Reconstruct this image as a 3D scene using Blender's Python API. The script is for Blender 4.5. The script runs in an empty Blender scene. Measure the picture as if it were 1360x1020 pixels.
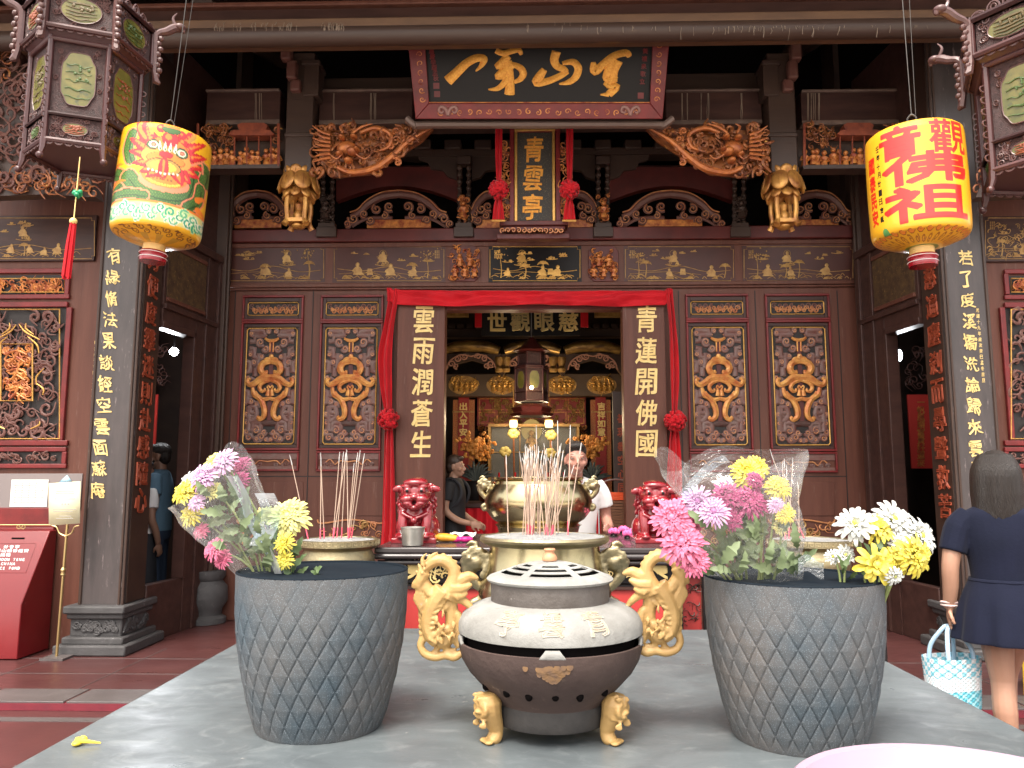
import bpy, bmesh, math, random
import numpy as np
from mathutils import Vector, Matrix, Euler, noise as mnoise
S = bpy.context.scene
COL = S.collection
R = math.radians
PI = math.pi
# ---------------------------------------------------------------- camera, sky, sun, exposure
CAM_H, CAM_X, F = 1.433, -0.05, 1040.0
PITCH, YAW = R(7.0), R(1.43)
cam_d = bpy.data.cameras.new('camera'); cam = bpy.data.objects.new('camera', cam_d); COL.objects.link(cam)
cam.location = (CAM_X, 0, CAM_H)
cam.rotation_euler = (R(90) + PITCH, 0, YAW)
cam_d.sensor_width = 36; cam_d.lens = 36 * F / 1360; cam_d.clip_start = 0.05; cam_d.clip_end = 900
S.camera = cam
S.view_settings.view_transform = 'Standard'; S.view_settings.look = 'None'
S.view_settings.gamma = 1; S.view_settings.use_curve_mapping = False
S.view_settings.exposure = 1.84
W = bpy.data.worlds.new('World'); S.world = W; W.use_nodes = True
SUN_EL, SUN_AZ = R(62), R(200)      # high, from behind the camera
_sk = W.node_tree.nodes.new('ShaderNodeTexSky'); _sk.sky_type = 'NISHITA'; _sk.sun_disc = False
_sk.sun_elevation = SUN_EL; _sk.sun_rotation = SUN_AZ; _sk.air_density = 1.0; _sk.dust_density = 5.0; _sk.ozone_density = 0.4
_hs = W.node_tree.nodes.new('ShaderNodeHueSaturation'); _hs.inputs['Saturation'].default_value = .35     # pale hazy sky
W.node_tree.links.new(_sk.outputs[0], _hs.inputs['Color']); _wt = W.node_tree.nodes.new('ShaderNodeMix'); _wt.data_type = 'RGBA'; _wt.blend_type = 'MULTIPLY'; _wt.inputs[0].default_value = 1; _wt.inputs[7].default_value = (1, .955, .895, 1)
W.node_tree.links.new(_hs.outputs[0], _wt.inputs[6]); W.node_tree.links.new(_wt.outputs[2], W.node_tree.nodes['Background'].inputs[0])
W.node_tree.nodes['Background'].inputs[1].default_value = 0.15
sun_d = bpy.data.lights.new('sun', 'SUN'); sun_d.energy = .8; sun_d.angle = R(14); sun_d.color = (1, .95, .88)
sun = bpy.data.objects.new('sun', sun_d); COL.objects.link(sun)
_sd = Vector((math.sin(SUN_AZ) * math.cos(SUN_EL), math.cos(SUN_AZ) * math.cos(SUN_EL), math.sin(SUN_EL)))
sun.rotation_euler = _sd.to_track_quat('Z', 'Y').to_euler()
S.cycles.max_bounces = 8; S.cycles.diffuse_bounces = 4; S.cycles.glossy_bounces = 4; S.cycles.transparent_max_bounces = 12
S.cycles.use_denoising = True
# ---------------------------------------------------------------- measuring: a pixel of the photograph at a known depth
_CM = Euler((R(90) + PITCH, 0, YAW)).to_matrix()
def ray(px, py):
    return _CM @ Vector(((px - 680) / F, (510 - py) / F, -1))
def at(px, py, Y):
    d = ray(px, py); t = Y / d.y
    return Vector((CAM_X + d.x * t, Y, CAM_H + d.z * t))
def atz(px, py, z):
    d = ray(px, py); t = (z - CAM_H) / d.z
    return Vector((CAM_X + d.x * t, d.y * t, z))
def pxs(Y): return Y / F * 1.01
class PM:
    "maps photo measurements onto a frontal plane Y, d metres proud of it"
    def __init__(s, Y, d=0.0): s.Y, s.d, s.s = Y, d, pxs(Y)
    def __call__(s, x, y, d=0.0):
        p = at(x, y, s.Y); p.y = s.Y - s.d - d; return p
class LM:
    "local drawing plane: (x,y) drawing units around (cx,cy), k metres a unit, facing -Y"
    def __init__(s, cx, cy, k, d=0.0, off=(0, 0, 0)): s.cx, s.cy, s.s, s.d, s.o = cx, cy, k, d, Vector(off)
    def __call__(s, x, y, d=0.0): return s.o + Vector(((x - s.cx) * s.s, -s.d - d, -(y - s.cy) * s.s))
# ---------------------------------------------------------------- materials
MATS = {}
def mat(name, col, rough=.5, metal=0., col2=None, nscale=6., ncontrast=.5, bump=0., bscale=40., spec=.5, stretch=(1, 1, 1), coat=0., col3=None, n3=30., t3=.62, emit=None, es=0., trans=0., alpha=1., rvar=0., detail=6, sss=0., attr=None, sheen=0., speck=None, wpos=True, soft=.08, dist=0.):
    m = bpy.data.materials.new(name); m.use_nodes = True; nt = m.node_tree; N = nt.nodes; L = nt.links
    b = N['Principled BSDF']; MATS[name] = m
    b.inputs['Base Color'].default_value = (*col, 1); b.inputs['Roughness'].default_value = rough; b.inputs['Metallic'].default_value = metal
    b.inputs['Specular IOR Level'].default_value = spec; b.inputs['Coat Weight'].default_value = coat; b.inputs['Coat Roughness'].default_value = .15
    if trans: b.inputs['Transmission Weight'].default_value = trans
    if alpha < 1: b.inputs['Alpha'].default_value = alpha
    if sss: b.inputs['Subsurface Weight'].default_value = sss; b.inputs['Subsurface Radius'].default_value = (.01, .004, .002)
    if sheen: b.inputs['Sheen Weight'].default_value = sheen
    if emit: b.inputs['Emission Color'].default_value = (*emit, 1); b.inputs['Emission Strength'].default_value = es
    tc = N.new('ShaderNodeTexCoord'); mp = N.new('ShaderNodeMapping'); mp.inputs['Scale'].default_value = stretch
    ge = N.new('ShaderNodeNewGeometry'); L.new(ge.outputs['Position'] if wpos else tc.outputs['Object'], mp.inputs[0])     # copies of one thing get their own wear
    def nz(scale, det=detail, rg=.6):
        n = N.new('ShaderNodeTexNoise'); n.inputs['Scale'].default_value = scale; n.inputs['Detail'].default_value = det; n.inputs['Roughness'].default_value = rg; n.inputs['Distortion'].default_value = dist
        L.new(mp.outputs[0], n.inputs['Vector']); return n
    def ramp(src, lo, hi):
        r = N.new('ShaderNodeMapRange'); r.inputs[1].default_value = lo; r.inputs[2].default_value = hi; L.new(src, r.inputs[0]); return r.outputs[0]
    def mix(f, a, c):
        x = N.new('ShaderNodeMix'); x.data_type = 'RGBA'; L.new(f, x.inputs[0])
        for s, i in ((a, 6), (c, 7)):
            if isinstance(s, tuple): x.inputs[i].default_value = (*s, 1)
            else: L.new(s, x.inputs[i])
        return x.outputs[2]
    base = None
    if attr:
        a = N.new('ShaderNodeVertexColor'); a.layer_name = attr; base = a.outputs[0]
        if col2: base = mix(ramp(nz(nscale).outputs[0], .5 - ncontrast / 2, .5 + ncontrast / 2), base, col2)
    elif col2:
        base = mix(ramp(nz(nscale).outputs[0], .5 - ncontrast / 2, .5 + ncontrast / 2), col, col2)
    if col3:
        base = mix(ramp(nz(n3, 8, .7).outputs[0], t3, t3 + soft), base if base else col, col3)
    if speck:
        v = N.new('ShaderNodeTexVoronoi'); v.inputs['Scale'].default_value = speck[1]; L.new(mp.outputs[0], v.inputs['Vector'])
        base = mix(ramp(v.outputs['Distance'], speck[2], speck[2] * .6), base if base else col, speck[0])
    if base: L.new(base, b.inputs['Base Color'])
    if rvar:
        L.new(ramp(nz(nscale * 1.7).outputs[0], .2, .8), (rm := N.new('ShaderNodeMapRange')).inputs[0])
        rm.inputs[3].default_value = max(.02, rough - rvar); rm.inputs[4].default_value = min(1, rough + rvar); L.new(rm.outputs[0], b.inputs['Roughness'])
    if bump:
        bp = N.new('ShaderNodeBump'); bp.inputs['Strength'].default_value = bump; bp.inputs['Distance'].default_value = .01
        L.new(nz(bscale).outputs[0], bp.inputs['Height']); L.new(bp.outputs[0], b.inputs['Normal'])
    return m
# ---------------------------------------------------------------- mesh builder
def cm(pts, k=6, closed=False):
    "Catmull-Rom through points of any dimension"
    P = [tuple(p) for p in pts]; n = len(P); out = []
    if n < 3: return P
    rng = range(n if closed else n - 1)
    for i in rng:
        if closed: a, b, c, d = P[(i - 1) % n], P[i], P[(i + 1) % n], P[(i + 2) % n]
        else: a, b, c, d = P[max(0, i - 1)], P[i], P[i + 1], P[min(n - 1, i + 2)]
        for j in range(k):
            t = j / k
            out.append(tuple(.5 * (2 * b[q] + (c[q] - a[q]) * t + (2 * a[q] - 5 * b[q] + 4 * c[q] - d[q]) * t * t + (3 * b[q] - a[q] - 3 * c[q] + d[q]) * t ** 3) for q in range(len(b))))
    if not closed: out.append(P[-1])
    return out
def spiral(cx, cy, r, turns=1.5, a0=0., dr=1, k=12, r1=.12):
    n = max(6, int(k * turns)); out = []
    for i in range(n + 1):
        t = i / n; rr = r * (1 - t) + r * r1 * t; a = a0 + dr * 2 * PI * turns * t
        out.append((cx + rr * math.cos(a), cy + rr * math.sin(a)))
    return out
class MB:
    def __init__(s): s.v = []; s.f = []
    def add(s, vs, fs):
        o = len(s.v); s.v += [Vector(p) for p in vs]; s.f += [tuple(i + o for i in f) for f in fs]; return s
    def box(s, a, b, c=None, d=None, e=None, f=None):
        if c is None: x0, y0, z0 = a; x1, y1, z1 = b
        else: x0, x1, y0, y1, z0, z1 = a, b, c, d, e, f
        x0, x1 = sorted((x0, x1)); y0, y1 = sorted((y0, y1)); z0, z1 = sorted((z0, z1))
        return s.add([(x0, y0, z0), (x1, y0, z0), (x1, y1, z0), (x0, y1, z0), (x0, y0, z1), (x1, y0, z1), (x1, y1, z1), (x0, y1, z1)],
                     [(0, 3, 2, 1), (4, 5, 6, 7), (0, 1, 5, 4), (1, 2, 6, 5), (2, 3, 7, 6), (3, 0, 4, 7)])
    def prect(s, x0, y0, x1, y1, Y, d=0., t=.02):
        "photo rectangle on plane Y, front face d proud, t thick"
        xm, ym = (x0 + x1) / 2, (y0 + y1) / 2
        return s.box(at(x0, ym, Y).x, at(x1, ym, Y).x, Y - d, Y - d + t, at(xm, y1, Y).z, at(xm, y0, Y).z)
    def pframe(s, x0, y0, x1, y1, w, Y, d=0., t=.02):
        s.prect(x0, y0, x1, y0 + w, Y, d, t); s.prect(x0, y1 - w, x1, y1, Y, d, t)
        s.prect(x0, y0 + w, x0 + w, y1 - w, Y, d, t); return s.prect(x1 - w, y0 + w, x1, y1 - w, Y, d, t)
    def tube(s, pts, r, n=8, flat=1., closed=False, ex=1., ez=1.):
        P = [Vector(p) for p in pts]; m = len(P)
        if m < 2: return s
        rs = list(r) if hasattr(r, '__len__') else [r] * m
        if len(rs) != m:
            q = len(rs) - 1; rs = [(lambda u: rs[min(q, int(u))] * (1 - (u - int(u))) + rs[min(q, int(u) + 1)] * (u - int(u)))(i / (m - 1) * q) for i in range(m)]
        vs = []; fs = []; up = None
        for i in range(m):
            t = (P[(i + 1) % m] - P[i - 1]) if closed else (P[min(m - 1, i + 1)] - P[max(0, i - 1)])
            t = t.normalized() if t.length > 1e-9 else Vector((0, 0, 1))
            if up is None:
                up = Vector((0, 1, 0)) if abs(t.y) < .9 else Vector((1, 0, 0))
            up = (up - t * up.dot(t));
            up = up.normalized() if up.length > 1e-6 else t.orthogonal().normalized()
            sd = t.cross(up)
            for k in range(n):
                a = 2 * PI * k / n; o = (up * math.cos(a) + sd * math.sin(a)) * rs[i]
                vs.append(P[i] + Vector((o.x * ex, o.y * flat, o.z * ez)))
        M_ = m if closed else m - 1
        for i in range(M_):
            for k in range(n):
                a, b = i * n + k, i * n + (k + 1) % n; c, d = ((i + 1) % m) * n + (k + 1) % n, ((i + 1) % m) * n + k
                fs.append((a, b, c, d))
        if not closed:
            fs.append(tuple(range(n))); fs.append(tuple((m - 1) * n + k for k in reversed(range(n))))
        return s.add(vs, fs)
    def stroke(s, pts, r, M, flat=.8, n=6, smooth=5, d=0., closed=False):
        "carved stroke along a drawing polyline"
        q = cm(pts, smooth, closed) if smooth else pts
        rr = [x * M.s for x in r] if hasattr(r, '__len__') else r * M.s
        return s.tube([M(p[0], p[1], d) for p in q], rr, n, flat, closed)
    def lathe(s, prof, n=32, c=(0, 0, 0), a0=0., a1=2 * PI, sx=1., sy=1.):
        vs = []; fs = []; full = abs(a1 - a0 - 2 * PI) < 1e-6; m = n if full else n + 1
        for (r, z) in prof:
            for k in range(m):
                a = a0 + (a1 - a0) * k / n; vs.append((c[0] + r * sx * math.cos(a), c[1] + r * sy * math.sin(a), c[2] + z))
        for i in range(len(prof) - 1):
            for k in range(n):
                k2 = (k + 1) % m; fs.append((i * m + k, i * m + k2, (i + 1) * m + k2, (i + 1) * m + k))
        if full:
            if prof[0][0] > 1e-5: fs.append(tuple(reversed(range(n))))
            if prof[-1][0] > 1e-5: fs.append(tuple((len(prof) - 1) * n + k for k in range(n)))
        return s.add(vs, fs)
    def ell(s, c, r, nu=14, nv=9, rot=None):
        if not hasattr(r, '__len__'): r = (r, r, r)
        vs = []; fs = []
        for i in range(nv + 1):
            p = PI * i / nv
            for k in range(nu):
                a = 2 * PI * k / nu; q = Vector((r[0] * math.sin(p) * math.cos(a), r[1] * math.sin(p) * math.sin(a), r[2] * math.cos(p)))
                if rot: q = rot @ q
                vs.append(Vector(c) + q)
        for i in range(nv):
            for k in range(nu): fs.append((i * nu + k, (i + 1) * nu + k, (i + 1) * nu + (k + 1) % nu, i * nu + (k + 1) % nu))
        return s.add(vs, fs)
    def prism(s, poly, M, d0, d1):
        "drawing polygon extruded from d0 to d1 in front of the plane"
        n = len(poly); A = [M(p[0], p[1], d0) for p in poly]; B = [M(p[0], p[1], d1) for p in poly]
        return s.add(A + B, [tuple(range(n)), tuple(n + i for i in reversed(range(n)))] + [(i, n + i, n + (i + 1) % n, (i + 1) % n) for i in range(n)])
    def grid(s, fn, nu, nv, cu=False):
        m = nu if cu else nu + 1; vs = [fn(i / nu, j / nv) for j in range(nv + 1) for i in range(m)]
        fs = [(j * m + i, j * m + (i + 1) % m, (j + 1) * m + (i + 1) % m, (j + 1) * m + i) for j in range(nv) for i in range(nu)]
        return s.add(vs, fs)
    def xf(s, M_, start=0):
        for i in range(start, len(s.v)): s.v[i] = M_ @ s.v[i]
        return s
    def mesh(s, name, smooth=True, off=Vector((0, 0, 0))):
        me = bpy.data.meshes.new(name); me.from_pydata([tuple(p - off) for p in s.v], [], s.f)
        b = bmesh.new(); b.from_mesh(me); bmesh.ops.recalc_face_normals(b, faces=b.faces); b.to_mesh(me); b.free()
        if smooth:
            me.shade_smooth()
            try: me.set_sharp_from_angle(angle=R(38))
            except Exception: pass
        return me
    def build(s, name, m, parent=None, smooth=True, bev=0., seg=2, sub=0, world=True, solid=0.):
        off = Vector((0, 0, 0)); p = parent
        while world and p: off = off + p.location; p = p.parent
        o = bpy.data.objects.new(name, s.mesh(name, smooth, off)); COL.objects.link(o)
        o.data.materials.append(MATS[m] if isinstance(m, str) else m); o.parent = parent
        if solid:
            q = o.modifiers.new('solid', 'SOLIDIFY'); q.thickness = solid; q.offset = 0
        if bev:
            q = o.modifiers.new('bevel', 'BEVEL'); q.width = bev; q.segments = seg; q.limit_method = 'ANGLE'; q.angle_limit = R(35)
        if sub:
            q = o.modifiers.new('sub', 'SUBSURF'); q.levels = sub; q.render_levels = sub
        return o
    def fuse(s, name, m, parent=None, voxel=.006, it=6, fac=.5):
        "melt overlapping closed shapes into one continuous skin"
        o = s.build(name, m, parent, smooth=True)
        q = o.modifiers.new('r', 'REMESH'); q.mode = 'VOXEL'; q.voxel_size = voxel
        q = o.modifiers.new('s', 'SMOOTH'); q.iterations = it; q.factor = fac
        bpy.context.view_layer.update()
        me = bpy.data.meshes.new_from_object(o.evaluated_get(bpy.context.evaluated_depsgraph_get()))
        o.modifiers.clear(); old = o.data; o.data = me; bpy.data.meshes.remove(old); me.name = name; me.shade_smooth()
        return o
def tag(o, label=None, cat=None, group=None, kind=None):
    if label: o['label'] = label
    if cat: o['category'] = cat
    if group: o['group'] = group
    if kind: o['kind'] = kind
    return o
def thing(name, label, cat, loc=(0, 0, 0), group=None):
    o = bpy.data.objects.new(name, None); COL.objects.link(o); o.location = loc; o.empty_display_size = .1
    return tag(o, label, cat, group)
def kids(o): return [c for c in bpy.data.objects if c.parent == o]
def copy_tree(o, parent=None):
    c = o.copy(); COL.objects.link(c)
    if parent: c.parent = parent
    for k in list(o.children): copy_tree(k, c)
    return c
# ---------------------------------------------------------------- lettering
_G = {}
def glyph(ch, res=2, dense=0.):
    key = (ch, dense)
    if key not in _G:
        c = bpy.data.curves.new('g', 'FONT'); c.body = ch; c.size = 1; c.resolution_u = res; c.fill_mode = 'FRONT'
        o = bpy.data.objects.new('g', c); COL.objects.link(o); bpy.context.view_layer.update()
        me = bpy.data.meshes.new_from_object(o.evaluated_get(bpy.context.evaluated_depsgraph_get()))
        if dense:
            b = bmesh.new(); b.from_mesh(me); bmesh.ops.triangulate(b, faces=b.faces)
            for _ in range(6):
                lg = [e for e in b.edges if e.calc_length() > dense]
                if not lg: break
                bmesh.ops.subdivide_edges(b, edges=lg, cuts=1); bmesh.ops.triangulate(b, faces=b.faces)
            b.to_mesh(me); b.free()
        V = [(v.co.x, v.co.y) for v in me.vertices]; Fc = [tuple(p.vertices) for p in me.polygons]
        bpy.data.objects.remove(o); bpy.data.curves.remove(c); bpy.data.meshes.remove(me)
        if V:
            x0, x1 = min(v[0] for v in V), max(v[0] for v in V); y0, y1 = min(v[1] for v in V), max(v[1] for v in V)
            cx, cy = (x0 + x1) / 2, (y0 + y1) / 2; V = [(x - cx, y - cy) for x, y in V]
        _G[key] = (V, Fc)
    return _G[key]
def write(mb, ch, cx, cy, w, h, M, bold=.02, d=.004, wob=0., seed=0, shear=0., dense=0.):
    "one character centred at (cx,cy) in drawing units, w x h, raised d metres"
    V, Fc = glyph(ch, 2, dense)
    if not V: return
    hw = max(.25, max(abs(v[0]) for v in V)); hh = max(.25, max(abs(v[1]) for v in V)); f = []
    for x, y in V:
        X, Y = x / hw * w / 2 * min(1, hw / .42), -y / hh * h / 2 * min(1, hh / .42)
        if wob:
            q = mnoise.noise_vector(Vector((x * 2.6 + seed, y * 2.6, seed * .37))); X += q.x * wob * w; Y += q.y * wob * h
            q = mnoise.noise_vector(Vector((x * 9 + seed, y * 9, seed * .7))); X += q.x * wob * .35 * w; Y += q.y * wob * .35 * h
        f.append((cx + X - shear * Y, cy + Y))
    n = len(f); A = [M(p[0], p[1], d) for p in f]; B = [M(p[0], p[1], -.001) for p in f]
    fs = [tuple(t) for t in Fc]; E = {}
    for t in Fc:
        for i in range(len(t)):
            a, b = t[i], t[(i + 1) % len(t)]
            if (b, a) in E: del E[(b, a)]
            else: E[(a, b)] = 1
    fs += [(b, a, a + n, b + n) for a, b in E]
    mb.add(A + B, fs)
    if bold:      # rounded brush edge: a thin roll along the outline of every stroke
        nx = {a: b for a, b in E}; seen = set()
        for st in list(nx):
            if st in seen: continue
            loop = []; k = st
            while k not in seen and k in nx: seen.add(k); loop.append(k); k = nx[k]
            if len(loop) > 2: mb.tube([A[i] for i in loop], bold * w * M.s, 5, .6, True)
def column(mb, s, x0, y0, x1, y1, w, h, M, **k):
    n = len(s)
    for i, ch in enumerate(s):
        t = i / (n - 1) if n > 1 else 0
        write(mb, ch, x0 + (x1 - x0) * t, y0 + (y1 - y0) * t, w, h, M, seed=i * 3.1 + x0, **k)
# ---------------------------------------------------------------- palette
mat('lacquer', (.142, .055, .037), .42, spec=.24, col2=(.09, .034, .024), nscale=3, stretch=(4, 4, .35), bump=.14, bscale=14, rvar=.12, col3=(.19, .115, .095), n3=8, t3=.6, soft=.15)
mat('lacquer_dark', (.07, .033, .026), .42, spec=.3, col2=(.034, .016, .014), nscale=4, stretch=(.6, 3, 3), bump=.1, bscale=20, rvar=.1)
mat('beam_black', (.05, .031, .025), .42, spec=.35, col2=(.062, .036, .026), nscale=3, stretch=(.4, 3, 3), bump=.15, bscale=16, col3=(.13, .085, .06), n3=6, t3=.64)
mat('soffit', (.15, .078, .038), .6, col2=(.08, .042, .025), nscale=5, stretch=(.5, 2, 2), bump=.2)
mat('red_trim', (.22, .024, .024), .35, spec=.35, col2=(.10, .015, .015), nscale=6, bump=.06, bscale=30)
mat('maroon', (.125, .022, .018), .4, spec=.35, col2=(.06, .013, .012), nscale=4, bump=.08)
mat('gold', (.78, .47, .13), .38, .55, col2=(.5, .25, .06), nscale=26, ncontrast=.6, bump=.15, bscale=90)
mat('gold_letter', (.86, .68, .31), .45, .15, col2=(.74, .52, .18), nscale=18, bump=.08, bscale=120)
mat('gold_orange', (.80, .32, .05), .4, .35, col2=(.95, .5, .09), nscale=60, ncontrast=.25, bump=.6, bscale=150)
mat('gold_dull', (.52, .32, .10), .45, .3, col2=(.22, .10, .035), nscale=16, ncontrast=.5, bump=.2, bscale=70)
mat('gilt_red', (.72, .29, .07), .36, .25, col2=(.24, .035, .02), nscale=15, ncontrast=.35, bump=.2, bscale=60)
mat('gilt_brown', (.38, .13, .035), .36, .25, col2=(.12, .034, .02), nscale=9, ncontrast=.4, bump=.2, bscale=60, col3=(.7, .38, .09), n3=16, t3=.6)
mat('carve_grey', (.15, .075, .058), .42, spec=.3, col2=(.12, .042, .034), nscale=12, bump=.1, bscale=60)
mat('carve_edge', (.62, .30, .11), .42, .2, col2=(.36, .10, .05), nscale=12)
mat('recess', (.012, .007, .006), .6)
mat('red_char', (.42, .08, .03), .5, .1, col2=(.2, .04, .02), nscale=16)
mat('ink_black', (.012, .010, .010), .4, spec=.2)
mat('cloth_red', (.58, .006, .014), .62, col2=(.42, .004, .011), nscale=4, bump=.2, bscale=160, spec=.2, sheen=.15)
mat('stone_grey', (.068, .065, .066), .7, col2=(.045, .043, .043), nscale=7, bump=.6, bscale=22, col3=(.16, .155, .15), n3=12, t3=.62)
mat('table_stone', (.122, .142, .150), .36, col2=(.074, .086, .092), nscale=2.4, ncontrast=.38, bump=.06, bscale=30, rvar=.14, col3=(.19, .21, .215), n3=7, t3=.52, soft=.25, detail=10, dist=1.5, stretch=(.9, 1.2, 1))
mat('pot', (.056, .076, .092), .6, spec=.3, col2=(.122, .112, .106), nscale=3.2, ncontrast=.3, bump=.25, bscale=300, speck=((.22, .26, .29), 300, .26))
mat('brass', (.56, .47, .27), .2, 1., col2=(.40, .33, .19), nscale=5, ncontrast=.5, rvar=.1, bump=.04, bscale=14, col3=(.24, .19, .11), n3=9, t3=.62, soft=.15)
mat('brass_dull', (.42, .35, .2), .4, .9, col2=(.25, .21, .13), nscale=14, bump=.3, bscale=60)
mat('ash', (.3, .3, .29), .95, col2=(.18, .18, .18), nscale=22, bump=1., bscale=70)
mat('iron', (.058, .038, .034), .72, .0, spec=.25, col2=(.088, .06, .052), nscale=9, bump=.3, bscale=45, rvar=.12, col3=(.17, .12, .095), n3=16, t3=.63, soft=.1)
mat('iron_dark', (.034, .032, .031), .75, .0, spec=.2, col2=(.062, .057, .054), nscale=12, bump=.3, bscale=50)
mat('ash_white', (.34, .34, .325), .95, spec=.1, col2=(.17, .165, .15), nscale=5, bump=.35, bscale=60, col3=(.13, .11, .095), n3=11, t3=.6, soft=.16)
mat('yellow_paint', (.50, .32, .12), .5, col2=(.34, .2, .07), nscale=9, bump=.25, bscale=60, col3=(.42, .37, .29), n3=18, t3=.63)
mat('lion_red', (.26, .012, .02), .2, coat=.6, col2=(.15, .008, .012), nscale=10, col3=(.42, .2, .05), n3=16, t3=.66)
mat('incense', (.46, .33, .25), .8); mat('incense_red', (.75, .10, .16), .7); mat('incense_burnt', (.5, .48, .46), .9)
mat('steel', (.5, .5, .5), .3, .9); mat('tin', (.52, .5, .46), .35, .8, col2=(.36, .34, .3), nscale=12, bump=.1)
mat('floor_red', (.088, .032, .029), .34, spec=.4, col2=(.06, .022, .022), nscale=2.2, ncontrast=.5, bump=.06, bscale=20, rvar=.12, col3=(.15, .085, .08), n3=14, t3=.66, stretch=(.6, 1.6, 1))
mat('floor_red_low', (.095, .03, .029), .4, spec=.35, col2=(.06, .021, .021), nscale=2.5, bump=.08, bscale=25, col3=(.18, .11, .1), n3=18, t3=.66)
mat('granite_strip', (.105, .09, .088), .5, col2=(.07, .058, .056), nscale=6, bump=.2, col3=(.2, .18, .17), n3=22, t3=.66)
mat('riser_red', (.19, .018, .03), .5, col2=(.12, .016, .026), nscale=9, bump=.2, col3=(.28, .2, .19), n3=20, t3=.68)
mat('bounce_paving', (.52, .48, .43), .8, col2=(.44, .41, .37), nscale=1.5, bump=.2)  # pale on purpose, to bounce sky light upward
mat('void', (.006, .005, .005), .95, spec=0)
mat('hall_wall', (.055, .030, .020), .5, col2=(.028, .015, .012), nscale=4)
mat('red_board', (.34, .018, .016), .45, col2=(.22, .012, .012), nscale=8)
mat('donation_red', (.18, .006, .009), .36, col2=(.135, .005, .007), nscale=2.5, bump=.04, bscale=12, coat=.15, col3=(.27, .04, .04), n3=13, t3=.66, rvar=.12)
mat('white_letter', (.8, .76, .74), .5); mat('paper', (.78, .77, .74), .5); mat('paper_cream', (.76, .70, .44), .5, col2=(.7, .66, .45), nscale=4)
mat('grey_letter', (.35, .33, .3), .7)
mat('skin', (.40, .225, .15), .5, sss=.1, col2=(.35, .19, .125), nscale=8); mat('skin_tan', (.27, .145, .095), .5, sss=.1); mat('skin_pink', (.40, .19, .14), .5, sss=.1)
mat('hair', (.012, .009, .008), .4, stretch=(10, 10, .5), bump=.8, bscale=30, col2=(.025, .018, .014), nscale=14); mat('hair_brown', (.05, .03, .02), .45, stretch=(8, 8, .5), bump=.5, bscale=25)
mat('navy', (.0085, .0105, .026), .85, spec=.15, bump=.15, bscale=90, sheen=.04, col2=(.006, .008, .018), nscale=5)
mat('shirt_white', (.72, .71, .7), .8, bump=.1, bscale=30); mat('shirt_black', (.014, .014, .016), .8, bump=.1, bscale=40); mat('shirt_blue', (.10, .19, .27), .8, bump=.1, bscale=40)
mat('cloth_dark', (.018, .018, .022), .8); mat('jeans', (.03, .05, .09), .8)
mat('print_skirt', (.25, .25, .26), .8, col2=(.03, .03, .035), nscale=45, ncontrast=.12)
mat('plastic_pink', (.31, .215, .285), .28, coat=.2, col2=(.32, .24, .30), nscale=3); mat('yellow_plastic', (.75, .5, .04), .35)

mat('wire_dark', (.07, .065, .06), .45, .6)
# ================================================================ THE SETTING
YF, YP, YH = 8.25, 6.7, 13.0       # front wall, front pillars, back wall of the hall
_g = MB().box(-150, 150, .4, 5.27, -.4, -.06).build('lower_floor', 'floor_red_low'); tag(_g, kind='structure')
_g = MB().box(-150, 150, -150, .4, -.4, -.06).build('courtyard_bounce_ground', 'bounce_paving'); tag(_g, kind='structure')  # unseen ground behind the camera, made pale to bounce light under the roof
_g = MB().box(-150, 150, 5.27, 60, -.4, -.006).build('temple_floor', 'floor_red'); tag(_g, kind='structure')
_m = MB()
for i in range(-14, 14): _m.box(i * .62 + .01, i * .62 + .61, 5.25, 5.56, -.02, 0)
tag(_m.build('granite_edge_strip', 'granite_strip', bev=.004), kind='structure')
tag(MB().box(-60, 60, 5.245, 5.266, -.058, -.012).build('step_riser', 'riser_red'), kind='structure')
_m = MB()
for i in range(-10, 10):
    _m.box(i * .8, i * .8 + .006, 5.57, 6.9, -.006, -.0035)
for y in (6.0, 6.5): _m.box(-8, 8, y, y + .006, -.006, -.0035)
tag(_m.build('floor_joints', 'granite_strip', smooth=False), kind='structure')
tag(MB().box(-60, 60, 5.02, 5.10, -.062, -.056).build('drain_strip', 'granite_strip'), kind='structure')
# ---- roof: rafters, ceiling, eave beam, fascia, tie beams
roof = thing('temple_roof', 'dark timber roof over the temple porch with a thick round eave beam', 'roof', (0, 6, 4.6))
YE = 6.0
ze = at(680, 45, YE).z
MB().add([(-9, YE - .9, at(680, -12, YE).z), (9, YE - .9, at(680, -12, YE).z), (9, 10.5, 7.2), (-9, 10.5, 7.2), (-9, YE - .9, at(680, -12, YE).z + .15), (9, YE - .9, at(680, -12, YE).z + .15), (9, 10.5, 7.4), (-9, 10.5, 7.4)],
         [(0, 1, 2, 3), (7, 6, 5, 4), (0, 4, 5, 1), (1, 5, 6, 2), (2, 6, 7, 3), (3, 7, 4, 0)]).build('ceiling', 'beam_black', roof)
MB().box(-9, 9, 10.4, 16, 7.1, 7.3).build('hall_ceiling', 'hall_wall', roof)
MB().tube([(-9, YE, ze), (9, YE, ze)], 13.5 * pxs(YE), 24).build('eave_beam', 'beam_black', roof)
MB().box(-9, 9, YE - .05, YE + .3, at(680, 65, YE + .3).z, at(680, 65, YE + .3).z + .09).build('soffit_board', 'soffit', roof, bev=.01)
MB().prect(-700, 8, 2060, 34, YE + .12, 0, .1).build('fascia', 'lacquer_dark', roof)
MB().prect(-700, 1.5, 2060, 7.5, YE + .12, .05, .1).build('fascia_moulding', 'lacquer', roof, bev=.01)
m = MB(); rnd = random.Random(5)
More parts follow.
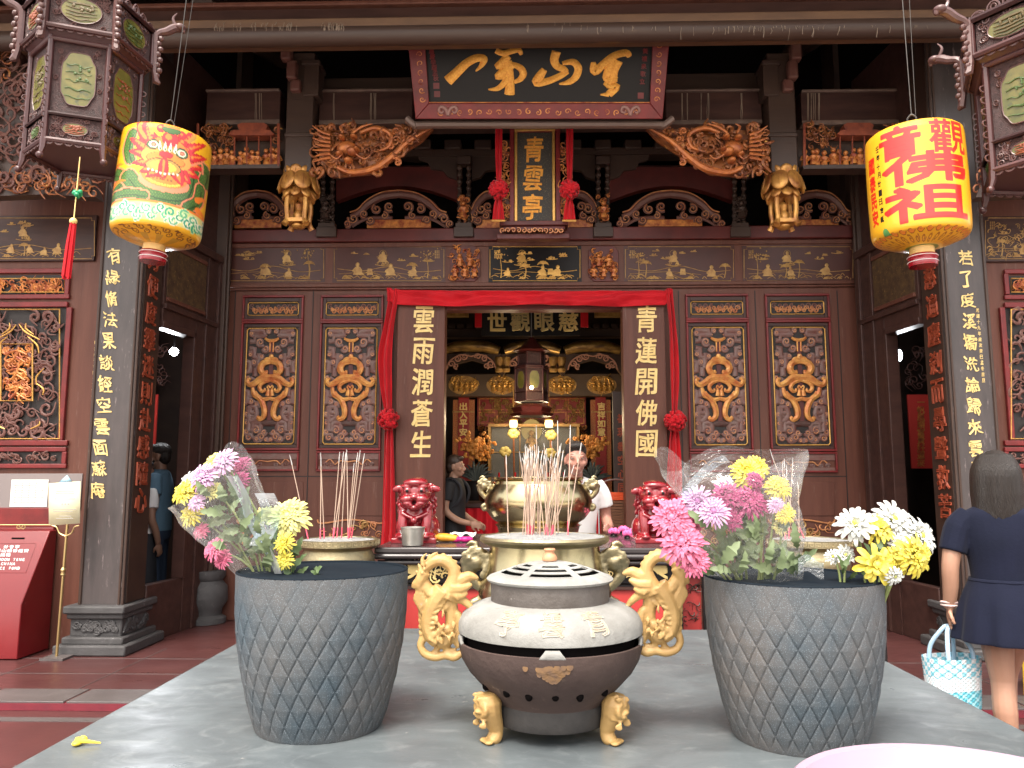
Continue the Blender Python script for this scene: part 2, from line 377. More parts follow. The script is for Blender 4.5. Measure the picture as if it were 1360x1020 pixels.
for i in range(150):
    x = rnd.choice((rnd.uniform(290, 400), rnd.uniform(430, 460), rnd.uniform(960, 1090), rnd.uniform(700, 1240)))
    y = rnd.uniform(33, 45); l = rnd.uniform(4, 13); M = PM(YE)
    q = [(x + rnd.uniform(-1, 1), y + l * t) for t in (0, .5, 1)]
    m.tube([M(a, b, math.sqrt(max(.01, 1 - ((b - 45) / 13.6) ** 2)) * 13.6 * M.s) for a, b in q], rnd.uniform(.2, .55) * M.s, 4)
m.build('peeling_paint', mat('peeling', (.26, .2, .15), .8), roof)
for x0, x1 in ((274, 372), (424, 548), (884, 1012), (1064, 1250)):
    MB().prect(x0, 121, x1, 164, 7.3, 0, .16).build('tie_beam', 'lacquer_dark', roof, bev=.008)
    MB().prect(x0, 119, x1, 122.5, 7.3, .025, .16).prect(x0, 160, x1, 166, 7.3, .025, .16).build('beam_moulding', mat('pale_edge', (.17, .115, .09), .5, col2=(.09, .055, .045), nscale=12) if 'pale_edge' not in MATS else 'pale_edge', roof, bev=.008)  # moulding strips paler than the beam faces
MB().prect(420, 100, 1010, 168, 7.55, 0, .16).build('tie_beam', 'beam_black', roof, bev=.01)
m = MB(); rnd = random.Random(3)
for x in (445, 492, 498, 905, 912, 930, 940, 985, 1072, 1078, 1082, 1088, 340, 346):
    for k in range(2):
        xx = x + rnd.uniform(-2, 2); m.tube([PM(7.3, .003)(xx + rnd.uniform(-.5, .5), 124 + 36 * t) for t in (0, .3, .7, 1)], [rnd.uniform(.3, .8) * .007, .002], 4)
m.build('drip_stain', 'peeling', roof)
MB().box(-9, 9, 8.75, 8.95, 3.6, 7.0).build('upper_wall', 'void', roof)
for x in (-1.3, 1.3, -3.0, 3.0):
    MB().tube([(x, 6.5, ze + .6), (x, 8.7, ze + 1.35)], .11, 12).build('purlin', 'beam_black', roof)

# ================================================================ FRONT WALL
wall = thing('temple_front_wall', 'brown lacquered temple front wall with four carved lattice panels either side of the doorway', 'wall', (0, YF, 0))
zt, zd = at(709, 320, YF).z, at(709, 404, YF).z
xl, xr, x0, x1 = at(280, 560, YF).x, at(1163, 560, YF).x, at(590, 560, YF).x, at(829, 560, YF).x
MB().box(xl, x0, YF, YF + .14, 0, zd).box(x1, xr, YF, YF + .14, 0, zd).box(xl, xr, YF, YF + .14, zd, zt).build('wall_board', 'lacquer', wall)
m = MB(); m.prect(280, 322, 1160, 328, YF, .045, .05); m.prect(280, 376, 1160, 381, YF, .05, .055); m.prect(280, 381, 1160, 384, YF, .03, .035)
m.build('architrave_moulding', 'lacquer', wall, bev=.006)
MB().prect(280, 328, 1160, 376, YF, .03, .035).build('architrave', 'lacquer', wall)
MB().prect(284, 305, 1156, 322, YF, .09, .12).build('cross_beam', 'maroon', wall, bev=.012)
m = MB()
for x in (303, 409, 519, 906, 1010, 1122, 1150): m.prect(x, 386, x + 1.2, 820, YF, .005, .01)
m.prect(300, 632, 520, 633.2, YF, .006, .01); m.prect(905, 632, 1125, 633.2, YF, .006, .01)
m.build('leaf_joint', 'recess', wall)
mat('panel_brown', (.078, .026, .02), .4, spec=.35, col2=(.05, .017, .014), nscale=5)
# --- painted panels in the architrave
def painting(m, x0, y0, x1, y1, M, seed, d=.003, figs=4, border=True):
    rnd = random.Random(seed); w, h = x1 - x0, y1 - y0
    if border:
        c = 3.5; P = [(x0 + c, y0), (x1 - c, y0), (x1 - c, y0 + c), (x1, y0 + c), (x1, y1 - c), (x1 - c, y1 - c), (x1 - c, y1), (x0 + c, y1), (x0 + c, y1 - c), (x0, y1 - c), (x0, y0 + c), (x0 + c, y0 + c)]
        m.stroke(P, .42, M, .4, 4, 0, d, True)
    def blob(x, y, r, asp=1.): m.ell(M(x, y, d), (r * M.s, .003, r * M.s * asp), 8, 5)
    def figure(x, y, k):
        k *= 1.15; l = rnd.uniform(-.5, .5); m.prism([(x + a_ * k + l * k * (-b_ / 3), y + b_ * k) for a_, b_ in ((-1.7, 0), (-1.3, -.7), (-1.2, -1.5), (-.75, -2.3), (-.3, -2.5), (.35, -2.5), (.8, -2.2), (1.25, -1.4), (1.1, -.7), (1.8, 0))], M, d - .002, d + .002); blob(x + l * k, y - 3.05 * k, .62 * k, 1.15)
        m.stroke([(x - .8 * k + l * k * .5, y - 1.9 * k), (x - 1.6 * k, y - 1.2 * k), (x - .4 * k, y - 1. * k)], .3 * k, M, .3, 4, 3, d)
    def rock(x, y, k):
        for i in range(6): m.stroke([(x + rnd.uniform(-6, 0) * k, y), (x + rnd.uniform(-3, 3) * k, y - rnd.uniform(1, 4.5) * k), (x + rnd.uniform(0, 6) * k, y)], rnd.uniform(.35, .8), M, .4, 4, 3, d)
    def cloud(x, y, k):
        for i in range(5): m.stroke(spiral(x + rnd.uniform(-5, 5) * k, y + rnd.uniform(-1, 1) * k, rnd.uniform(1, 2) * k, 1.2, rnd.uniform(0, 6), 1, 8), .5, M, .4, 4, 0, d)
        m.stroke([(x - 7 * k, y + 1), (x, y + 1.8 * k), (x + 7 * k, y + 1)], .5, M, .4, 4, 3, d)
    for i in range(int(w / 6)):
        x = x0 + 5 + (w - 10) * rnd.random(); y = y1 - 3.5 - rnd.random() ** 2 * 5
        if rnd.random() < .75: m.stroke([(x - rnd.uniform(2, 7), y + 1), (x, y - rnd.uniform(.5, 3)), (x + rnd.uniform(2, 7), y + 1)], .4, M, .4, 4, 3, d)
    for i in range(5): rock(x0 + 8 + (w - 16) * rnd.random(), y1 - 2.5, rnd.uniform(.6, 1.2))
    for i in range(4): cloud(x0 + w * rnd.random() * .8 + w * .1, y0 + 4 + rnd.random() * 8, rnd.uniform(.5, .9))
    for i in range(rnd.randint(1, 2)):      # palm
        px_, h0 = x0 + w * rnd.uniform(.08, .92), rnd.uniform(13, 20); m.stroke([(px_, y1 - 4), (px_ + 1.5, y1 - 4 - h0 * .6), (px_ + .5, y1 - 4 - h0)], [.9, .6, .5], M, .4, 4, 4, d)
        for q in range(8): a = -PI * (.02 + q * .137); m.stroke([(px_ + .5, y1 - 4 - h0), (px_ + .5 + 4.5 * math.cos(a), y1 - 4 - h0 + 4 * math.sin(a)), (px_ + .5 + 8 * math.cos(a), y1 - 2 - h0 + 4 * math.sin(a))], [.8, .7, .2], M, .4, 4, 3, d)
    if rnd.random() < .7:      # terrace and throne
        tx_ = x0 + w * rnd.uniform(.2, .8); ty_ = y1 - 8; m.stroke([(tx_ - 14, ty_), (tx_, ty_ - 4), (tx_ + 15, ty_ + 1), (tx_ + 1, ty_ + 5.5)], .7, M, .4, 4, 0, d, True); m.prism([(tx_ - 4, ty_), (tx_ - 3, ty_ - 8), (tx_ + 3, ty_ - 8), (tx_ + 4, ty_)], M, d - .002, d + .001)
    m.stroke([(x0 + 4, y1 - 16), (x0 + w * .25, y1 - 13), (x0 + w * .5, y1 - 15 - rnd.uniform(0, 5)), (x0 + w * .75, y1 - 12), (x1 - 4, y1 - 14)], .4, M, .4, 4, 4, d)
    for i in range(figs): figure(x0 + w * (.15 + .7 * (i + rnd.uniform(.1, .9)) / figs), y1 - 5 - rnd.uniform(0, 3), rnd.uniform(2.4, 3.9))
    cx = x0 + w * rnd.uniform(.35, .65); figure(cx, y0 + h * .45, 3.4); cloud(cx, y0 + h * .5, 1.5); m.stroke([(cx + 4.5 * math.cos(a / 8 * PI), y0 + h * .2 + 4.5 * math.sin(a / 8 * PI)) for a in range(16)], .25, M, .4, 4, 0, d, True)
    for i in range(3): cloud(x0 + w * rnd.uniform(.1, .9), y0 + h * rnd.uniform(.15, .45), rnd.uniform(.7, 1.2))
    tx = x0 + w * rnd.choice((.12, .85)); m.stroke([(tx, y1 - 4), (tx + 1, y1 - 14), (tx - 1, y0 + 10)], [.9, .5, .4], M, .4, 4, 4, d)
    for i in range(26): blob(tx + rnd.gauss(0, 5), y0 + 10 + rnd.gauss(0, 4), rnd.uniform(.5, 1.2))
    m.stroke([(x0 + 6, y1 - 9), (x0 + w * .4, y1 - 12), (x0 + w * .7, y1 - 8)], .3, M, .4, 4, 3, d)
    sx = x1 - 12 if rnd.random() < .5 else x0 + 6
    for i in range(3):
        for j in range(5): m.prect(sx + i * 2.4, y0 + 5 + j * 2.2, sx + i * 2.4 + 1.4, y0 + 6.4 + j * 2.2, M.Y, M.d + d, .002) if hasattr(M, 'Y') else None
for i, (a, b) in enumerate(((295, 433), (443, 592), (649, 772), (828, 975), (985, 1133))):
    p = MB().prect(a, 327, b, 376, YF, .034, .006).build('painted_panel', 'ink_black' if i == 2 else 'panel_brown', wall)
    m = MB(); painting(m, a + 2, 329, b - 2, 374, PM(YF, .034), 11 + i * 3, figs=(2, 3, 3, 2, 3)[i]); m.build('gilt_painting', 'gold_dull' if i != 2 else 'gold', p)
def carve_mass(m, n, inside, box, M, seed, r=(3, 8), w=(.6, 1.6), d=(0, .05), turns=1.4, flat=1.):
    "interlaced scrolls through an outline"
    rnd = random.Random(seed); k = 0
    while k < n:
        x, y = rnd.uniform(box[0], box[2]), rnd.uniform(box[1], box[3])
        if not inside(x, y): continue
        rr = rnd.uniform(*r); ww = rnd.uniform(*w); a0 = rnd.uniform(0, 6.28); dr = rnd.choice((-1, 1)); dd = rnd.uniform(*d)
        q = spiral(x, y, rr, rnd.uniform(.6, turns), a0, dr, 9, .2); a, b = q[0], q[1]
        t = (a[0] - b[0], a[1] - b[1]); L = math.hypot(*t) or 1; q = [(a[0] + t[0] / L * rr * .9 + t[1] / L * rr * .3 * dr, a[1] + t[1] / L * rr * .9)] + q
        m.tube([M(p[0], p[1], dd + .008 * math.sin(i * .7)) for i, p in enumerate(q)], [ww * .4 * M.s, ww * M.s, ww * M.s * .9, ww * .5 * M.s], 6, flat); k += 1
def figurine(m, x, y, k, M, d=.02):
    m.lathe([(0, 0), (.9, 0), (.7, 1.1), (.55, 1.7), (.85, 2.3), (.3, 2.75), (0, 2.8)], 8, (0, 0, 0)); st = len(m.v) - 7 * 8
    for i in range(st, len(m.v)): v = m.v[i]; m.v[i] = M(x + v.x * k, y - v.z * k, d + v.y * k * M.s * -.8)
    m.ell(M(x, y - 3.3 * k, d), .62 * k * M.s, 8, 6); m.tube([M(x - .6 * k, y - 2.2 * k, d), M(x - 1. * k, y - 1.5 * k, d + .01), M(x - .1 * k, y - 1.5 * k, d + .02)], .3 * k * M.s, 5); m.tube([M(x + .6 * k, y - 2.2 * k, d), M(x + 1. * k, y - 1.5 * k, d + .01), M(x + .3 * k, y - 1.2 * k, d + .02)], .3 * k * M.s, 5)
for cx in (618, 801):
    M = PM(YF, .03); o = MB().prism([(cx - 20, 335), (cx - 13, 328), (cx + 13, 328), (cx + 20, 335), (cx + 20, 368), (cx + 13, 375), (cx - 13, 375), (cx - 20, 368)], M, -.01, .012).build('medallion', 'maroon', wall, bev=.005)
    m = MB(); carve_mass(m, 46, lambda x, y: abs(x - cx) < 18 and abs(y - 351) < 21, (cx - 18, 329, cx + 18, 374), PM(YF, .045), cx, (2, 4), (.6, 1.2), (0, .025))
    for i in range(5): figurine(m, cx - 13 + i * 6.5, 370 - (i % 2) * 14, 4.2, PM(YF, .06))
    m.build('relief', 'gilt_red', o)
# --- four lattice panels (drawn once, copied)
mat('fret_brown', (.165, .105, .09), .42, spec=.45, col2=(.145, .05, .04), nscale=14, ncontrast=.4, bump=.1, bscale=60)
K = pxs(YF); LS = K / 4.537
ML = LM(205, 582, LS)
def mir(pts): return [(410 - p[0], p[1]) for p in pts]
def both(m, pts, r, flat=.9, sm=4, d=0., n=6):
    m.stroke(pts, r, ML, flat, n, sm, d); m.stroke(mir(pts), r, ML, flat, n, sm, d)
fr = MB()
def lrect(m, x0, y0, x1, y1, d0, d1): a, b = ML(x0, y1), ML(x1, y0); return m.box(a.x, b.x, -d1, -d0, a.z, b.z)
def lframe(m, x0, y0, x1, y1, w, d0, d1): lrect(m, x0, y0, x1, y0 + w, d0, d1); lrect(m, x0, y1 - w, x1, y1, d0, d1); lrect(m, x0, y0 + w, x0 + w, y1 - w, d0, d1); lrect(m, x1 - w, y0 + w, x1, y1 - w, d0, d1)
lframe(fr, 2, 20, 408, 182, 14, 0, .032); lframe(fr, 2, 182, 408, 968, 14, 0, .034); lframe(fr, 2, 972, 408, 1092, 12, 0, .03)
lat = fr.build('lattice_panel', 'red_trim', wall, bev=.006, world=False); lat.location = (0, 0, 0)
m = MB(); lframe(m, 16, 198, 394, 954, 20, 0, .012); lrect(m, 14, 34, 36, 170, 0, .01); lrect(m, 374, 34, 396, 170, 0, .01); lrect(m, 36, 34, 374, 60, 0, .01); lrect(m, 36, 146, 374, 170, 0, .01); m.build('inner_moulding', 'lacquer_dark', lat, world=False, bev=.004)
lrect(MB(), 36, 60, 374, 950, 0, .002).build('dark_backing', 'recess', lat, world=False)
m = MB()
rc = lambda x0, y0, x1, y1, c: [(x0 + c, y0), (x1 - c, y0), (x1, y0 + c), (x1, y1 - c), (x1 - c, y1), (x0 + c, y1), (x0, y1 - c), (x0, y0 + c)]
m.stroke(rc(40, 226, 370, 930, 12), 4.2, ML, 1, 6, 0, .016, True); m.stroke(rc(38, 66, 372, 144, 8), 3.2, ML, 1, 6, 0, .014, True)
m.build('gold_border', 'gold', lat, world=False)
g = MB(); e = MB()
frets = [[(168, 268), (92, 268), (92, 305), (60, 305)], [(60, 350), (88, 350), (88, 405), (120, 405), (120, 380)], [(44, 432), (64, 432), (64, 492), (44, 492)], [(44, 612), (60, 612), (60, 682), (44, 682)],
         [(108, 740), (78, 740), (78, 705), (110, 705), (120, 740), (120, 765), (95, 790), (78, 790)], [(68, 700), (68, 850), (100, 850), (100, 800), (150, 800)], [(150, 805), (260, 805)], [(150, 265), (150, 240), (60, 240)], [(120, 400), (120, 470), (100, 470), (100, 520)], [(150, 800), (150, 850), (120, 850)], [(45, 560), (90, 560), (90, 640), (60, 640)]]
for f_ in frets:
    both(g, f_, 19, .55, 0, .003, 10); both(e, [(p[0] + 4, p[1] + 2) for p in f_], 4.2, 1, 0, .0125, 5)
for (x, y, r_, a, d_) in ((70, 258, 15, 0, 1), (128, 312, 26, 1, 1), (165, 352, 22, 3, -1), (92, 436, 16, 2, 1), (84, 672, 17, 4, -1), (60, 858, 18, 1, 1), (122, 846, 27, 3, 1), (78, 890, 22, 0, -1), (158, 886, 24, 2, 1), (182, 244, 14, 5, -1), (176, 860, 18, 0, 1), (66, 385, 15, 4, 1), (110, 560, 16, 3, 1), (58, 530, 14, 0, 1), (120, 690, 14, 1, -1), (58, 750, 14, 1, 1), (128, 900, 14, 2, 1), (190, 905, 12, 1, -1), (140, 400, 14, 3, -1), (60, 800, 14, 4, 1)):
    q = spiral(x, y, r_, 1.5, a, d_, 12, .15); both(g, q, [12, 11, 8, 5], .8, 0, .005, 8); both(e, q, [3.4, 3.4, 2.6, 2], 1, 0, .0155, 5)
    both(g, [q[0], (x + (205 - x) * .3, y + 12)], [14, 8], .6, 0, .003, 6)
rnd = random.Random(2)
for side in (0, 1):
    for i in range(12):
        x, y = 60 + i * 12.5, 92 + (i % 3) * 14; q = spiral(x, y, rnd.uniform(10, 18), 1.3, rnd.uniform(0, 6), rnd.choice((-1, 1)), 10, .2)
        (e if i % 3 else g).stroke(q if not side else mir(q), [5, 4.5, 3], ML, 1, 6, 0, .006)
    q = [(60, 1040), (90, 1020), (120, 1050), (150, 1030), (205, 1035)]; e.stroke(q if not side else mir(q), 4, ML, 1, 5, 4, .006)
    for x in (60, 100, 150): q = spiral(x, 1052, 14, 1.3, x, 1, 10, .2); g.stroke(q if not side else mir(q), [6, 5, 4], ML, 1, 6, 0, .006)
lrect(g, 16, 984, 394, 1020, 0, .012); lrect(g, 16, 1062, 394, 1080, 0, .012)
g.build('scroll_fretwork', 'fret_brown', lat, world=False); e.build('fret_edge', 'carve_edge', lat, world=False)
g = MB(); gd = .018
both(g, [(160, 288), (180, 300), (205, 304)], [7.3, 11.0, 11.0], 1, 4, gd); both(g, [(194, 306), (194, 372)], 5, 1, 0, gd)
g.ell(ML(205, 398, gd), (16 * LS, .012, 13 * LS)); both(g, [(158, 436), (172, 416), (205, 410)], [7.3, 11.0, 9.8], 1, 4, gd); both(g, [(205, 432), (160, 440), (140, 470), (150, 498), (175, 500), (178, 484)], [14.6, 20.7, 23.2, 20.7, 14.6, 7.3], 1, 5, gd)
both(g, [(205, 528), (150, 534), (112, 560), (76, 574), (58, 556), (64, 538), (78, 540)], [20.7, 22.0, 20.7, 17.1, 14.6, 11.0, 7.3], 1, 5, gd + .004); both(g, [(205, 545), (160, 560), (138, 588), (152, 612), (172, 608), (170, 594)], [11.0, 13.4, 13.4, 12.2, 8.5, 4.9], 1, 5, gd + .006)
both(g, [(92, 590), (104, 632), (140, 655), (164, 690), (176, 730), (172, 764), (148, 782), (134, 772), (142, 762)], [11.0, 15.9, 18.3, 19.5, 19.5, 17.1, 14.6, 11.0, 7.3], 1, 5, gd + .002); both(g, [(205, 655), (165, 662), (130, 640), (112, 612)], [12.2, 13.4, 11.0, 6.1], 1, 5, gd + .006)
both(g, [(205, 592), (192, 578), (186, 590), (196, 600)], 5, 1, 4, gd); both(g, [(194, 602), (190, 640)], [9.8, 14.6], 1, 0, gd)
g.build('gilded_vase_motif', mat('gold_motif', (.80, .43, .12), .4, .25, col2=(.48, .12, .04), nscale=13, ncontrast=.4, bump=.1, col3=(.8, .55, .22), n3=20, t3=.6), lat, world=False)
lrect(MB(), 205 - 14, 300, 205 + 14, 800, .002, .01).build('motif_backing', 'maroon', lat, world=False)
for i, (cx, x) in enumerate(((359.5, 0), (465.5, 0), (955, 0), (1063, 0))):
    c = lat if i == 0 else copy_tree(lat, wall)
    p = at(cx, 385 + 582 / 4.537, YF); c.location = (p.x, -.0, p.z); c.scale = (.93, 1, 1) if i in (0, 2) else (.95, 1, 1)
# --- skirting carvings under the lattices
for cx in (359, 466, 955, 1064):
    M = PM(YF, .004); o = MB().prism([(cx - 44, 640), (cx + 44, 640), (cx + 44, 685), (cx - 44, 685)], M, 0, .006).build('skirting_panel', 'lacquer', wall, bev=.003)
    m = MB(); m.stroke([(cx - 44, 690), (cx - 38, 695), (cx, 690), (cx + 38, 695), (cx + 44, 690)], 1.2, M, .8, 5, 4, .008); carve_mass(m, 22, lambda x, y: True, (cx - 38, 694, cx + 38, 722), M, cx, (3, 6), (.6, 1.3), (.004, .015), flat=.6); m.build('scroll_relief', 'carve_edge', o)
    m = MB(); carve_mass(m, 9, lambda x, y: True, (cx - 8, 696, cx + 22, 720), M, cx + 9, (3, 6), (.8, 1.6), (.01, .02)); m.build('gilt_leaf', 'gold_dull', o)
# --- door posts with gold couplets, head and threshold
for (xa, xb, s, ys, cx0, cx1, nm) in ((526, 590, '雲雨潤蒼生', (427, 590), 564, 561, 'a'), (829, 886, '青蓮開佛國', (426, 590), 857, 857, 'b')):
    p = MB().prect(xa, 404, xb, 830, YF, .07, .2).build('door_post', 'lacquer', wall, bev=.006)
    m = MB(); column(m, s, cx0, ys[0], cx1, ys[1], 27, 34, PM(YF, .07), bold=.03, d=.006, wob=.055, shear=.06); m.build('gold_couplet', 'gold_letter', p)
MB().prect(590, 404, 829, 412, YF, .03, .16).build('door_head', 'maroon', wall)
MB().box(x0, x1, YF + .0, YF + .12, 0, .28).build('threshold', 'lacquer_dark', wall, bev=.01)
# --- arches, crescents and struts over the cross beam
for cx in (530, 890):
    M = PM(YF + .2); up = [(cx - 82, 236), (cx - 60, 224), (cx + 60, 224), (cx + 82, 236)]; lo = [(cx + 82 - i * 164 / 14, 269 - 20 * math.sin(PI * i / 14)) for i in range(15)]
    MB().prism(up + lo, M, -.05, .05).build('arch_board', 'maroon', wall)
    MB().prism([(cx - 84, 222), (cx + 84, 222), (cx + 84, 236), (cx + 60, 217 + 7), (cx, 217), (cx - 60, 217 + 7), (cx - 84, 236)], PM(YF + .18), -.05, .05).build('arch_trim', 'beam_black', wall)
def crescent(cx, half, y0=258, y1=303):
    M = PM(YF, .02); g = MB(); e = MB()
    for sgn in (-1, 1):
        X = lambda pts: [(cx + sgn * p[0] * half / 66, p[1]) for p in pts]
        q = X([(0, 259), (22, 262), (40, 272), (52, 284), (62, 288)]); g.stroke(q, [5, 6, 6, 5, 3], M, 1, 8, 5); e.stroke([(p[0], p[1] - 4) for p in q], 1., M, 1, 5, 5, .035)
        for (x, y, r_, d_) in ((58, 292, 7, 1), (44, 286, 5.5, -1), (28, 279, 6.5, 1), (12, 276, 6.5, -1), (66, 299, 5, 1), (36, 294, 5, 1), (18, 288, 5, -1)):
            s_ = spiral(*X([(x, y)])[0], r_, 1.4, .6 * x, d_ * sgn, 12, .15); g.stroke(s_, [2.6, 2.2, 1.6, 1], M, 1, 6, 0, .01); e.stroke(s_, .6, M, 1, 5, 0, .03)
        g.stroke(X([(8, 290), (40, 291), (60, 302)]), [2.5, 2.5, 2], M, 1, 6, 4)
    o = g.build('crescent_bracket', 'carve_grey', wall); e.build('painted_edge', 'carve_edge', o)
    MB().prect(cx - half * .62, 292, cx + half * .62, 303, YF, .012, .03).build('carved_strip', 'gilt_red', o)
for cx, hf in ((530, 68), (890, 68), (343, 50), (1082, 50), (655, 36), (765, 36)): crescent(cx, hf)
for cx in (437, 617, 800, 980):
    m = MB(); m.prect(cx - 9, 212, cx + 9, 222, YF, .1, .12); m.prect(cx - 13, 306, cx + 13, 319, YF, .13, .12); m.prect(cx - 11, 300, cx + 11, 307, YF, .115, .1)
    for sx in (-6, 6):
        P = []; m.tube([PM(YF, .05)(cx + sx, y) for y in (222, 300)], [2.5 * K, 2.5 * K], 8)
        for y in range(226, 300, 9): m.ell(PM(YF, .055)(cx + sx, y), (3.9 * K, .03, 3.6 * K), 10, 7)
    o = m.build('bracket_strut', 'beam_black', wall, bev=.006)
    m = MB(); carve_mass(m, 22, lambda x, y: True, (cx - 7, 264, cx + 7, 296), PM(YF, .1), cx, (2, 4), (.7, 1.5), (0, .04)); figurine(m, cx, 296, 6, PM(YF, .13)); m.build('gilt_figure', 'gilt_red' if cx in (617, 800) else 'beam_black', o)
    for sg in (-1, 1):
        M = PM(YF + .15); MB().prism([(cx + sg * 10, 240), (cx + sg * 10, 206), (cx + sg * 62, 206), (cx + sg * 60, 214), (cx + sg * 48, 218), (cx + sg * 44, 226), (cx + sg * 28, 228), (cx + sg * 22, 236)], M, -.03, .03).build('bracket_wing', 'beam_black', wall)
for x in range(430, 1000, 40): MB().prect(x, 185, x + 22, 197, YF + .05, 0, .2).build('bracket_block', 'beam_black', wall, bev=.01)
MB().prect(420, 197, 1000, 206, YF + .1, 0, .2).build('upper_rail', 'beam_black', wall)
# --- thin black posts at the ends of the front wall
for px_, lab in ((283, 'slim black corner post left of the front wall, on a carved stone base'), (1161, 'slim black corner post right of the front wall, on a carved stone base')):
    p = at(px_, 600, 8.1); t = thing('corner_post', lab, 'post', (p.x, 8.1, 0), 'black posts at the ends of the front wall')
    m = MB(); m.box(p.x - .07, p.x + .07, 8.05, 8.19, .5, 5.6); m.tube([(p.x - .08, 8.1, .5), (p.x - .08, 8.1, 5.5)], .018, 8); m.tube([(p.x + .08, 8.1, .5), (p.x + .08, 8.1, 5.5)], .018, 8); m.build('post_shaft', 'beam_black', t, bev=.01)
    MB().lathe([(.2, 0), (.2, .05), (.15, .08), (.16, .14), (.21, .22), (.2, .36), (.15, .42), (.18, .46), (.18, .52), (0, .52)], 20, (p.x, 8.1, 0)).build('stone_base', 'stone_grey', t)
# ================================================================ SIDE WALLS, PILLARS, PORCH CARVINGS
class TM:
    "a leaning plane: depth changes with photo height"
    def __init__(s, Y0, y0, k, d=0.): s.Y0, s.y0, s.k, s.d, s.s = Y0, y0, k, d, pxs(Y0)
    def __call__(s, x, y, d=0.): return at(x, y, s.Y0 + (y - s.y0) * s.k - s.d - d)
for sg, side, txt, red in ((-1, 'left', '有緣脩法果談經空雲面蘇庵', '方便度羣迷則赴感隨心'), (1, 'right', '若了度溪橋洗論歸來雲袖心', '洪慈遍塵剎而尋聲救苦')):
    L = sg < 0
    # --- front pillar
    t = thing('temple_pillar', ('square dark pillar with gold cursive characters beside the red collection box' if L else 'square dark pillar with gold cursive characters behind the woman in navy'), 'pillar', (sg * 3.7, 6.9, 0), 'square pillars at the porch corners')
    xi, xo = 3.50, 3.88
    sh = MB().box(sg * xi, sg * xo, YP, 7.06, .38, 5.8).build('pillar_shaft', 'pillar_paint' if 'pillar_paint' in MATS else mat('pillar_paint', (.075, .06, .058), .4, col2=(.04, .033, .033), nscale=5, stretch=(3, 3, .6), bump=.15, bscale=14, col3=(.2, .16, .155), n3=7, t3=.6, rvar=.1), t, bev=.012)
    m = MB()
    for xx in (xi + .005, xi + .035): m.tube([(sg * xx, YP - .004, .38), (sg * xx, YP - .004, 5.6)], .011, 8)
    m.tube([(sg * (xo - .01), YP - .004, .38), (sg * (xo - .01), YP - .004, 5.6)], .014, 8); m.build('edge_bead', 'beam_black', sh)
    m = MB(); M = PM(YP, .0)
    if L: column(m, txt, 152, 340, 130, 651, 17.5, 20, M, bold=.022, d=.005, wob=.16, shear=-.12)
    else: column(m, txt, 1282, 342, 1299, 652, 17.5, 20, M, bold=.022, d=.005, wob=.16, shear=-.12)
    m.build('gold_characters', 'gold_letter', sh)
    m = MB()
    if L: column(m, '時維山海雲間歲次乙亥孟秋立', 128, 455, 122, 552, 4, 5.4, M, bold=.03, d=.003)
    else: column(m, '光緒十九年歲次癸巳孟冬吉旦', 1298, 412, 1306, 505, 4, 5.4, M, bold=.03, d=.003)
    m.build('small_inscription', 'gold_letter', sh)
    # red characters run down the inner face
    class IM:
        s = pxs(6.9); d = 0
        def __call__(s, u, v, d=0.): return Vector((sg * (xi - .002 - d), 6.86 + u * s.s * (1 if L else -1) * (1 if L else 1), v * -s.s))
    im = IM(); m = MB()
    z_at = lambda py: -at(178 if L else 1245, py, 6.86).z / im.s
    MB().box(sg * xi, sg * (xi - .012), YP + .03, 7.04, .4, 5.4).build('inner_board', 'hall_wall', sh)
    im2 = lambda u, v, d=0.: im(u, v, d + .013)
    class _M:
        s = im.s
        def __call__(s, u, v, d=0.): return im2(u, v, d)
    ys = [345 + i * 35.5 for i in range(10)] if L else [330 + i * 38 for i in range(10)]
    for i, ch in enumerate(red): write(m, ch, 0, z_at(ys[i]), 30, 30, _M(), bold=.035, d=.004, wob=.05, seed=i)
    m.build('red_characters', 'red_char', sh)
    m = MB(); X = lambda a: sg * a
    m.box(X(3.44), X(3.96), 6.6, 7.2, .325, .39); m.box(X(3.46), X(3.94), 6.63, 7.16, .28, .33); m.box(X(3.48), X(3.92), 6.66, 7.14, .13, .285); m.box(X(3.44), X(3.96), 6.61, 7.2, .075, .137); m.box(X(3.39), X(4.0), 6.56, 7.26, -.006, .08)
    b = m.build('stone_base', 'stone_grey', t, bev=.014)
    m = MB(); rnd = random.Random(8)
    for i in range(22):
        c = (X(rnd.uniform(3.53, 3.87)), 6.655, rnd.uniform(.17, .25)); q = spiral(c[0], c[2], rnd.uniform(.02, .035), 1.3, rnd.uniform(0, 6), 1, 9, .2); m.tube([(p[0], c[1], p[1]) for p in q], .011, 6)
        c = (X(3.475), rnd.uniform(6.7, 7.1), rnd.uniform(.17, .25)); q = spiral(c[1], c[2], rnd.uniform(.02, .035), 1.3, rnd.uniform(0, 6), 1, 9, .2); m.tube([(c[0], p[0], p[1]) for p in q], .011, 6)
    m.build('stone_relief', 'stone_grey', b)
    # --- return wall with its doorway
    A, B = Vector((sg * 3.47, 7.08, 0)), Vector((sg * 3.36, 8.06, 0)); dv = (B - A).normalized(); nv = Vector((-dv.y, dv.x, 0)) * (1 if sg > 0 else -1)
    if nv.x * sg > 0: nv = -nv
    def WP(u, z, d=0.): return A + dv * u + Vector((0, 0, z)) + nv * d
    def wbox(m, u0, u1, z0, z1, d0, d1):
        return m.add([WP(u0, z0, d0), WP(u1, z0, d0), WP(u1, z0, d1), WP(u0, z0, d1), WP(u0, z1, d0), WP(u1, z1, d0), WP(u1, z1, d1), WP(u0, z1, d1)], [(0, 3, 2, 1), (4, 5, 6, 7), (0, 1, 5, 4), (1, 2, 6, 5), (2, 3, 7, 6), (3, 0, 4, 7)])
    LW = 1.0
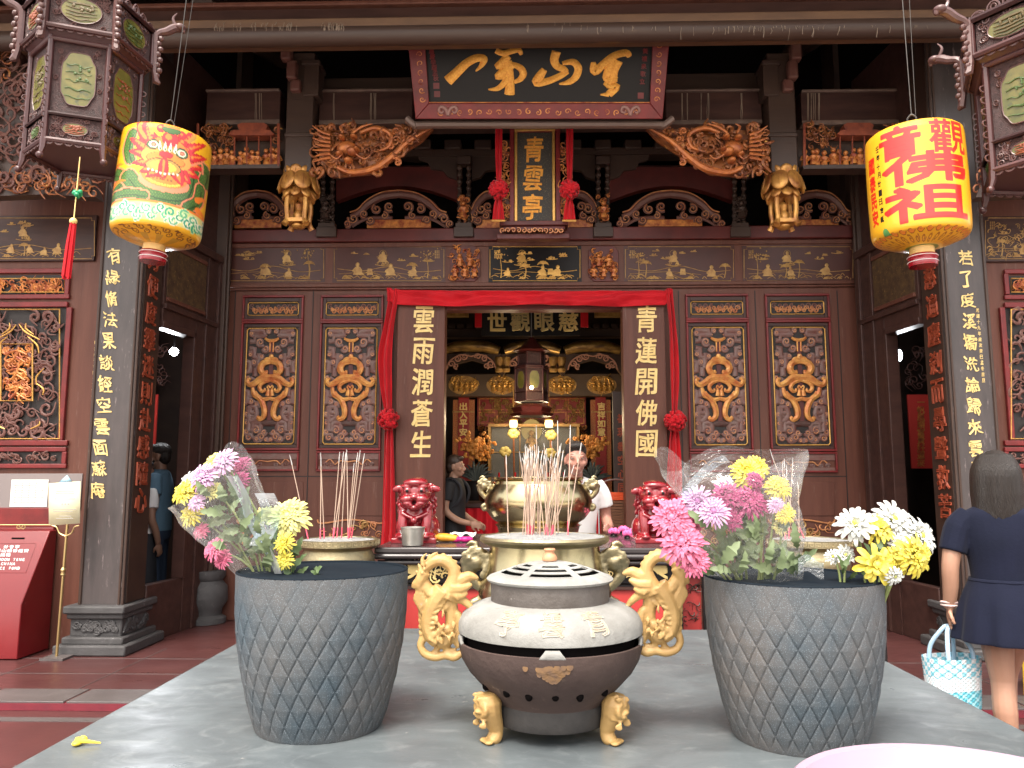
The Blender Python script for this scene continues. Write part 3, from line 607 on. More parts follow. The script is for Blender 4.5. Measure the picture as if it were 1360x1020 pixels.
    t = thing('side_doorway_wall', ('dark panelled return wall with a side doorway, next to the dragon lantern side' if L else 'dark panelled return wall with a side doorway, under the red lettered lantern'), 'wall', tuple(A), 'return walls with side doorways')
    m = MB(); wbox(m, .56, LW, -.006, 3.75, -.12, 0); wbox(m, -.02, .56, 2.88, 3.75, -.12, 0); wbox(m, -.02, LW, 3.75, 5.7, -.14, -.05); m.build('wall_board', 'lacquer_dark', t, bev=.004)
    m = MB(); wbox(m, -.02, .56, -.006, .5, -.1, -.01); m.build('high_threshold', 'lacquer_dark', t, bev=.008)
    m = MB(); wbox(m, .52, .56, .5, 2.9, -.11, .015); wbox(m, -.02, .56, 2.84, 2.9, -.11, .015); wbox(m, -.02, LW, 3.02, 3.07, -.1, .03); wbox(m, -.02, LW, 3.72, 3.8, -.1, .04); wbox(m, .72, .76, 0, 3.72, -.1, .02); wbox(m, .93, LW, 0, 3.75, -.1, .03); m.build('door_frame', 'lacquer_dark', t, bev=.006)
    m = MB(); wbox(m, .02, .7, 3.14, 3.62, -.01, .006); p = m.build('painted_panel', mat('old_gilt' + side, (.10, .06, .025), .5, col2=(.04, .022, .015), nscale=14, ncontrast=.3, col3=(.22, .13, .04), n3=40, t3=.58), t)
    m = MB(); wbox(m, .02, .7, 3.1, 3.14, -.01, .02); wbox(m, .02, .7, 3.62, 3.66, -.01, .02); m.build('panel_moulding', 'lacquer', t, bev=.004)
    # --- side room behind the doorway
    t = thing('side_room', ('unlit side room seen through the doorway with the two visitors' if L else 'unlit empty side room seen through the doorway behind the handbag'), 'room', (sg * 5, 10, 0), 'dark side rooms')
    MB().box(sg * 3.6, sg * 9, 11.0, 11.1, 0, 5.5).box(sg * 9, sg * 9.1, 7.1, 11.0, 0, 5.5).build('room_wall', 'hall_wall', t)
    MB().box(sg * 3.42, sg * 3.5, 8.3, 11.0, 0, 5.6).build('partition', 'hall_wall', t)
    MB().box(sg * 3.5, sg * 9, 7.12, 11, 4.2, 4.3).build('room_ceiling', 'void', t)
    # --- outer front wall with lattice
    YW = 6.86
    t = thing('outer_wall', ('brown panelled outer wall bay carrying two pinned notices' if L else 'brown panelled outer wall bay at the edge beyond the woman'), 'wall', (sg * 4.6, YW, 0), 'outer wall bays')
    MB().box(sg * 3.88, sg * 9, YW, YW + .12, -.006, 5.6).build('wall_board', 'lacquer', t)
    if L: xs = (lambda a: a); ex = (-130, 129)
    else: ex = (1303, 1560)
    MB().prect(ex[0], 288, ex[1], 348, YW, .03, .04).build('architrave', 'lacquer_dark', t, bev=.004)
    m = MB()
    if L: painting(m, -60, 291, 128, 345, PM(YW, .03), 41, figs=5)
    else: painting(m, 1306, 291, 1470, 345, PM(YW, .03), 43, figs=3); carve_mass(m, 70, lambda x, y: True, (1310, 300, 1370, 342), PM(YW, .03), 5, (2, 5), (.4, .8), (.0, .002), flat=.3)
    m.build('gilt_painting', 'gold_dull', t)
    f0, f1 = ((-85, 90) if L else (1340, 1520)); M = PM(YW, .02)
    m = MB(); m.pframe(f0 - 8, 358, f1 + 4, 398, 6, YW, .03, .03); m.pframe(f0 - 8, 402, f1 + 2, 592, 7, YW, .034, .034); m.pframe(f0 - 8, 594, f1, 622, 6, YW, .03, .03); m.prect(f0 - 40, 674, f1 - 14 if L else f1, 700, YW, .04, .04); m.prect(f0 - 40, 700, f1 - 14 if L else f1, 706, YW, .055, .05)
    fr_ = m.build('lattice_frame', 'red_trim', t, bev=.006)
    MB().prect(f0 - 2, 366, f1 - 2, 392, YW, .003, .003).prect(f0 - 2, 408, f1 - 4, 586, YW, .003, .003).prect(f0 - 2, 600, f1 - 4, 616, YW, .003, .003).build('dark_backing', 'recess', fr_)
    m = MB(); rb = lambda x0, y0, x1, y1: [(x0, y0), (x1, y0), (x1, y1), (x0, y1)]
    m.stroke(rb(f0, 412, f1 - 8, 583), 1.2, M, 1, 6, 0, .012, True); m.stroke(rb(f0, 371, f1 - 2, 389), .8, M, 1, 6, 0, .01, True)
    cx = 27 if L else 1405
    m.stroke(rb(cx - 22, 458, cx + 20, 533), 1.3, M, 1, 6, 0, .02, True)
    for (ax, ay, bx, by, q) in ((40, 448, 55, 470, 1), (62, 490, 52, 512, -1), (52, 510, 60, 525, 1), (56, 560, 44, 570, 1), (25, 432, -2, 452, 1), (38, 430, 48, 445, -1)):
        dx = cx - 27; m.stroke([(ax + dx, ay), ((ax + bx) / 2 + 5 * q + dx, (ay + by) / 2), (bx + dx, by)], [.6, 1.3, .7], M, 1, 6, 4, .016)
        m.stroke([(54 - ax + dx, ay), (54 - (ax + bx) / 2 - 5 * q + dx, (ay + by) / 2), (54 - bx + dx, by)], [.6, 1.3, .7], M, 1, 6, 4, .016)
    m.build('gold_border', 'gold', fr_)
    m = MB(); carve_mass(m, 210, lambda x, y: not (abs(x - cx) < 18 and abs(y - 495) < 34), (f0 + 4, 416, f1 - 12, 580), M, 77, (5, 11), (1.3, 2.6), (0, .008), flat=.7); carve_mass(m, 40, lambda x, y: True, (f0 + 4, 602, f1 - 8, 614), M, 78, (3, 6), (.9, 1.6), (0, .006), flat=.7); m.build('scroll_fretwork', 'carve_grey', fr_)
    m = MB(); carve_mass(m, 60, lambda x, y: True, (cx - 17, 462, cx + 15, 530), M, 79, (3, 7), (1., 2.), (.004, .014)); carve_mass(m, 130, lambda x, y: True, (f0 + 4, 373, f1 - 6, 387), M, 80, (3, 6), (.7, 1.4), (0, .01))
    for k in range(3): m.stroke([(cx - 14, 470 + k * 24), (cx, 467 + k * 24), (cx + 12, 472 + k * 24)], [1.4, 2, 1.2], M, 1, 6, 4, .016); m.stroke([(cx + 2, 462 + k * 24), (cx - 2, 474 + k * 24), (cx - 12, 484 + k * 24)], [1.5, 2, 1.], M, 1, 6, 4, .018); m.stroke([(cx - 2, 474 + k * 24), (cx + 10, 482 + k * 24)], [1.5, 1.3], M, 1, 6, 0, .018)
    m.build('gilt_cartouche', 'gilt_red', fr_)
    MB().prect(*((-60, 629, 109, 677) if L else (1330, 629, 1420, 677)), YW, .012, .012).build('notice_board' if L else 'dado_panel', 'lacquer' if not L else mat('notice_board', (.24, .2, .19), .5, col2=(.2, .17, .165), nscale=3), t, bev=.003)
if True:   # pinned paper, left wall
    o = MB().prect(16, 637, 65, 673, YW, .02, .004).build('paper_notice', 'paper'); tag(o, 'white printed sheet pinned low on the left wall above the red box', 'notice')
    m = MB()
    for j in range(9): m.prect(20, 641 + j * 3.2, 20 + (30 if j % 3 else 41), 641.9 + j * 3.2, YW, .0215, .002)
    for i in range(5): m.prect(22 + i * 9, 640, 22.4 + i * 9, 668, YW, .0218, .002)
    m.build('print', 'grey_letter', o)
# ---- hanging posts with lotus ends
YQ = 7.15
for cx, lab in ((398, 'black hanging post ending in a gilded lotus, left of the long plaque'), (1039, 'black hanging post ending in a gilded lotus, right of the long plaque')):
    p = at(cx, 225, YQ); t = thing('hanging_post', lab, 'post', tuple(p), 'hanging lotus posts'); M = PM(YQ); k = M.s
    m = MB(); m.prect(cx - 18, 70, cx + 18, 228, YQ, .0, .26); m.prect(cx - 20, 176, cx + 20, 182, YQ, .015, .29); sgn = -1 if cx < 700 else 1
    m.build('post_shaft', 'beam_black', t, bev=.012)
    m = MB(); m.prect(cx - sgn * 16 - 10, 86, cx - sgn * 16 + 10, 128, YQ, .02, .2); m.prect(cx - sgn * 16 - 12, 82, cx - sgn * 16 + 12, 88, YQ, .04, .24); m.build('post_capital', 'beam_black', t, bev=.006)
    bx = cx + sgn * 13; m = MB(); m.prect(bx - 7, 66, bx + 7, 88, YQ, .14, .1); m.prect(bx - 5 - sgn * 4, 86, bx + 8 - sgn * 4, 110, YQ, .1, .1); m.prect(bx - 6 - sgn * 8, 108, bx + 8 - sgn * 8, 124, YQ, .06, .1); m.build('corbel', 'carve_grey', t, bev=.02)
    c = at(cx, 245, YQ + .12); m = MB(); m.lathe([(0, .13), (.10, .13), (.11, .05), (.085, -.1), (0, -.1)], 16, c)
    for n, r_, z, tl, w_, h_, a0 in ((8, .125, .085, .35, .066, .07, 0), (7, .165, -.005, -.25, .082, .105, .45), (8, .12, -.10, -.55, .052, .075, 0)):
        for i in range(n):
            a = 2 * PI * i / n - PI / 2 + a0; rot = Matrix.Rotation(a + PI / 2, 3, 'Z') @ Matrix.Rotation(tl, 3, 'X')
            m.ell(Vector(c) + Vector((math.cos(a) * r_, math.sin(a) * r_, z)), (w_, .026, h_), 14, 10, rot); m.tube([Vector(c) + Vector((math.cos(a) * r_, math.sin(a) * r_, z)) + rot @ Vector((0, -.027, q)) for q in (-h_ * .7, 0, h_ * .5)], [.002, .006, .002], 5)
    m.build('lotus_pendant', mat('lotus_gold', (.72, .38, .09), .34, .4, col2=(.26, .08, .025), nscale=8, ncontrast=.4, bump=.15, bscale=50) if 'lotus_gold' not in MATS else 'lotus_gold', t)  # darker second tone paints the shade of petal recesses into the gold
    m = MB(); z0 = c.z - .13
    for sx in (-1, 1):
        for sy in (-1, 1): m.tube(cm([(c.x + sx * .085, c.y + sy * .085, z0), (c.x + sx * .09, c.y + sy * .09, z0 - .12), (c.x + sx * .082, c.y + sy * .082, z0 - .24), (c.x + sx * .105, c.y + sy * .10, z0 - .30)], 4), [.022, .024, .024, .032], 8)
    m.box(c.x - .1, c.x + .1, c.y - .1, c.y + .1, z0 - .27, z0 - .235); m.ell((c.x, c.y, z0 - .29), (.07, .07, .03)); m.lathe([(0, 0), (.045, 0), (.055, .05), (.03, .1), (.05, .15), (0, .2)], 10, (c.x, c.y, z0 - .235)); m.build('lotus_stem', 'lotus_gold', t)
# ---- dragon head brackets
def dragon_bracket(flip, lab):
    X = (lambda x: 1434 - x) if flip else (lambda x: x); Y0 = 7.05; M = PM(Y0); t = thing('dragon_bracket', lab, 'carving', tuple(at(X(495), 200, Y0)), 'carved dragon brackets')
    def ins(x, y): x = X(x); return 416 < x < 572 and 170 < y < 234 - max(0, (x - 500)) * .8 and y < 232
    m = MB(); m.prism([(X(x), y) for x, y in ((420, 172), (575, 170), (560, 186), (520, 212), (490, 230), (440, 234), (424, 215))], M, -.06, -.02); m.build('carved_ground', 'gilt_brown', t)
    m = MB(); carve_mass(m, 95, ins, (min(X(416), X(572)), 170, max(X(416), X(572)), 234), M, 9 + flip, (4, 9), (1.6, 3.4), (0, .07), flat=1.2); m.build('scrolls', 'gilt_brown', t)
    m = MB()
    for i in range(7): m.stroke([(X(442), 184 + i * 5), (X(430), 180 + i * 6), (X(418 + (i % 2) * 4), 172 + i * 8)], [2.2, 2., .6], M, 1, 6, 4, .08)
    m.stroke([(X(x), y) for x, y in ((450, 225), (470, 232), (500, 226), (525, 208), (545, 190), (572, 174))], [3, 4.5, 5, 4.5, 3.5, 1.5], M, 1.2, 8, 5, .05)
    m.stroke([(X(x), y) for x, y in ((480, 180), (500, 174), (520, 182), (518, 198), (505, 204))], [3, 3.6, 3.6, 3, 1.6], M, 1.2, 8, 5, .06)
    for (x, y, r, d) in ((462, 200, 14, .05), (472, 208, 9, .12), (458, 190, 5, .12), (474, 189, 5, .12), (479, 208, 4, .16), (455, 212, 5, .12), (466, 219, 6, .1)): m.ell(M(X(x), y, d), (r * M.s, .06, r * M.s * .75), 14, 9)
    for dx in (-1, 1): m.stroke([(X(466 + dx * 6), 184), (X(470 + dx * 14), 176), (X(480 + dx * 18), 172)], [2, 2, .5], M, 1, 6, 4, .12); m.stroke([(X(468 + dx * 9), 213), (X(470 + dx * 18), 219), (X(470 + dx * 26), 214)], [.9, .9, .4], M, 1, 5, 4, .14)
    for y in (178, 188, 198, 214, 224): m.stroke(spiral(X(540 - y * .1 + (y % 3) * 6), y - (5 if y > 200 else 0), 5, 1.4, y, 1), [2, 1.8, 1], M, 1, 6, 0, .06)
    m.build('dragon_relief', mat('gilt_warm', (.60, .20, .045), .34, .25, col2=(.24, .06, .028), nscale=13, ncontrast=.5, bump=.15, bscale=60) if 'gilt_warm' not in MATS else 'gilt_warm', t)  # dark second tone paints crevice shade into the gilding
dragon_bracket(False, 'gilded dragon head bracket left of the upright plaque'); dragon_bracket(True, 'gilded dragon head bracket right of the upright plaque')
# ---- theatre friezes
for a, b, lab in ((266, 376, 'carved opera scene frieze with figures, partly behind the dragon lantern'), (1062, 1182, 'carved opera scene frieze with figures, partly behind the lettered lantern')):
    YB = 7.32; M = PM(YB); t = thing('carved_frieze', lab, 'carving', tuple(at((a + b) / 2, 228, YB)), 'carved opera friezes'); rnd = random.Random(a)
    MB().prect(a, 224, b, 229, YB, .1, .16).prect(a, 168, b, 228, YB - .0, -.06, .02).build('frieze_shelf', 'beam_black', t)
    m = MB(); n = 13
    for i in range(n): figurine(m, a + 6 + (b - a - 12) * i / (n - 1) + rnd.uniform(-2, 2), 224 - (i % 3 == 1) * 3, rnd.uniform(5.2, 7), M, rnd.uniform(.0, .07))
    m.build('figures', 'gilt_red', t)
    m = MB(); c = (a + b) / 2 + (18 if a < 700 else 14)
    m.prism([(c - 30, 184), (c - 24, 179), (c + 24, 179), (c + 30, 184), (c + 26, 186), (c - 26, 186)], M, -.02, .11); m.prism([(c - 20, 171), (c - 15, 168), (c + 15, 168), (c + 20, 171), (c + 17, 179), (c - 17, 179)], M, -.02, .08)
    for x in (c - 24, c - 8, c + 8, c + 24): m.tube([M(x, 186, .07), M(x, 224, .07)], 1.1 * M.s, 6)
    for x in (a + 2, b - 2): m.tube([M(x, 170, .09), M(x, 226, .09)], 2 * M.s, 6)
    m.build('pavilion', mat('frieze_red', (.36, .085, .035), .45, col2=(.14, .03, .02), nscale=12) if 'frieze_red' not in MATS else 'frieze_red', t)
    m = MB(); carve_mass(m, 50, lambda x, y: abs(x - c) > 30, (a + 3, 168, b - 3, 198), M, a, (3, 6), (.8, 1.6), (0, .08)); m.build('tree_carving', 'gilt_brown', t)
# ---- long name plaque
T0 = TM(6.72, 160, .0024)
pl = thing('name_plaque', 'long black plaque with four orange cursive characters under the eave', 'plaque', tuple(at(715, 160, 6.72)))
MB().prism([(548, 20), (884, 20), (876, 152), (558, 152)], T0, -.02, .0).build('plaque_board', 'ink_black', pl)
fr_ = MB().prism([(538, 20), (562, 20), (570, 137), (552, 158)], T0, -.03, .045).prism([(868, 20), (892, 20), (880, 158), (863, 137)], T0, -.03, .045).prism([(552, 158), (570, 137), (863, 137), (880, 158)], T0, -.03, .045).build('plaque_frame', 'red_trim', pl, bev=.006)
m = MB()
for x in range(585, 850, 13): m.stroke(spiral(x, 148 + (x % 2) * 1.5, 4.2, 1.2, x, 1 if x % 2 else -1), [.9, .8, .4], T0, .6, 5, 0, .046)
for y in range(60, 135, 12):
    m.stroke(spiral(553 + y * .06, y, 4.2, 1.2, y, 1), [.9, .8, .4], T0, .6, 5, 0, .046); m.stroke(spiral(880 - y * .06, y, 4.2, 1.2, y, -1), [.9, .8, .4], T0, .6, 5, 0, .046)
m.stroke([(570, 136), (863, 136)], .7, T0, .6, 5, 0, .046); m.build('gilt_vine', 'gilt_red', fr_)
m = MB()
for cx in (595, 837):
    for q in (-1, 1): m.stroke([(cx, 153), (cx + q * 3, 145), (cx + q * 9, 142), (cx + q * 12, 147), (cx + q * 8, 150), (cx + q * 6, 147)], [2.4, 2.6, 2.4, 2, 1.4, 1], T0, .8, 7, 5, .05)
m.build('cloud_clasp', mat('clasp_wood', (.25, .12, .1), .4), fr_)
m = MB(); PX = lambda pts: [(560 + x / 4.387, 60 + y / 4.387) for x, y in pts]
def br(pts, r): m.stroke(PX(pts), [x / 4.387 * 1.32 for x in r], T0, .3, 8, 5, .004)
br([(152, 205), (200, 160), (262, 102), (320, 72), (362, 78), (350, 115), (315, 152)], [28, 25, 22, 22, 20, 13, 3])
br([(432, 30), (480, 45), (560, 25), (582, 55)], [14, 16, 15, 8]); br([(505, 60), (470, 95), (440, 125), (520, 110), (575, 130), (592, 165), (575, 195), (540, 215)], [20, 20, 14, 14, 18, 17, 16, 10]); br([(530, 110), (475, 150), (440, 185), (500, 178), (480, 220), (440, 252), (388, 258)], [20, 22, 14, 18, 17, 14, 3]); br([(500, 90), (508, 160), (515, 220), (512, 285)], [20, 22, 20, 24])
br([(785, 35), (772, 85), (790, 120), (830, 140), (840, 160)], [22, 20, 20, 18, 12]); br([(715, 140), (690, 175), (672, 215), (740, 205), (810, 175), (850, 150)], [16, 22, 24, 20, 18, 14]); br([(820, 105), (880, 95), (912, 130), (900, 180), (860, 212), (800, 226)], [10, 18, 19, 18, 16, 4])
br([(1000, 98), (1010, 150), (1060, 105), (1120, 60), (1190, 42), (1212, 66)], [10, 24, 19, 20, 20, 12]); br([(1110, 70), (1090, 140), (1075, 195), (1125, 190), (1080, 225), (1130, 240), (1090, 285)], [20, 22, 16, 16, 18, 22, 20]); br([(1150, 90), (1120, 150), (1120, 215)], [20, 20, 16]); br([(1090, 285), (1040, 288)], [14, 3])
m.build('cursive_characters', 'gold_orange', pl)
m = MB(); column(m, '嘉慶辛酉孟秋', 573, 68, 579, 104, 7, 7, T0, bold=.05, d=.004); column(m, '黃禮泉敬立', 857, 68, 853, 108, 7, 7, T0, bold=.05, d=.004)
for x, y in ((579.5, 114), (580.5, 125), (851, 127)): m.prism([(x - 4, y - 4), (x + 4, y - 4), (x + 4, y + 4), (x - 4, y + 4)], T0, 0, .004)
m.build('red_side_inscription', 'red_trim', pl)
m = MB(); m.tube([PM(6.8)(x, y) for x, y in cm([(541, 158), (552, 167), (570, 166), (715, 166), (865, 166), (880, 167), (893, 158)], 5)], .032, 8, 1.4); m.build('plaque_rail', mat('rail_wood', (.16, .11, .09), .45, bump=.1), pl)
# ---- small upright plaque
YS = 7.6; M = PM(YS)
pl = thing('upright_plaque', 'upright speckled plaque in a red and gold frame over the doorway', 'plaque', tuple(at(712, 318, YS)))
o = MB().prect(687, 174, 733, 296, YS, .0, .03).build('plaque_board', mat('speckled_board', (.045, .04, .035), .55, bump=.5, bscale=200, speck=((.35, .27, .12), 95, .22)), pl)
MB().pframe(683.5, 172, 737, 299, 3.6, YS, .03, .05).build('gold_frame', 'gold', pl, bev=.004)
MB().pframe(677, 170, 744, 301, 6, YS, .02, .06).build('red_frame', 'red_trim', pl, bev=.005)
m = MB(); column(m, '青雲亭', 709, 199, 707, 275, 25, 33, M, bold=.035, d=.006, wob=.06, shear=.08); m.build('gold_characters', 'gold_orange', o)
m = MB()
for xx in (671, 751): carve_mass(m, 40, lambda x, y: True, (xx - 6, 190, xx + 5, 285), M, xx, (3, 6), (.7, 1.4), (-.02, .02))
m.build('carved_side', 'gilt_red', pl)
m = MB(); m.prect(664, 298, 754, 304, YS, .12, .2); m.prect(668, 304, 750, 309, YS, .09, .16); m.prect(660, 312, 756, 319, YS, .05, .12); m.build('plaque_stand', 'maroon', pl, bev=.006)
m = MB()
for x in range(668, 752, 7): m.stroke(spiral(x, 310, 3.6, 1.2, x, 1 if x < 710 else -1), [1., .9, .5], M, 1, 5, 0, .1)
m.build('gilt_wave', 'carve_edge', pl)
# ---- cloth: ribbons with rosettes, and the long red drape
def cloth_strip(m, rows, Y, nf, dep, nu=28, seed=0., d=0.):
    q = cm(rows, 8)
    def fn(u, v):
        i = v * (len(q) - 1); k = min(len(q) - 2, int(i)); f = i - k; y, a, b = [q[k][j] * (1 - f) + q[k + 1][j] * f for j in range(3)]
        p = at(a + (b - a) * u, y, Y); p.y -= d + dep * (math.sin(u * nf * 2 * PI + seed + v * 1.5) + .5 * math.sin(u * nf * 4.7 + v * 4 + seed)); return p
    return m.grid(fn, nu, len(q) - 1)
def rosette(m, c, r, seed):
    rnd = random.Random(seed); m.ell(c, r * .72, 14, 10)
    for i in range(70):
        a = Vector((rnd.gauss(0, 1), rnd.gauss(0, 1) - .6, rnd.gauss(0, 1))).normalized(); b = a.orthogonal().normalized(); b = (Matrix.Rotation(rnd.uniform(0, 6.28), 3, a) @ b); n_ = a.cross(b)
        P = [Vector(c) + a * r * (.6 + .42 * math.sin(t * PI)) + b * r * .3 * (t - .5) * 2 for t in (0, .2, .4, .5, .6, .8, 1)]
        L_ = len(P); w_ = r * .16; m.add([p + n_ * w_ for p in P] + [p - n_ * w_ for p in P], [(j, j + 1, L_ + j + 1, L_ + j) for j in range(L_ - 1)])
for x, lab in ((662, 'red ribbon with a ruffled rosette hanging left of the upright plaque'), (756, 'red ribbon with a ruffled rosette hanging right of the upright plaque')):
    t = thing('ribbon', lab, 'ribbon', tuple(at(x, 252, 7.4)), 'red ribbons by the upright plaque'); YR = 7.4
    cloth_strip(m := MB(), [(165, x - 4, x + 5), (200, x - 4, x + 5), (232, x - 3, x + 4), (250, x - 2, x + 2)], YR, 1.5, .01); m.build('band', 'cloth_red', t, solid=.004)
    m = MB(); rosette(m, at(x, 252, YR - .04), 14 * pxs(YR), x); m.build('rosette', 'cloth_red', t, solid=.003)
    cloth_strip(m := MB(), [(262, x - 3, x + 3), (275, x - 6, x + 6), (292, x - 8, x + 8)], YR, 2, .014); m.build('tail', 'cloth_red', t, solid=.004)
    m = MB()
    for i in range(9): m.ell(at(x - 8 + i * 2, 293, YR), .012, 6, 4)
    m.build('gold_fringe', 'gold', t)
t = thing('red_drape', 'long red cloth swag tied round the main doorway with two rosettes', 'drape', tuple(at(709, 395, YF - .12))); YD = YF - .13
def hband(u, v):
    x = 514 + 378 * u; top = 383 + 3 * math.sin(PI * u) * .5 + (2 if .02 < u < .98 else -1); y = top + (18.5 + 1.6 * math.sin(u * 9) + 1.2 * math.sin(PI * u)) * v; p = at(x, y, YD); p.y -= .014 * math.sin(v * 7 + u * 5 + 2 * mnoise.noise(Vector((u * 6, v, 0)))) + .012 * math.sin(u * 33 + v * 3) * v + .02 * mnoise.noise(Vector((u * 22, v * 2.5, 1))); return p
MB().grid(hband, 140, 18).build('top_band', 'cloth_red', t, solid=.004)
for rows, rc_, nm in (([(384, 514, 530), (400, 516, 528), (430, 511, 523), (470, 503, 520), (510, 505, 520), (540, 510, 520), (556, 513, 520)], (516, 557), [(558, 513, 521), (580, 511, 522), (640, 509, 524), (700, 507, 525), (727, 505, 523)]),
                      ([(384, 884, 893), (400, 886, 894), (430, 889, 897), (470, 890, 901), (510, 891, 902), (540, 892, 900), (556, 893, 899)], (897, 559), [(560, 892, 900), (580, 889, 902), (620, 886, 905), (700, 882, 906), (740, 882, 904)])):
    cloth_strip(m := MB(), rows, YD, 1.6, .022, 24, rc_[0]); m.build('side_drape', 'cloth_red', t, solid=.004)
    cloth_strip(m := MB(), nm, YD, 2.2, .02, 24, rc_[0] + 2); m.build('side_tail', 'cloth_red', t, solid=.004)
    m = MB(); rosette(m, at(*rc_, YD - .06), 14.5 * pxs(YD), rc_[0]); m.build('rosette', 'cloth_red', t, solid=.003)
# ---- carved brackets under the far eave corners
for sg, lab in ((-1, 'dark carved scroll bracket with gilt edges behind the hexagonal lantern'), (1, 'dark carved scroll bracket beside the hexagonal lantern at the edge')):
    YC = 6.3; M = PM(YC); X = (lambda x: x) if sg < 0 else (lambda x: 1424 - x); t = thing('corner_bracket', lab, 'bracket', tuple(at(X(20), 200, YC)), 'scroll brackets at the eave corners')
    m = MB(); P = [(-60, 40), (10, 40), (40, 110), (70, 170), (110, 215), (128, 262), (60, 258), (-60, 262)]; m.prism([(X(x), y) for x, y in P], M, -.12, 0); b = m.build('bracket_board', 'beam_black', t)
    m = MB(); carve_mass(m, 110, lambda x, y: True, (min(X(-40), X(60)), 60, max(X(-40), X(60)), 255), M, 31, (6, 14), (1.4, 3), (0, .06)); m.build('scroll_carving', 'carve_grey', b)
    m = MB(); carve_mass(m, 26, lambda x, y: True, (min(X(-30), X(20)), 40, max(X(-30), X(20)), 110), M, 33, (5, 10), (1, 2.4), (.03, .09)); carve_mass(m, 30, lambda x, y: True, (min(X(-20), X(140)), 228, max(X(-20), X(140)), 258), M, 34, (6, 11), (1, 2.2), (.02, .06)); m.build('gilt_scroll', 'gilt_brown', b)
    m = MB()
    for x in (-20, 20, 60): m.tube([at(X(x), 60, 6.2), at(X(x + 60), 210, 7.6)], .05, 8)
    m.build('rafter', 'lacquer_dark', t)

p = at(948, 192, 7.25); t = thing('yellow_roll', 'small yellow rolled paper tucked beside the right dragon bracket', 'paper roll', tuple(p)); MB().tube([p + Vector((-.075, 0, 0)), p + Vector((.075, 0, 0))], .024, 14).build('rolled_sheet', mat('yellow_sheet', (.6, .42, .04), .5), t)
m = MB(); m.tube([p + Vector((-.076, 0, 0)), p + Vector((-.0745, 0, 0))], .017, 12); m.build('roll_end', 'gold_dull', t)
# ================================================================ INSIDE THE HALL
def pobj(name, lab, cat, px, py, Y, group=None): return thing(name, lab, cat, tuple(at(px, py, Y)), group)
t = thing('hall_interior', 'dim hall interior with gilded beams seen through the main doorway', 'room', (0, YH, 0))
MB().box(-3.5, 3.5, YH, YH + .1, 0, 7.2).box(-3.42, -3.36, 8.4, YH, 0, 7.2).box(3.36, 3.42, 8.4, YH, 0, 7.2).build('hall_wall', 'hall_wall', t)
b = MB().prect(400, 497, 1010, 526, 11.4, .0, .2).build('painted_beam', mat('hall_beam', (.10, .06, .032), .45, col2=(.06, .035, .02), nscale=3), t)
M = PM(11.4)
for i, cx in enumerate((615.6, 666, 746, 799)):
    o = MB().prism([(cx + 20 * math.cos(a * PI / 12), 511.5 + 12.5 * math.sin(a * PI / 12)) for a in range(24)], M, -.01, .008).build('oval_panel', 'gold_dull', b)
    m = MB(); carve_mass(m, 30, lambda x, y: ((x - cx) / 18) ** 2 + ((y - 511) / 11) ** 2 < 1, (cx - 18, 500, cx + 18, 523), M, i, (2, 4), (.5, 1.), (.01, .02))
    for k in range(4): figurine(m, cx - 10 + k * 7, 520, 3.2, M, .03)
    m.build('gilt_scene', 'gold', o)
for cx in (626, 707, 787):
    M = PM(10.9); q = [(cx - 38, 470), (cx - 34, 461), (cx - 15, 457), (cx + 15, 457), (cx + 34, 461), (cx + 38, 470)]
    m = MB(); m.stroke([(cx - 37, 466), (cx - 20, 461), (cx, 460), (cx + 20, 461), (cx + 37, 466)], [6, 8, 8.5, 8, 6], M, 1, 14, 5); m.build('gilded_arch_beam', mat('arch_gilt', (.42, .25, .07), .35, .6, col2=(.10, .055, .025), nscale=7, ncontrast=.3, stretch=(1, 1, 3)) if 'arch_gilt' not in MATS else 'arch_gilt', t)
    MB().prism([(cx - 40, 500), (cx - 40, 470), (cx - 20, 470), (cx, 468), (cx + 20, 470), (cx + 40, 470), (cx + 40, 500), (cx + 30, 486), (cx, 478), (cx - 30, 486)], M, -.1, .02).build('arch_board', 'beam_black', t)
    m = MB()
    for sg in (-1, 1):
        for (x, y, r_, d_) in ((26, 484, 5, 1), (18, 477, 4.5, -1), (9, 474, 4.5, 1), (20, 487, 4, -1)): m.stroke(spiral(cx + sg * x, y, r_, 1.4, x, d_ * sg, 10, .2), [1.1, 1, .6], M, 1, 5, 0, .05)
        m.stroke([(cx + sg * x, y) for x, y in ((0, 474), (14, 472), (28, 480), (33, 492))], 1, M, 1, 5, 4, .05)
    m.build('scroll_bracket', mat('pink_scroll', (.40, .2, .15), .5), t)
m = MB()
for x in range(560, 860, 12): m.prect(x, 428 + (x % 3), x + 8, 436, 11.2, .0, .1)
m.prect(540, 436, 880, 447, 11.25, 0, .2); m.build('bracket_row', 'beam_black', t)
m = MB(); m.prect(540, 410, 622, 420, 10.8, 0, .1); m.prect(790, 410, 880, 420, 10.8, 0, .1); m.build('gilded_rail', 'gold_dull', t)
for cx in (663, 672, 735, 746):
    m = MB(); m.lathe([(0, 0), (.05, 0), (.06, .04), (.04, .08), (.06, .14), (.06, .2), (0, .22)], 12, at(cx, 494, 10.6)); m.build('turned_strut', 'gold_dull', t)
# hall plaque
M = PM(10.2); p = pobj('hall_plaque', 'black plaque with four gold characters hanging inside the hall', 'plaque', 706, 430, 10.2)
MB().prect(640, 405, 770, 446, 10.2, 0, .05).build('plaque_board', 'ink_black', p); m = MB()
for ch, x in zip('世觀眼慈', (660, 691, 723, 755)): write(m, ch, x, 427, 25, 25, M, bold=.04, d=.01, wob=.05, seed=x)
m.build('gold_characters', 'gold_letter', p); MB().prect(631, 408, 640, 435, 10.2, .03, .02).prect(771, 408, 781, 435, 10.2, .03, .02).build('red_sash', 'cloth_red', p)
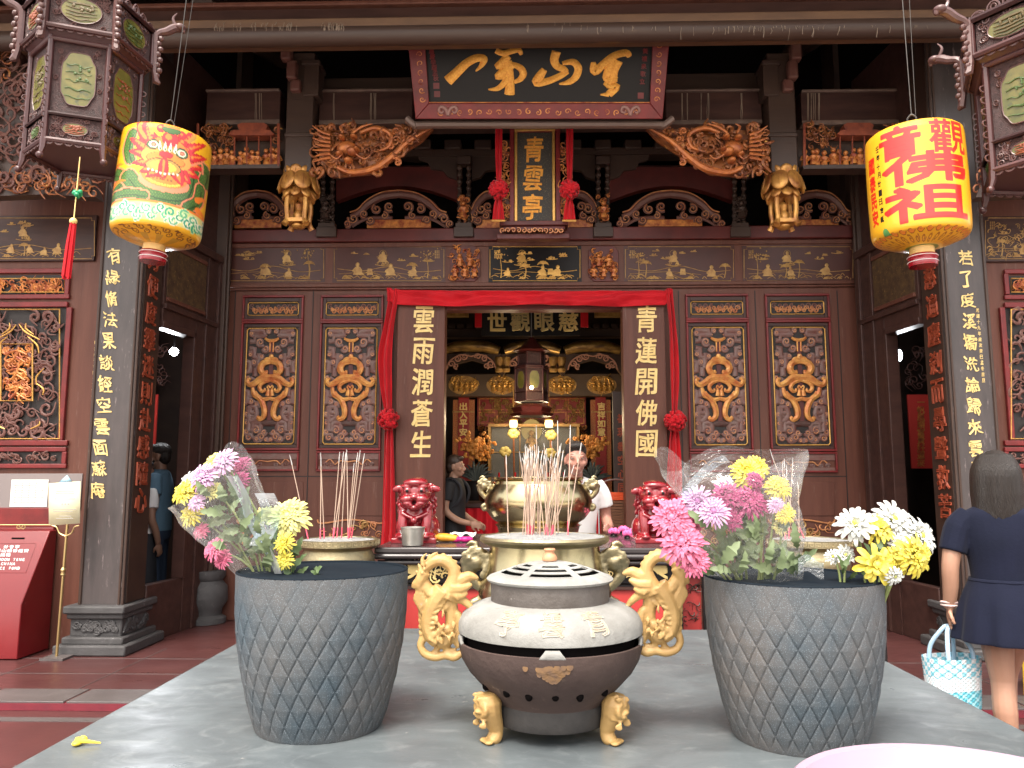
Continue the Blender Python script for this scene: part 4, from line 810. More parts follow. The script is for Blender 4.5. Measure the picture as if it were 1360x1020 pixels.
# hexagonal lantern builder
mat('lantern_wood', (.082, .030, .028), .36, col2=(.05, .018, .018), nscale=9, bump=.08, bscale=60); mat('lantern_dark', (.055, .02, .02), .4)
mat('lantern_scroll', (.125, .062, .055), .36, col2=(.07, .03, .028), nscale=30); mat('lantern_filigree', (.075, .036, .033), .4, col2=(.03, .012, .012), nscale=60, ncontrast=.3, bump=1., bscale=220)
mat('lantern_picture', (.17, .145, .035), .2, col2=(.075, .08, .018), nscale=9, ncontrast=.35, col3=(.06, .07, .03), n3=16, t3=.58, coat=.1)
mat('picture_green', (.06, .10, .025), .5); mat('picture_red', (.22, .055, .02), .5); mat('picture_brown', (.10, .07, .025), .5)
def hexa(c, r, a, z): return Vector((c[0] + r * math.sin(a), c[1] - r * math.cos(a), z))
def palace_lantern(t, c, Rb, Rc, z0, z1, z2, z3, rot, simple=False):
    "body z0..z1, crown z2..z3; face i looks along angle rot+i*60"
    n = 6
    def frame(m, R_, za, zb, w):
        for i in range(n):
            a = rot + (i + .5) * PI / 3; m.tube([hexa(c, R_, a, za - .01), hexa(c, R_, a, zb + .01)], w, 6)
            b_ = rot + (i + 1.5) * PI / 3
            for z in (za, zb): m.tube([hexa(c, R_, a, z), hexa(c, R_, b_, z)], w, 6)
    def face_pts(R_, i, u, z, d=0.):
        a, b_ = rot + (i - .5) * PI / 3, rot + (i + .5) * PI / 3; p = hexa(c, R_, a, z).lerp(hexa(c, R_, b_, z), u); q = rot + i * PI / 3
        return p + Vector((math.sin(q), -math.cos(q), 0)) * d
    k = Rb * .055
    m = MB(); frame(m, Rb, z0, z1, k); frame(m, Rb, z0 + (z1 - z0) * .26, z0 + (z1 - z0) * .26, k * .8); frame(m, Rb * 1.02, z1, z1 + (z2 - z1) * .5, k * .8); frame(m, Rc, z2, z3, k); frame(m, Rc * 1.0, z3, z3, k * 1.2)
    m.build('timber_frame', 'lantern_wood', t, bev=.002)
    m = MB()
    for z, R_ in ((z1, Rb), (z3 - .01, Rc * .97), (z0 + .004, Rb * .95)): m.add([hexa(c, R_, rot + (i + .5) * PI / 3, z) for i in range(n)], [tuple(range(n))])
    m.add([hexa(c, Rb, rot + (i + .5) * PI / 3, z1) for i in range(n)] + [hexa(c, Rc, rot + (i + .5) * PI / 3, z2) for i in range(n)], [(i, (i + 1) % n, n + (i + 1) % n, n + i) for i in range(n)])
    m.build('tray', 'lantern_dark', t)
    for i in range(n):
        for R_, za, zb, kind in ((Rb, z0 + (z1 - z0) * .26, z1, 0), (Rb, z0, z0 + (z1 - z0) * .26, 1), (Rc, z2, z3, 2)):
            h = zb - za; zm = (za + zb) / 2; m = MB()
            m.add([face_pts(R_, i, u, z, -k * .5) for u, z in ((.05, za), (.95, za), (.95, zb), (.05, zb))], [(0, 1, 2, 3)]); o = m.build('filigree_panel', 'lantern_filigree', t)
            if simple and kind != 0: continue
            au, az = ((.30, .36), (.22, .24), (.30, .33))[kind]; m = MB(); N_ = 32
            P = []
            for j in range(N_):
                q = 2 * PI * j / N_; c1, s1 = math.cos(q), math.sin(q)
                if kind == 0: c1, s1 = math.copysign(abs(c1) ** .55, c1) * (1 - .13 * math.exp(-((abs(s1) - .62) / .16) ** 2)), math.copysign(abs(s1) ** .6, s1) * (1 - .1 * math.exp(-((abs(c1) - .62) / .16) ** 2))
                P.append(face_pts(R_, i, .5 + au * c1, zm + h * az * s1, -k * .2))
            m.add(P, [tuple(range(N_))]); m.build('painted_glass', 'lantern_picture', o)
            if not simple:
                rq = random.Random(i * 7 + kind); m = MB(); w_ = lambda u, z: face_pts(R_, i, .5 + au * u, zm + h * az * z, 0)
                for g in range(5):
                    z = -.7 + g * .3; m.tube(cm([w_(x / 4, z + rq.uniform(-.07, .07)) for x in range(-3, 4)], 3), [0.002, R_ * rq.uniform(.008, .02), R_ * rq.uniform(.006, .02), .002], 5, .3)
                for g in range(9): m.ell(w_(rq.uniform(-.6, .6), rq.uniform(-.1, .5)), (R_ * .03, .003, R_ * .03), 7, 5)
                m.build('landscape', ('picture_green', 'picture_red', 'picture_brown')[(i + kind) % 3], o)
            m = MB(); m.tube(P, k * .22, 5, closed=True)
            rnd = random.Random(i * 3 + kind)
            if not simple:
                for g in range(44):
                    u = rnd.uniform(.12, .88); z = rnd.uniform(za + h * .08, zb - h * .08)
                    if ((u - .5) / au) ** 2 + ((z - zm) / (h * az)) ** 2 < 1.35: continue
                    q = spiral(u, z, .055, 1.3, rnd.uniform(0, 6), rnd.choice((-1, 1)), 8, .2); m.tube([face_pts(R_, i, .5 + (p_[0] - .5), z + (p_[1] - z) * R_ * 1.0, -k * .3) for p_ in q], k * .2, 4)
            m.build('filigree_scroll', 'lantern_scroll', o)
    if simple: return
    m = MB()
    for i in range(n):
        for (R_, z, s_, up, cnt) in ((Rc, z3 + .012, .16, 1, 5), (Rb * 1.0, z0 - .006, .12, -1, 6), (Rc * .98, z2 - .004, .10, -1, 7), (Rb * 1.02, z1 + .012, .1, 1, 8)):
            for j in range(cnt):
                u = (j + .5) / cnt; hh = s_ * R_ * (1.35 - abs(u - .5) * 2 if up > 0 and cnt == 5 else .7)
                q = [(u + .42 / cnt * math.cos(b_), math.sin(b_)) for b_ in [x * PI / 5 for x in range(-1, 7)]]
                m.tube([face_pts(R_, i, a_, z + up * hh * max(0, b_) * .8, 0) for a_, b_ in q], k * .3, 5)
                m.tube([face_pts(R_, i, u + .18 / cnt * math.cos(x), z + up * hh * (.3 + .25 * math.sin(x)), 0) for x in [y * PI / 4 for y in range(8)]], k * .24, 5, closed=True)
        a = rot + (i + .5) * PI / 3; d_ = Vector((math.sin(a), -math.cos(a), 0))
        b0 = hexa(c, Rb, a, 0)
        for j in range(7):   # side ruffles down the body corners
            z = z0 + (z1 - z0) * (.12 + .11 * j); m.tube([b0 + d_ * (.018 + .02 * math.sin(x)) * Rb * 3 + Vector((0, 0, z + .018 * math.cos(x) * Rb * 3)) for x in [y * PI / 4 for y in range(8)]], k * .26, 5, closed=True)
    m.build('fret_edging', 'lantern_scroll', t)
    for i in range(n):
        a = rot + (i + .5) * PI / 3; d_ = Vector((math.sin(a), -math.cos(a), 0)); m = MB(); b0 = hexa(c, Rc, a, 0)
        q = [(0, z3 - .05), (.03, z3 + .0), (.07, z3 + .02), (.11, z3 + .05), (.15, z3 + .055), (.16, z3 + .03)]; m.tube(cm([b0 + d_ * x * Rb * 3.6 + Vector((0, 0, z)) for x, z in q], 4), [.014, .02, .024, .026, .022, .008], 8)
        m.ell(b0 + d_ * .14 * Rb * 3.6 + Vector((0, 0, z3 + .06)), (.035, .035, .024)); m.tube(cm([b0 + d_ * x * Rb * 3.6 + Vector((0, 0, z3 + z)) for x, z in ((.12, .06), (.1, .11), (.12, .15))], 4), [.012, .008, .003], 6)
        m.tube([b0 + d_ * .012 + Vector((0, 0, z3)), b0 + d_ * .016 + Vector((0, 0, z2 - .03)), b0 + d_ * .03 + Vector((0, 0, z2 - .09)), b0 + d_ * .05 + Vector((0, 0, z2 - .10))], [.02, .016, .022, .01], 6)
        for j in range(9): z = z3 - (z3 - z2 + .05) * j / 8; m.ell(b0 + d_ * (.03 + .012 * (j % 2)) + Vector((0, 0, z)), .018, 7, 5)
        m.build('dragon_finial', 'lantern_scroll', t)
        m = MB(); b1 = hexa(c, Rb, a, 0); m.tube([b1 + Vector((0, 0, z0)), b1 + d_ * .004 + Vector((0, 0, z0 - .05)), b1 + d_ * .02 + Vector((0, 0, z0 - .10))], [.02, .016, .009], 6); m.ell(b1 + d_ * .022 + Vector((0, 0, z0 - .1)), .02, 8, 6); m.build('corner_drop', 'lantern_wood', t)
# lantern in the hall
YL = 9.5; c = at(706, 500, YL); z_ = lambda y, Y: at(706, y, Y).z
t = thing('hall_lantern', 'small red hexagonal lantern hanging in the middle of the hall', 'lantern', (c.x, YL, c.z))
palace_lantern(t, (c.x, YL), 22 * pxs(YL), 18 * pxs(YL), z_(533, YL), z_(490, YL), z_(486, YL), z_(470, YL), .2, True)
mat('hall_lantern_red', (.13, .022, .016), .4, col2=(.06, .012, .01), nscale=10)
m = MB(); m.lathe([(0, 0), (.24, 0), (.27, .03), (.22, .05), (.25, .1), (.20, .13), (0, .14)], 6, (c.x, YL, z_(553, YL))); m.lathe([(.1, 0), (.24, .03), (.12, .1), (.03, .2), (0, .2)], 6, (c.x, YL, z_(470, YL))); m.build('lantern_tier', 'hall_lantern_red', t)
m = MB(); m.tube([(c.x, YL, z_(455, YL)), (c.x, YL, 5.5)], .008, 6)
m.build('hanging_chain', 'steel', t)
m = MB(); m.ell((c.x, YL - .26, z_(518, YL)), .022); o = m.build('lit_bulb', mat('bulb', (1, .9, .7), .4, emit=(1, .75, .4), es=14), t)
ld = bpy.data.lights.new('hall_lantern_light', 'POINT'); ld.energy = 5; ld.color = (1, .72, .42); ld.shadow_soft_size = .12
lo = bpy.data.objects.new('hall_lantern_light', ld); COL.objects.link(lo); lo.location = (0, -.75, z_(530, YL) - c.z); lo.parent = t
# carved altar screen
YA = 12.0; t = pobj('altar_screen', 'red carved and gilded altar canopy hung across the back of the hall', 'altar screen', 706, 560, YA); M = PM(YA)
MB().prect(634, 527, 778, 566, YA, 0, .06).build('screen_board', 'red_board', t); m = MB()
for i in range(6):
    for j in range(2): m.pframe(636 + i * 23.6, 529 + j * 18, 658 + i * 23.6, 545 + j * 18, 1.4, YA, .02, .02)
m.build('panel_frame', 'gilt_red', t); m = MB(); carve_mass(m, 150, lambda x, y: True, (638, 530, 775, 564), M, 3, (2, 4.5), (.5, 1.1), (.01, .03)); m.build('gilt_scroll', 'gold_dull', t)
m = MB()
for i in range(16): m.stroke(spiral(638 + i * 9.2, 569, 4, 1.2, i, 1 if i % 2 else -1), [1.4, 1.2, .6], M, 1, 5, 0, .01)
m.build('lower_fringe', 'gilt_red', t)
for x0_, x1_, s, lab in ((601, 630, '出入平安', 'red gold lettered banner reading safe comings and goings on the left inside the hall'), (785, 812, '吉祥如意', 'red gold lettered banner wishing good fortune on the right inside the hall')):
    Y = 11.6; t = pobj('couplet_banner', lab, 'banner', (x0_ + x1_) / 2, 600, Y, 'red banners inside the hall'); M = PM(Y); xc = (x0_ + x1_) / 2
    MB().prect(x0_, 531, x1_, 690, Y, 0, .03).build('floral_border', mat('floral_red', (.30, .03, .02), .5, col2=(.42, .2, .05), nscale=90, ncontrast=.1) if 'floral_red' not in MATS else 'floral_red', t)
    o = MB().prect(xc - 7, 527, xc + 7, 690, Y, .02, .02).build('red_strip', 'red_board', t); m = MB(); column(m, s, xc, 540, xc, 574, 10, 10, PM(Y, .02), bold=.05, d=.006, wob=.05)
    column(m, '平安吉祥', xc, 592, xc, 640, 9, 9, PM(Y, .02), bold=.05, d=.006, wob=.08) if False else None
    m.build('gold_characters', 'gold_letter', o); MB().prect(x0_, 546, x1_, 548, Y, .025, .02).build('cross_rail', 'gold_dull', t)
Y = 9.0; t = pobj('couplet_board', 'narrow dark board with red characters inside the right door jamb', 'board', 825, 600, Y); MB().prect(815, 520, 832, 700, Y, 0, .05).build('dark_board', 'hall_wall', t)
m = MB(); column(m, '祇現盡空心同', 825, 556, 826, 648, 10, 12, PM(Y), bold=.04, d=.005, wob=.05); m.build('red_characters', 'red_char', t)
m = MB(); M = PM(11.7); carve_mass(m, 90, lambda x, y: abs(x - 706) > 56, (634, 566, 778, 640), M, 13, (3, 5), (.7, 1.3), (0, .04)); m.build('side_carving', 'gilt_red', t)
rnd = random.Random(8)
for i in range(11):
    px_ = 652 + i * 10.8; p = at(px_, 668, 9.6 + (i % 3) * .25)
    if i in (0, 2): continue
    c_ = thing('candlestick' if i % 2 else 'offering_cup', ('slim brass candlestick with a red candle on the inner altar table' if i % 2 else 'small dark red offering cup on the inner altar table'), 'candlestick' if i % 2 else 'cup', (p.x, p.y, za0 := at(700, 668, 9.3).z), 'candlesticks on the inner altar' if i % 2 else 'offering cups on the inner altar')
    if i % 2: MB().lathe([(.05, 0), (.05, .01), (.014, .03), (.02, .1), (.012, .16), (.035, .2), (0, .2)], 12, (p.x, p.y, za0)).build('stick_holder', 'gold', c_); MB().tube([(p.x, p.y, za0 + .2), (p.x, p.y, za0 + .36)], .012, 8).build('red_candle', 'cloth_red', c_)
    else: MB().lathe([(.03, 0), (.05, .01), (.06, .09), (.055, .09), (0, .02)], 14, (p.x, p.y, za0)).build('cup_wall', 'lion_red', c_)
# two small lit altar lamps
for px_, lab in ((682, 'small lit lamp under the carved screen, left of the haloed figure'), (729, 'small lit lamp under the carved screen, right of the haloed figure')):
    c = at(px_, 563, 10.9); t = thing('altar_lamp', lab, 'lamp', tuple(c), 'lit altar lamps'); m = MB(); m.lathe([(.05, -.05), (.06, 0), (.05, .05)], 14, tuple(c)); m.build('lit_shade', mat('lamp_glow', (.8, .6, .25), .4, emit=(1, .72, .3), es=1.0) if 'lamp_glow' not in MATS else 'lamp_glow', t)
    m = MB(); m.lathe([(.065, .05), (.07, .06), (.02, .09), (0, .09)], 14, tuple(c)); m.tube([c + Vector((0, 0, .08)), c + Vector((0, 0, .5))], .008, 6); m.build('lamp_cap', 'gold_dull', t)
    ld = bpy.data.lights.new('altar_lamp_light', 'POINT'); ld.energy = 6; ld.color = (1, .76, .46); ld.shadow_soft_size = .1; lo = bpy.data.objects.new('altar_lamp_light', ld); COL.objects.link(lo); lo.parent = t; lo.location = (0, -.55, .0)
# shrine
YS_ = 11.2; t = pobj('glass_shrine', 'grey glass fronted shrine with a yellow haloed figure at the back of the hall', 'shrine', 706, 640, YS_); M = PM(YS_)
MB().prect(650, 567, 768, 700, YS_, -.3, .05).build('shrine_back', mat('shrine_grey', (.085, .078, .075), .4, col2=(.04, .036, .034), nscale=5), t)
m = MB(); m.pframe(648, 563, 770, 702, 3.5, YS_, .0, .35); m.prect(690, 567, 691, 640, YS_, -.0, .02); m.prect(730, 567, 731, 640, YS_, 0, .02); m.prect(650, 600, 768, 601, YS_, 0, .02); m.build('shrine_frame', 'gold_dull', t)
MB().prect(652, 567, 766, 700, YS_, -.04, .004).build('glass_pane', mat('glass', (.9, .95, .95), .05, alpha=.05), t)
m = MB(); m.prism([(706 + 14 * math.cos(a * PI / 14), 570 + 15 * math.sin(a * PI / 14)) for a in range(29)], M, -.25, -.22); m.build('halo', mat('votive_yellow', (.36, .29, .09), .5), t)
m = MB(); figurine(m, 706, 598, 7, M, -.12); m.build('deity_figure', 'gold_dull', t)
for i, (x, y) in enumerate(((682, 576), (671, 600), (732, 578), (731, 602))):  # yellow lotus reflections, modelled as paper flowers on sticks
    q = pobj('reflection_flower', ('topmost left yellow paper flower before the shrine', 'lower left yellow paper flower before the shrine', 'topmost right yellow paper flower before the shrine', 'lower right yellow paper flower before the shrine')[i], 'paper flower', x, y + 60, 10.6, 'yellow paper flowers on sticks'); M2 = PM(10.6); m = MB()
    for a in range(6): m.ell(M2(x + 4 * math.cos(a), y + 3.5 * math.sin(a)), (4.2 * M2.s, .02, 4 * M2.s), 10, 6)
    m.build('petals', 'votive_yellow', q); MB().tube([M2(x, y), M2(x + 1, y + 70)], .012, 6).build('stick', 'gilt_brown', q)
# vases of orange orchids
for cx, lab in ((632, 'orange orchid arrangement in a dark pot left of the shrine'), (786, 'orange orchid arrangement in a dark pot right of the shrine')):
    Y = 10.4; t = pobj('orchid_vase', lab, 'flowers', cx, 660, Y, 'orange orchids on the altar'); M = PM(Y); rnd = random.Random(cx); m = MB()
    for i in range(120):
        p = M(cx + rnd.gauss(0, 9), 594 + rnd.gauss(0, 6.5), rnd.uniform(-.1, .15))
        for a in range(3): m.ell(p + Vector((rnd.uniform(-.02, .02), -.01, rnd.uniform(-.02, .02))), (.024, .012, .02), 6, 4)
    m.build('blossoms', mat('orchid', (.62, .27, .04), .6, col2=(.45, .15, .02), nscale=9) if 'orchid' not in MATS else 'orchid', t); m = MB()
    for i in range(46):
        a = rnd.uniform(-1.3, 1.3); L_ = rnd.uniform(14, 28); q = [(cx, 640), (cx + math.sin(a) * L_ * .6, 640 - math.cos(a) * L_ * .8), (cx + math.sin(a) * L_, 640 - math.cos(a) * L_)]; m.stroke(q, [.8, 1.8, .3], M, .4, 5, 3, rnd.uniform(-.1, .1))
    m.build('foliage', mat('dark_leaf', (.03, .04, .035), .5) if 'dark_leaf' not in MATS else 'dark_leaf', t)
    MB().lathe([(.06, 0), (.14, .02), (.19, .2), (.16, .3), (.17, .33), (0, .33)], 18, tuple(at(cx, 672, Y))).build('vase', 'ink_black', t)
# inner altar with red cloth
Y = 9.3; za = at(700, 668, Y).z; t = thing('inner_altar', 'altar table with a gathered red front cloth inside the hall', 'table', (0, Y, 0))
MB().box(-1.35, 1.35, Y, Y + 1.6, za - .06, za).build('table_top', 'lacquer_dark', t, bev=.01)
m = MB(); m.grid(lambda u, v: Vector((-1.33 + 2.66 * u, Y + .02 + .03 * math.sin(u * 150) * (.3 + v), za - .02 - v * (za - .1))), 360, 6); m.build('front_cloth', 'cloth_red', t)
for sx in (-1.25, 1.25): MB().box(sx - .05, sx + .05, Y + 1.4, Y + 1.55, 0, za - .06).build('leg', 'lacquer_dark', t)
p = at(652, 668, 9.6); t = thing('copper_urn', 'polished copper jar standing beside the woman in black', 'jar', (p.x, 9.6, za))
MB().lathe([(.1, 0), (.14, .02), (.17, .16), (.19, .24), (.17, .25), (0, .23)], 20, (p.x, 9.6, za)).build('jar_body', mat('copper', (.6, .25, .1), .25, 1.), t); MB().lathe([(0, .235), (.16, .235), (.15, .25), (0, .25)], 16, (p.x, 9.6, za)).build('ash', 'ash', t)
p = at(815, 690, 8.8); t = thing('folding_chair', 'metal framed chair loaded with a brown basket and orange books inside the hall', 'chair', (p.x, 8.8, 0)); k = 8.8 / F
m = MB(); m.tube(cm([(p.x - .14, 8.95, .45), (p.x - .14, 8.98, 1.25), (p.x - .06, 9., 1.42), (p.x + .18, 9., 1.42), (p.x + .26, 8.98, 1.25), (p.x + .26, 8.95, .45)], 6), .012, 8); m.build('back_frame', 'steel', t)
MB().box(p.x - .16, p.x + .28, 8.6, 9, .43, .46).build('seat', 'ink_black', t, bev=.01)
for sx in (-.14, .26):
    for sy in (8.62, 8.96): MB().tube([(p.x + sx, sy, 0), (p.x + sx, sy, .44)], .012, 8).build('leg', 'steel', t)
t = thing('basket', 'brown woven basket on the chair under orange books', 'basket', (p.x + .05, 8.78, .47)); m = MB()
for j in range(24): m.box(p.x - .13, p.x + .25, 8.64, 8.92, .47 + j * .031, .47 + j * .031 + .026)
m.build('woven_side', mat('wicker', (.18, .07, .03), .6, bump=.5, bscale=120), t)
t = thing('book_stack', 'stack of orange covered books on top of the brown basket', 'books', (p.x + .05, 8.78, 1.215)); MB().box(p.x - .11, p.x + .22, 8.66, 8.9, 1.215, 1.26).box(p.x - .10, p.x + .21, 8.67, 8.9, 1.262, 1.30).build('book', mat('orange_book', (.75, .09, .02), .4), t, bev=.004)
# things seen in the side rooms
for sg, s, px_, lab in ((-1, '出入平安行好運', 196, 'red lucky banner hanging in the left side room behind the visitors'), (1, '一帆風順富貴好運來', 1223, 'red lucky banner hanging in the empty right side room')):
    Y = 9.6; t = pobj('lucky_banner', lab, 'banner', px_, 570, Y, 'lucky banners in the side rooms'); M = PM(Y); w = 11 if sg < 0 else 15
    o = MB().prect(px_ - w, 524, px_ + w, 622, Y, 0, .02).build('banner_cloth', mat('banner_red', (.5, .03, .02), .6) if 'banner_red' not in MATS else 'banner_red', t)
    m = MB(); column(m, s, px_, 534, px_, 615, 10, 10, M, bold=.04, d=.004, wob=.05); m.build('characters', 'gilt_red', o)
    m = MB(); carve_mass(m, 30, lambda x, y: True, (px_ - 20, 460, px_ + 24, 512), PM(Y + .4), 4, (4, 8), (.5, 1.1), (0, .05)); tag(m.build('dark_carving', 'carve_grey'), 'dim carved wall ornament over the red banner in the ' + ('left' if sg < 0 else 'right') + ' side room', 'carving')
    if sg < 0:
        c = at(231, 467, 8.3); t = thing('ceiling_lamp', 'bright white lamp glowing in the left side room', 'lamp', tuple(c)); MB().ell(c, .045).build('lit_bulb', mat('white_bulb', (1, 1, 1), .4, emit=(.9, .95, 1), es=25), t); MB().tube([(c.x, c.y, c.z + .04), (c.x, c.y, 4.2)], .008, 6).build('cord', 'ink_black', t)
        ld = bpy.data.lights.new('side_lamp_light', 'POINT'); ld.energy = 16; ld.color = (.95, .97, 1); ld.shadow_soft_size = .06; lo = bpy.data.objects.new('side_lamp_light', ld); COL.objects.link(lo); lo.parent = t; lo.location = (-.12, .1, -.12)
    else:
        c = at(1194, 472, 8.4); t = thing('ceiling_lamp', 'small dim oval lamp in the right side room', 'lamp', tuple(c)); MB().ell(c, (.03, .05, .065)).build('lit_bulb', mat('reflection_glow', (1, 1, 1), .4, emit=(.8, .9, 1), es=3), t); MB().tube([(c.x, c.y, c.z + .04), (c.x, c.y, 4.2)], .008, 6).build('cord', 'ink_black', t)  # glow added where a lamp's reflection shows, no lamp of its own
        ld = bpy.data.lights.new('side_lamp_light', 'POINT'); ld.energy = 5; ld.color = (.95, .97, 1); ld.shadow_soft_size = .06; lo = bpy.data.objects.new('side_lamp_light', ld); COL.objects.link(lo); lo.parent = t; lo.location = (.12, .1, -.12)  # small light added along with the reflection glow
# ================================================================ OFFERING TABLES, BURNERS, URNS, POTS, LANTERNS
ZT = .75
xl_ = (atz(0, 1020, ZT).x + atz(310, 860, ZT).x) / 2; xr_ = (atz(1180, 880, ZT).x + atz(1342, 960, ZT).x) / 2; yb_ = atz(720, 835, ZT).y
t = thing('stone_table', 'large grey stone slab table in the foreground carrying pots and burners', 'table', (0, 2.3, -.06))
MB().box(xl_, xr_, .95, yb_, ZT - .1, ZT).build('stone_top', 'table_stone', t, bev=.008, seg=3)
MB().box(xl_ + .2, xr_ - .2, 1.1, yb_ - .15, .05, ZT - .1).build('pedestal', 'stone_grey', t, bev=.01)
MB().box(xl_ + .1, xr_ - .1, 1.0, yb_ - .06, -.06, .05).build('plinth', 'stone_grey', t, bev=.01)
rnd = random.Random(77); m = MB()
for i in range(520):
    if i % 3: x, y = .12 + rnd.gauss(0, .42), 2.35 + abs(rnd.gauss(0, .45))
    else: x, y = rnd.uniform(xl_, xr_), rnd.uniform(1.9, yb_)
    r_ = rnd.uniform(.0008, .0032); a = rnd.uniform(0, 3); l = rnd.uniform(1, 3)
    if xl_ < x < xr_ and y < yb_: m.add([(x + r_ * l * math.cos(a), y + r_ * l * math.sin(a), ZT + .0006), (x - r_ * math.sin(a), y + r_ * math.cos(a), ZT + .0012), (x - r_ * l * math.cos(a), y - r_ * l * math.sin(a), ZT + .0006), (x + r_ * math.sin(a), y - r_ * math.cos(a), ZT + .0006)], [(0, 1, 2, 3)])
tag(m.build('ash_crumbs', 'ash', smooth=False), 'pale ash crumbs scattered over the grey stone table', 'ash', kind='stuff')
# ---- round measured lathe
def zpx(cx, py, Y): return at(cx, py, Y).z
def prof(pts, k): return [(r * k, z) for r, z in pts]
def spiral_3(c, r): return [Vector((c.x + p[0], c.y, c.z + p[1])) for p in spiral(0, 0, r, 1.3, 1, 1, 9, .25)]
# ---- iron burner
BY = 2.25; bk = BY / F * .965; bc = at(731, 900, BY); bx = bc.x
Z = lambda py: zpx(731, py, BY)
t = thing('iron_burner', 'round iron incense burner dusted with white ash between yellow dragon handles', 'burner', (bx, BY, ZT))
def band(p0, n, skip=None, c=(bx, BY, 0)):
    m = MB(); m.lathe(p0, n, c)
    if skip:
        nf = []
        for i in range(len(p0) - 1):
            for k in range(n):
                if not skip(i, (k + .5) / n * 2 * PI): nf.append(m.f[i * n + k])
        m.f = nf
    return m
H = lambda r, z: (r * bk, z)
zf = ZT + .1
bowl = [H(70, zf - .035), H(72, zf + .02), H(76, zf + .035), H(92, zf + .085), H(108, zf + .135), H(117, zf + .18), H(121, zf + .222), H(122, zf + .245), H(119.5, zf + .247), H(116, zf + .18), H(90, zf + .09), H(0, zf + .06)]
holes = lambda i, a: False
m = band(bowl, 96); m.build('bowl', 'iron', t)
m = MB(); m.lathe([H(69, zf - .05), H(73, zf - .05), H(74.5, zf - .045), H(74.5, zf + .015), H(72, zf + .03), H(69, zf + .02)], 64, (bx, BY, 0)); m.build('foot_ring', 'iron_dark', t)
m = MB()
for a, zz in ((-1.05, .10), (-.62, .10), (-.3, .098), (.04, .096), (.36, .096), (.75, .1)):
    aa = -PI / 2 + a; r = 95 * bk; p = Vector((bx + r * math.cos(aa), BY + r * math.sin(aa), zf + zz)); n_ = Vector((math.cos(aa), math.sin(aa), -.35)).normalized()
    m.ell(p, (.010, .008, .019) if abs(a) > .2 else (.009, .008, .013), 12, 8)
m.build('air_hole', 'void', t)
zs = zf + .280
shoulder = [H(118, zs - .004), H(122, zs), H(122, zs + .03), H(117, zs + .062), H(106, zs + .088), H(93, zs + .103), H(82, zs + .11), H(79.5, zs + .112)]
sh = MB().lathe(shoulder, 96, (bx, BY, 0)).build('ash_covered_shoulder', 'ash_white', t)
m = MB()
for a in (-PI / 2, -PI / 2 + 1.35, -PI / 2 - 1.35, PI / 2):
    m.grid(lambda u, v: Vector((bx + (119 + 2 * math.sin(v * PI)) * bk * math.cos(a + (u - .5) * (.30 - .16 * v)), BY + (119 + 2 * math.sin(v * PI)) * bk * math.sin(a + (u - .5) * (.30 - .16 * v)), zf + .235 + v * .035)), 6, 3)
m.build('rim_bridge', 'ash_white', t, solid=.008)
MB().lathe([H(112, zf + .2), H(114, zf + .3)], 48, (bx, BY, 0)).build('dark_inside', 'void', t)
m = MB(); rq = random.Random(2)
for i in range(60):
    a = -PI / 2 + rq.gauss(0, .075); zz_ = rq.uniform(.0, .055) * (1 - min(.8, abs(a + PI / 2) * 4)) + .012; r_ = (121.3 - max(0, zz_ - .008) * 92) * bk; m.grid(lambda u, v: (lambda q, w: Vector((bx + r_ * math.cos(a + q * .03), BY + r_ * math.sin(a + q * .03), zf + .228 - zz_ + w * .012)) * 1.0)(math.cos(2 * PI * u) * v, math.sin(2 * PI * u) * v), 8, 1, True)
m.build('rust_patch', mat('worn_gold', (.20, .105, .035), .7, col2=(.10, .06, .042), nscale=60), t)
class SMp:
    s = bk; d = 0
    def __call__(s, x, y, d=0.):
        v = max(0, min(1, (858 - y) / 46)); i = v * (len(shoulder) - 3) + 1; k = min(len(shoulder) - 2, int(i)); f = i - k
        r = shoulder[k][0] * (1 - f) + shoulder[k + 1][0] * f; z = shoulder[k][1] * (1 - f) + shoulder[k + 1][1] * f
        a = -PI / 2 + math.asin(max(-.95, min(.95, (x - 731) / 110))); return Vector((bx + (r + d) * math.cos(a), BY + (r + d) * math.sin(a), z + d * .8))
m = MB()
for ch, x in zip('亭雲青', (679, 731, 783)): write(m, ch, x, 834, 27, 27, SMp(), bold=.05, d=.0006, wob=.08, seed=x, dense=.12)
m.build('ash_dulled_characters', mat('ash_gold', (.36, .28, .185), .85, col2=(.33, .315, .28), nscale=30, ncontrast=.35), sh)
zc = zs + .108
MB().lathe([H(77, zc - .01), H(79, zc), H(79.5, zc + .082), H(77, zc + .084)], 64, (bx, BY, 0)).build('collar', mat('iron_ashy', (.16, .145, .135), .7, .1, col2=(.085, .07, .062), nscale=14, bump=.3, bscale=70, col3=(.42, .4, .37), n3=30, t3=.66), t)
zl = zc + .084
lid = [H(80, zl - .008), H(83, zl - .004), H(84, zl + .002), H(81, zl + .01), H(74, zl + .017), H(66, zl + .026), H(58, zl + .034), H(52, zl + .0405), H(45, zl + .047), H(39, zl + .052), H(32, zl + .057), H(27, zl + .060), H(20, zl + .063), H(0, zl + .066)]
def lskip(i, a):
    g = (a + PI / 2 + PI / 6) % (PI / 3)
    if i in (5, 7, 9): return .1 < g < PI / 3 - .1 if i != 9 else .22 < g < PI / 3 - .22
    return False
m = band(lid, 144, lskip); m.build('pierced_lid', 'ash_white', t, solid=.004)
MB().lathe([H(76, zl + .001), H(0, zl + .004)], 32, (bx, BY, 0)).build('lid_dark_inside', 'void', t)
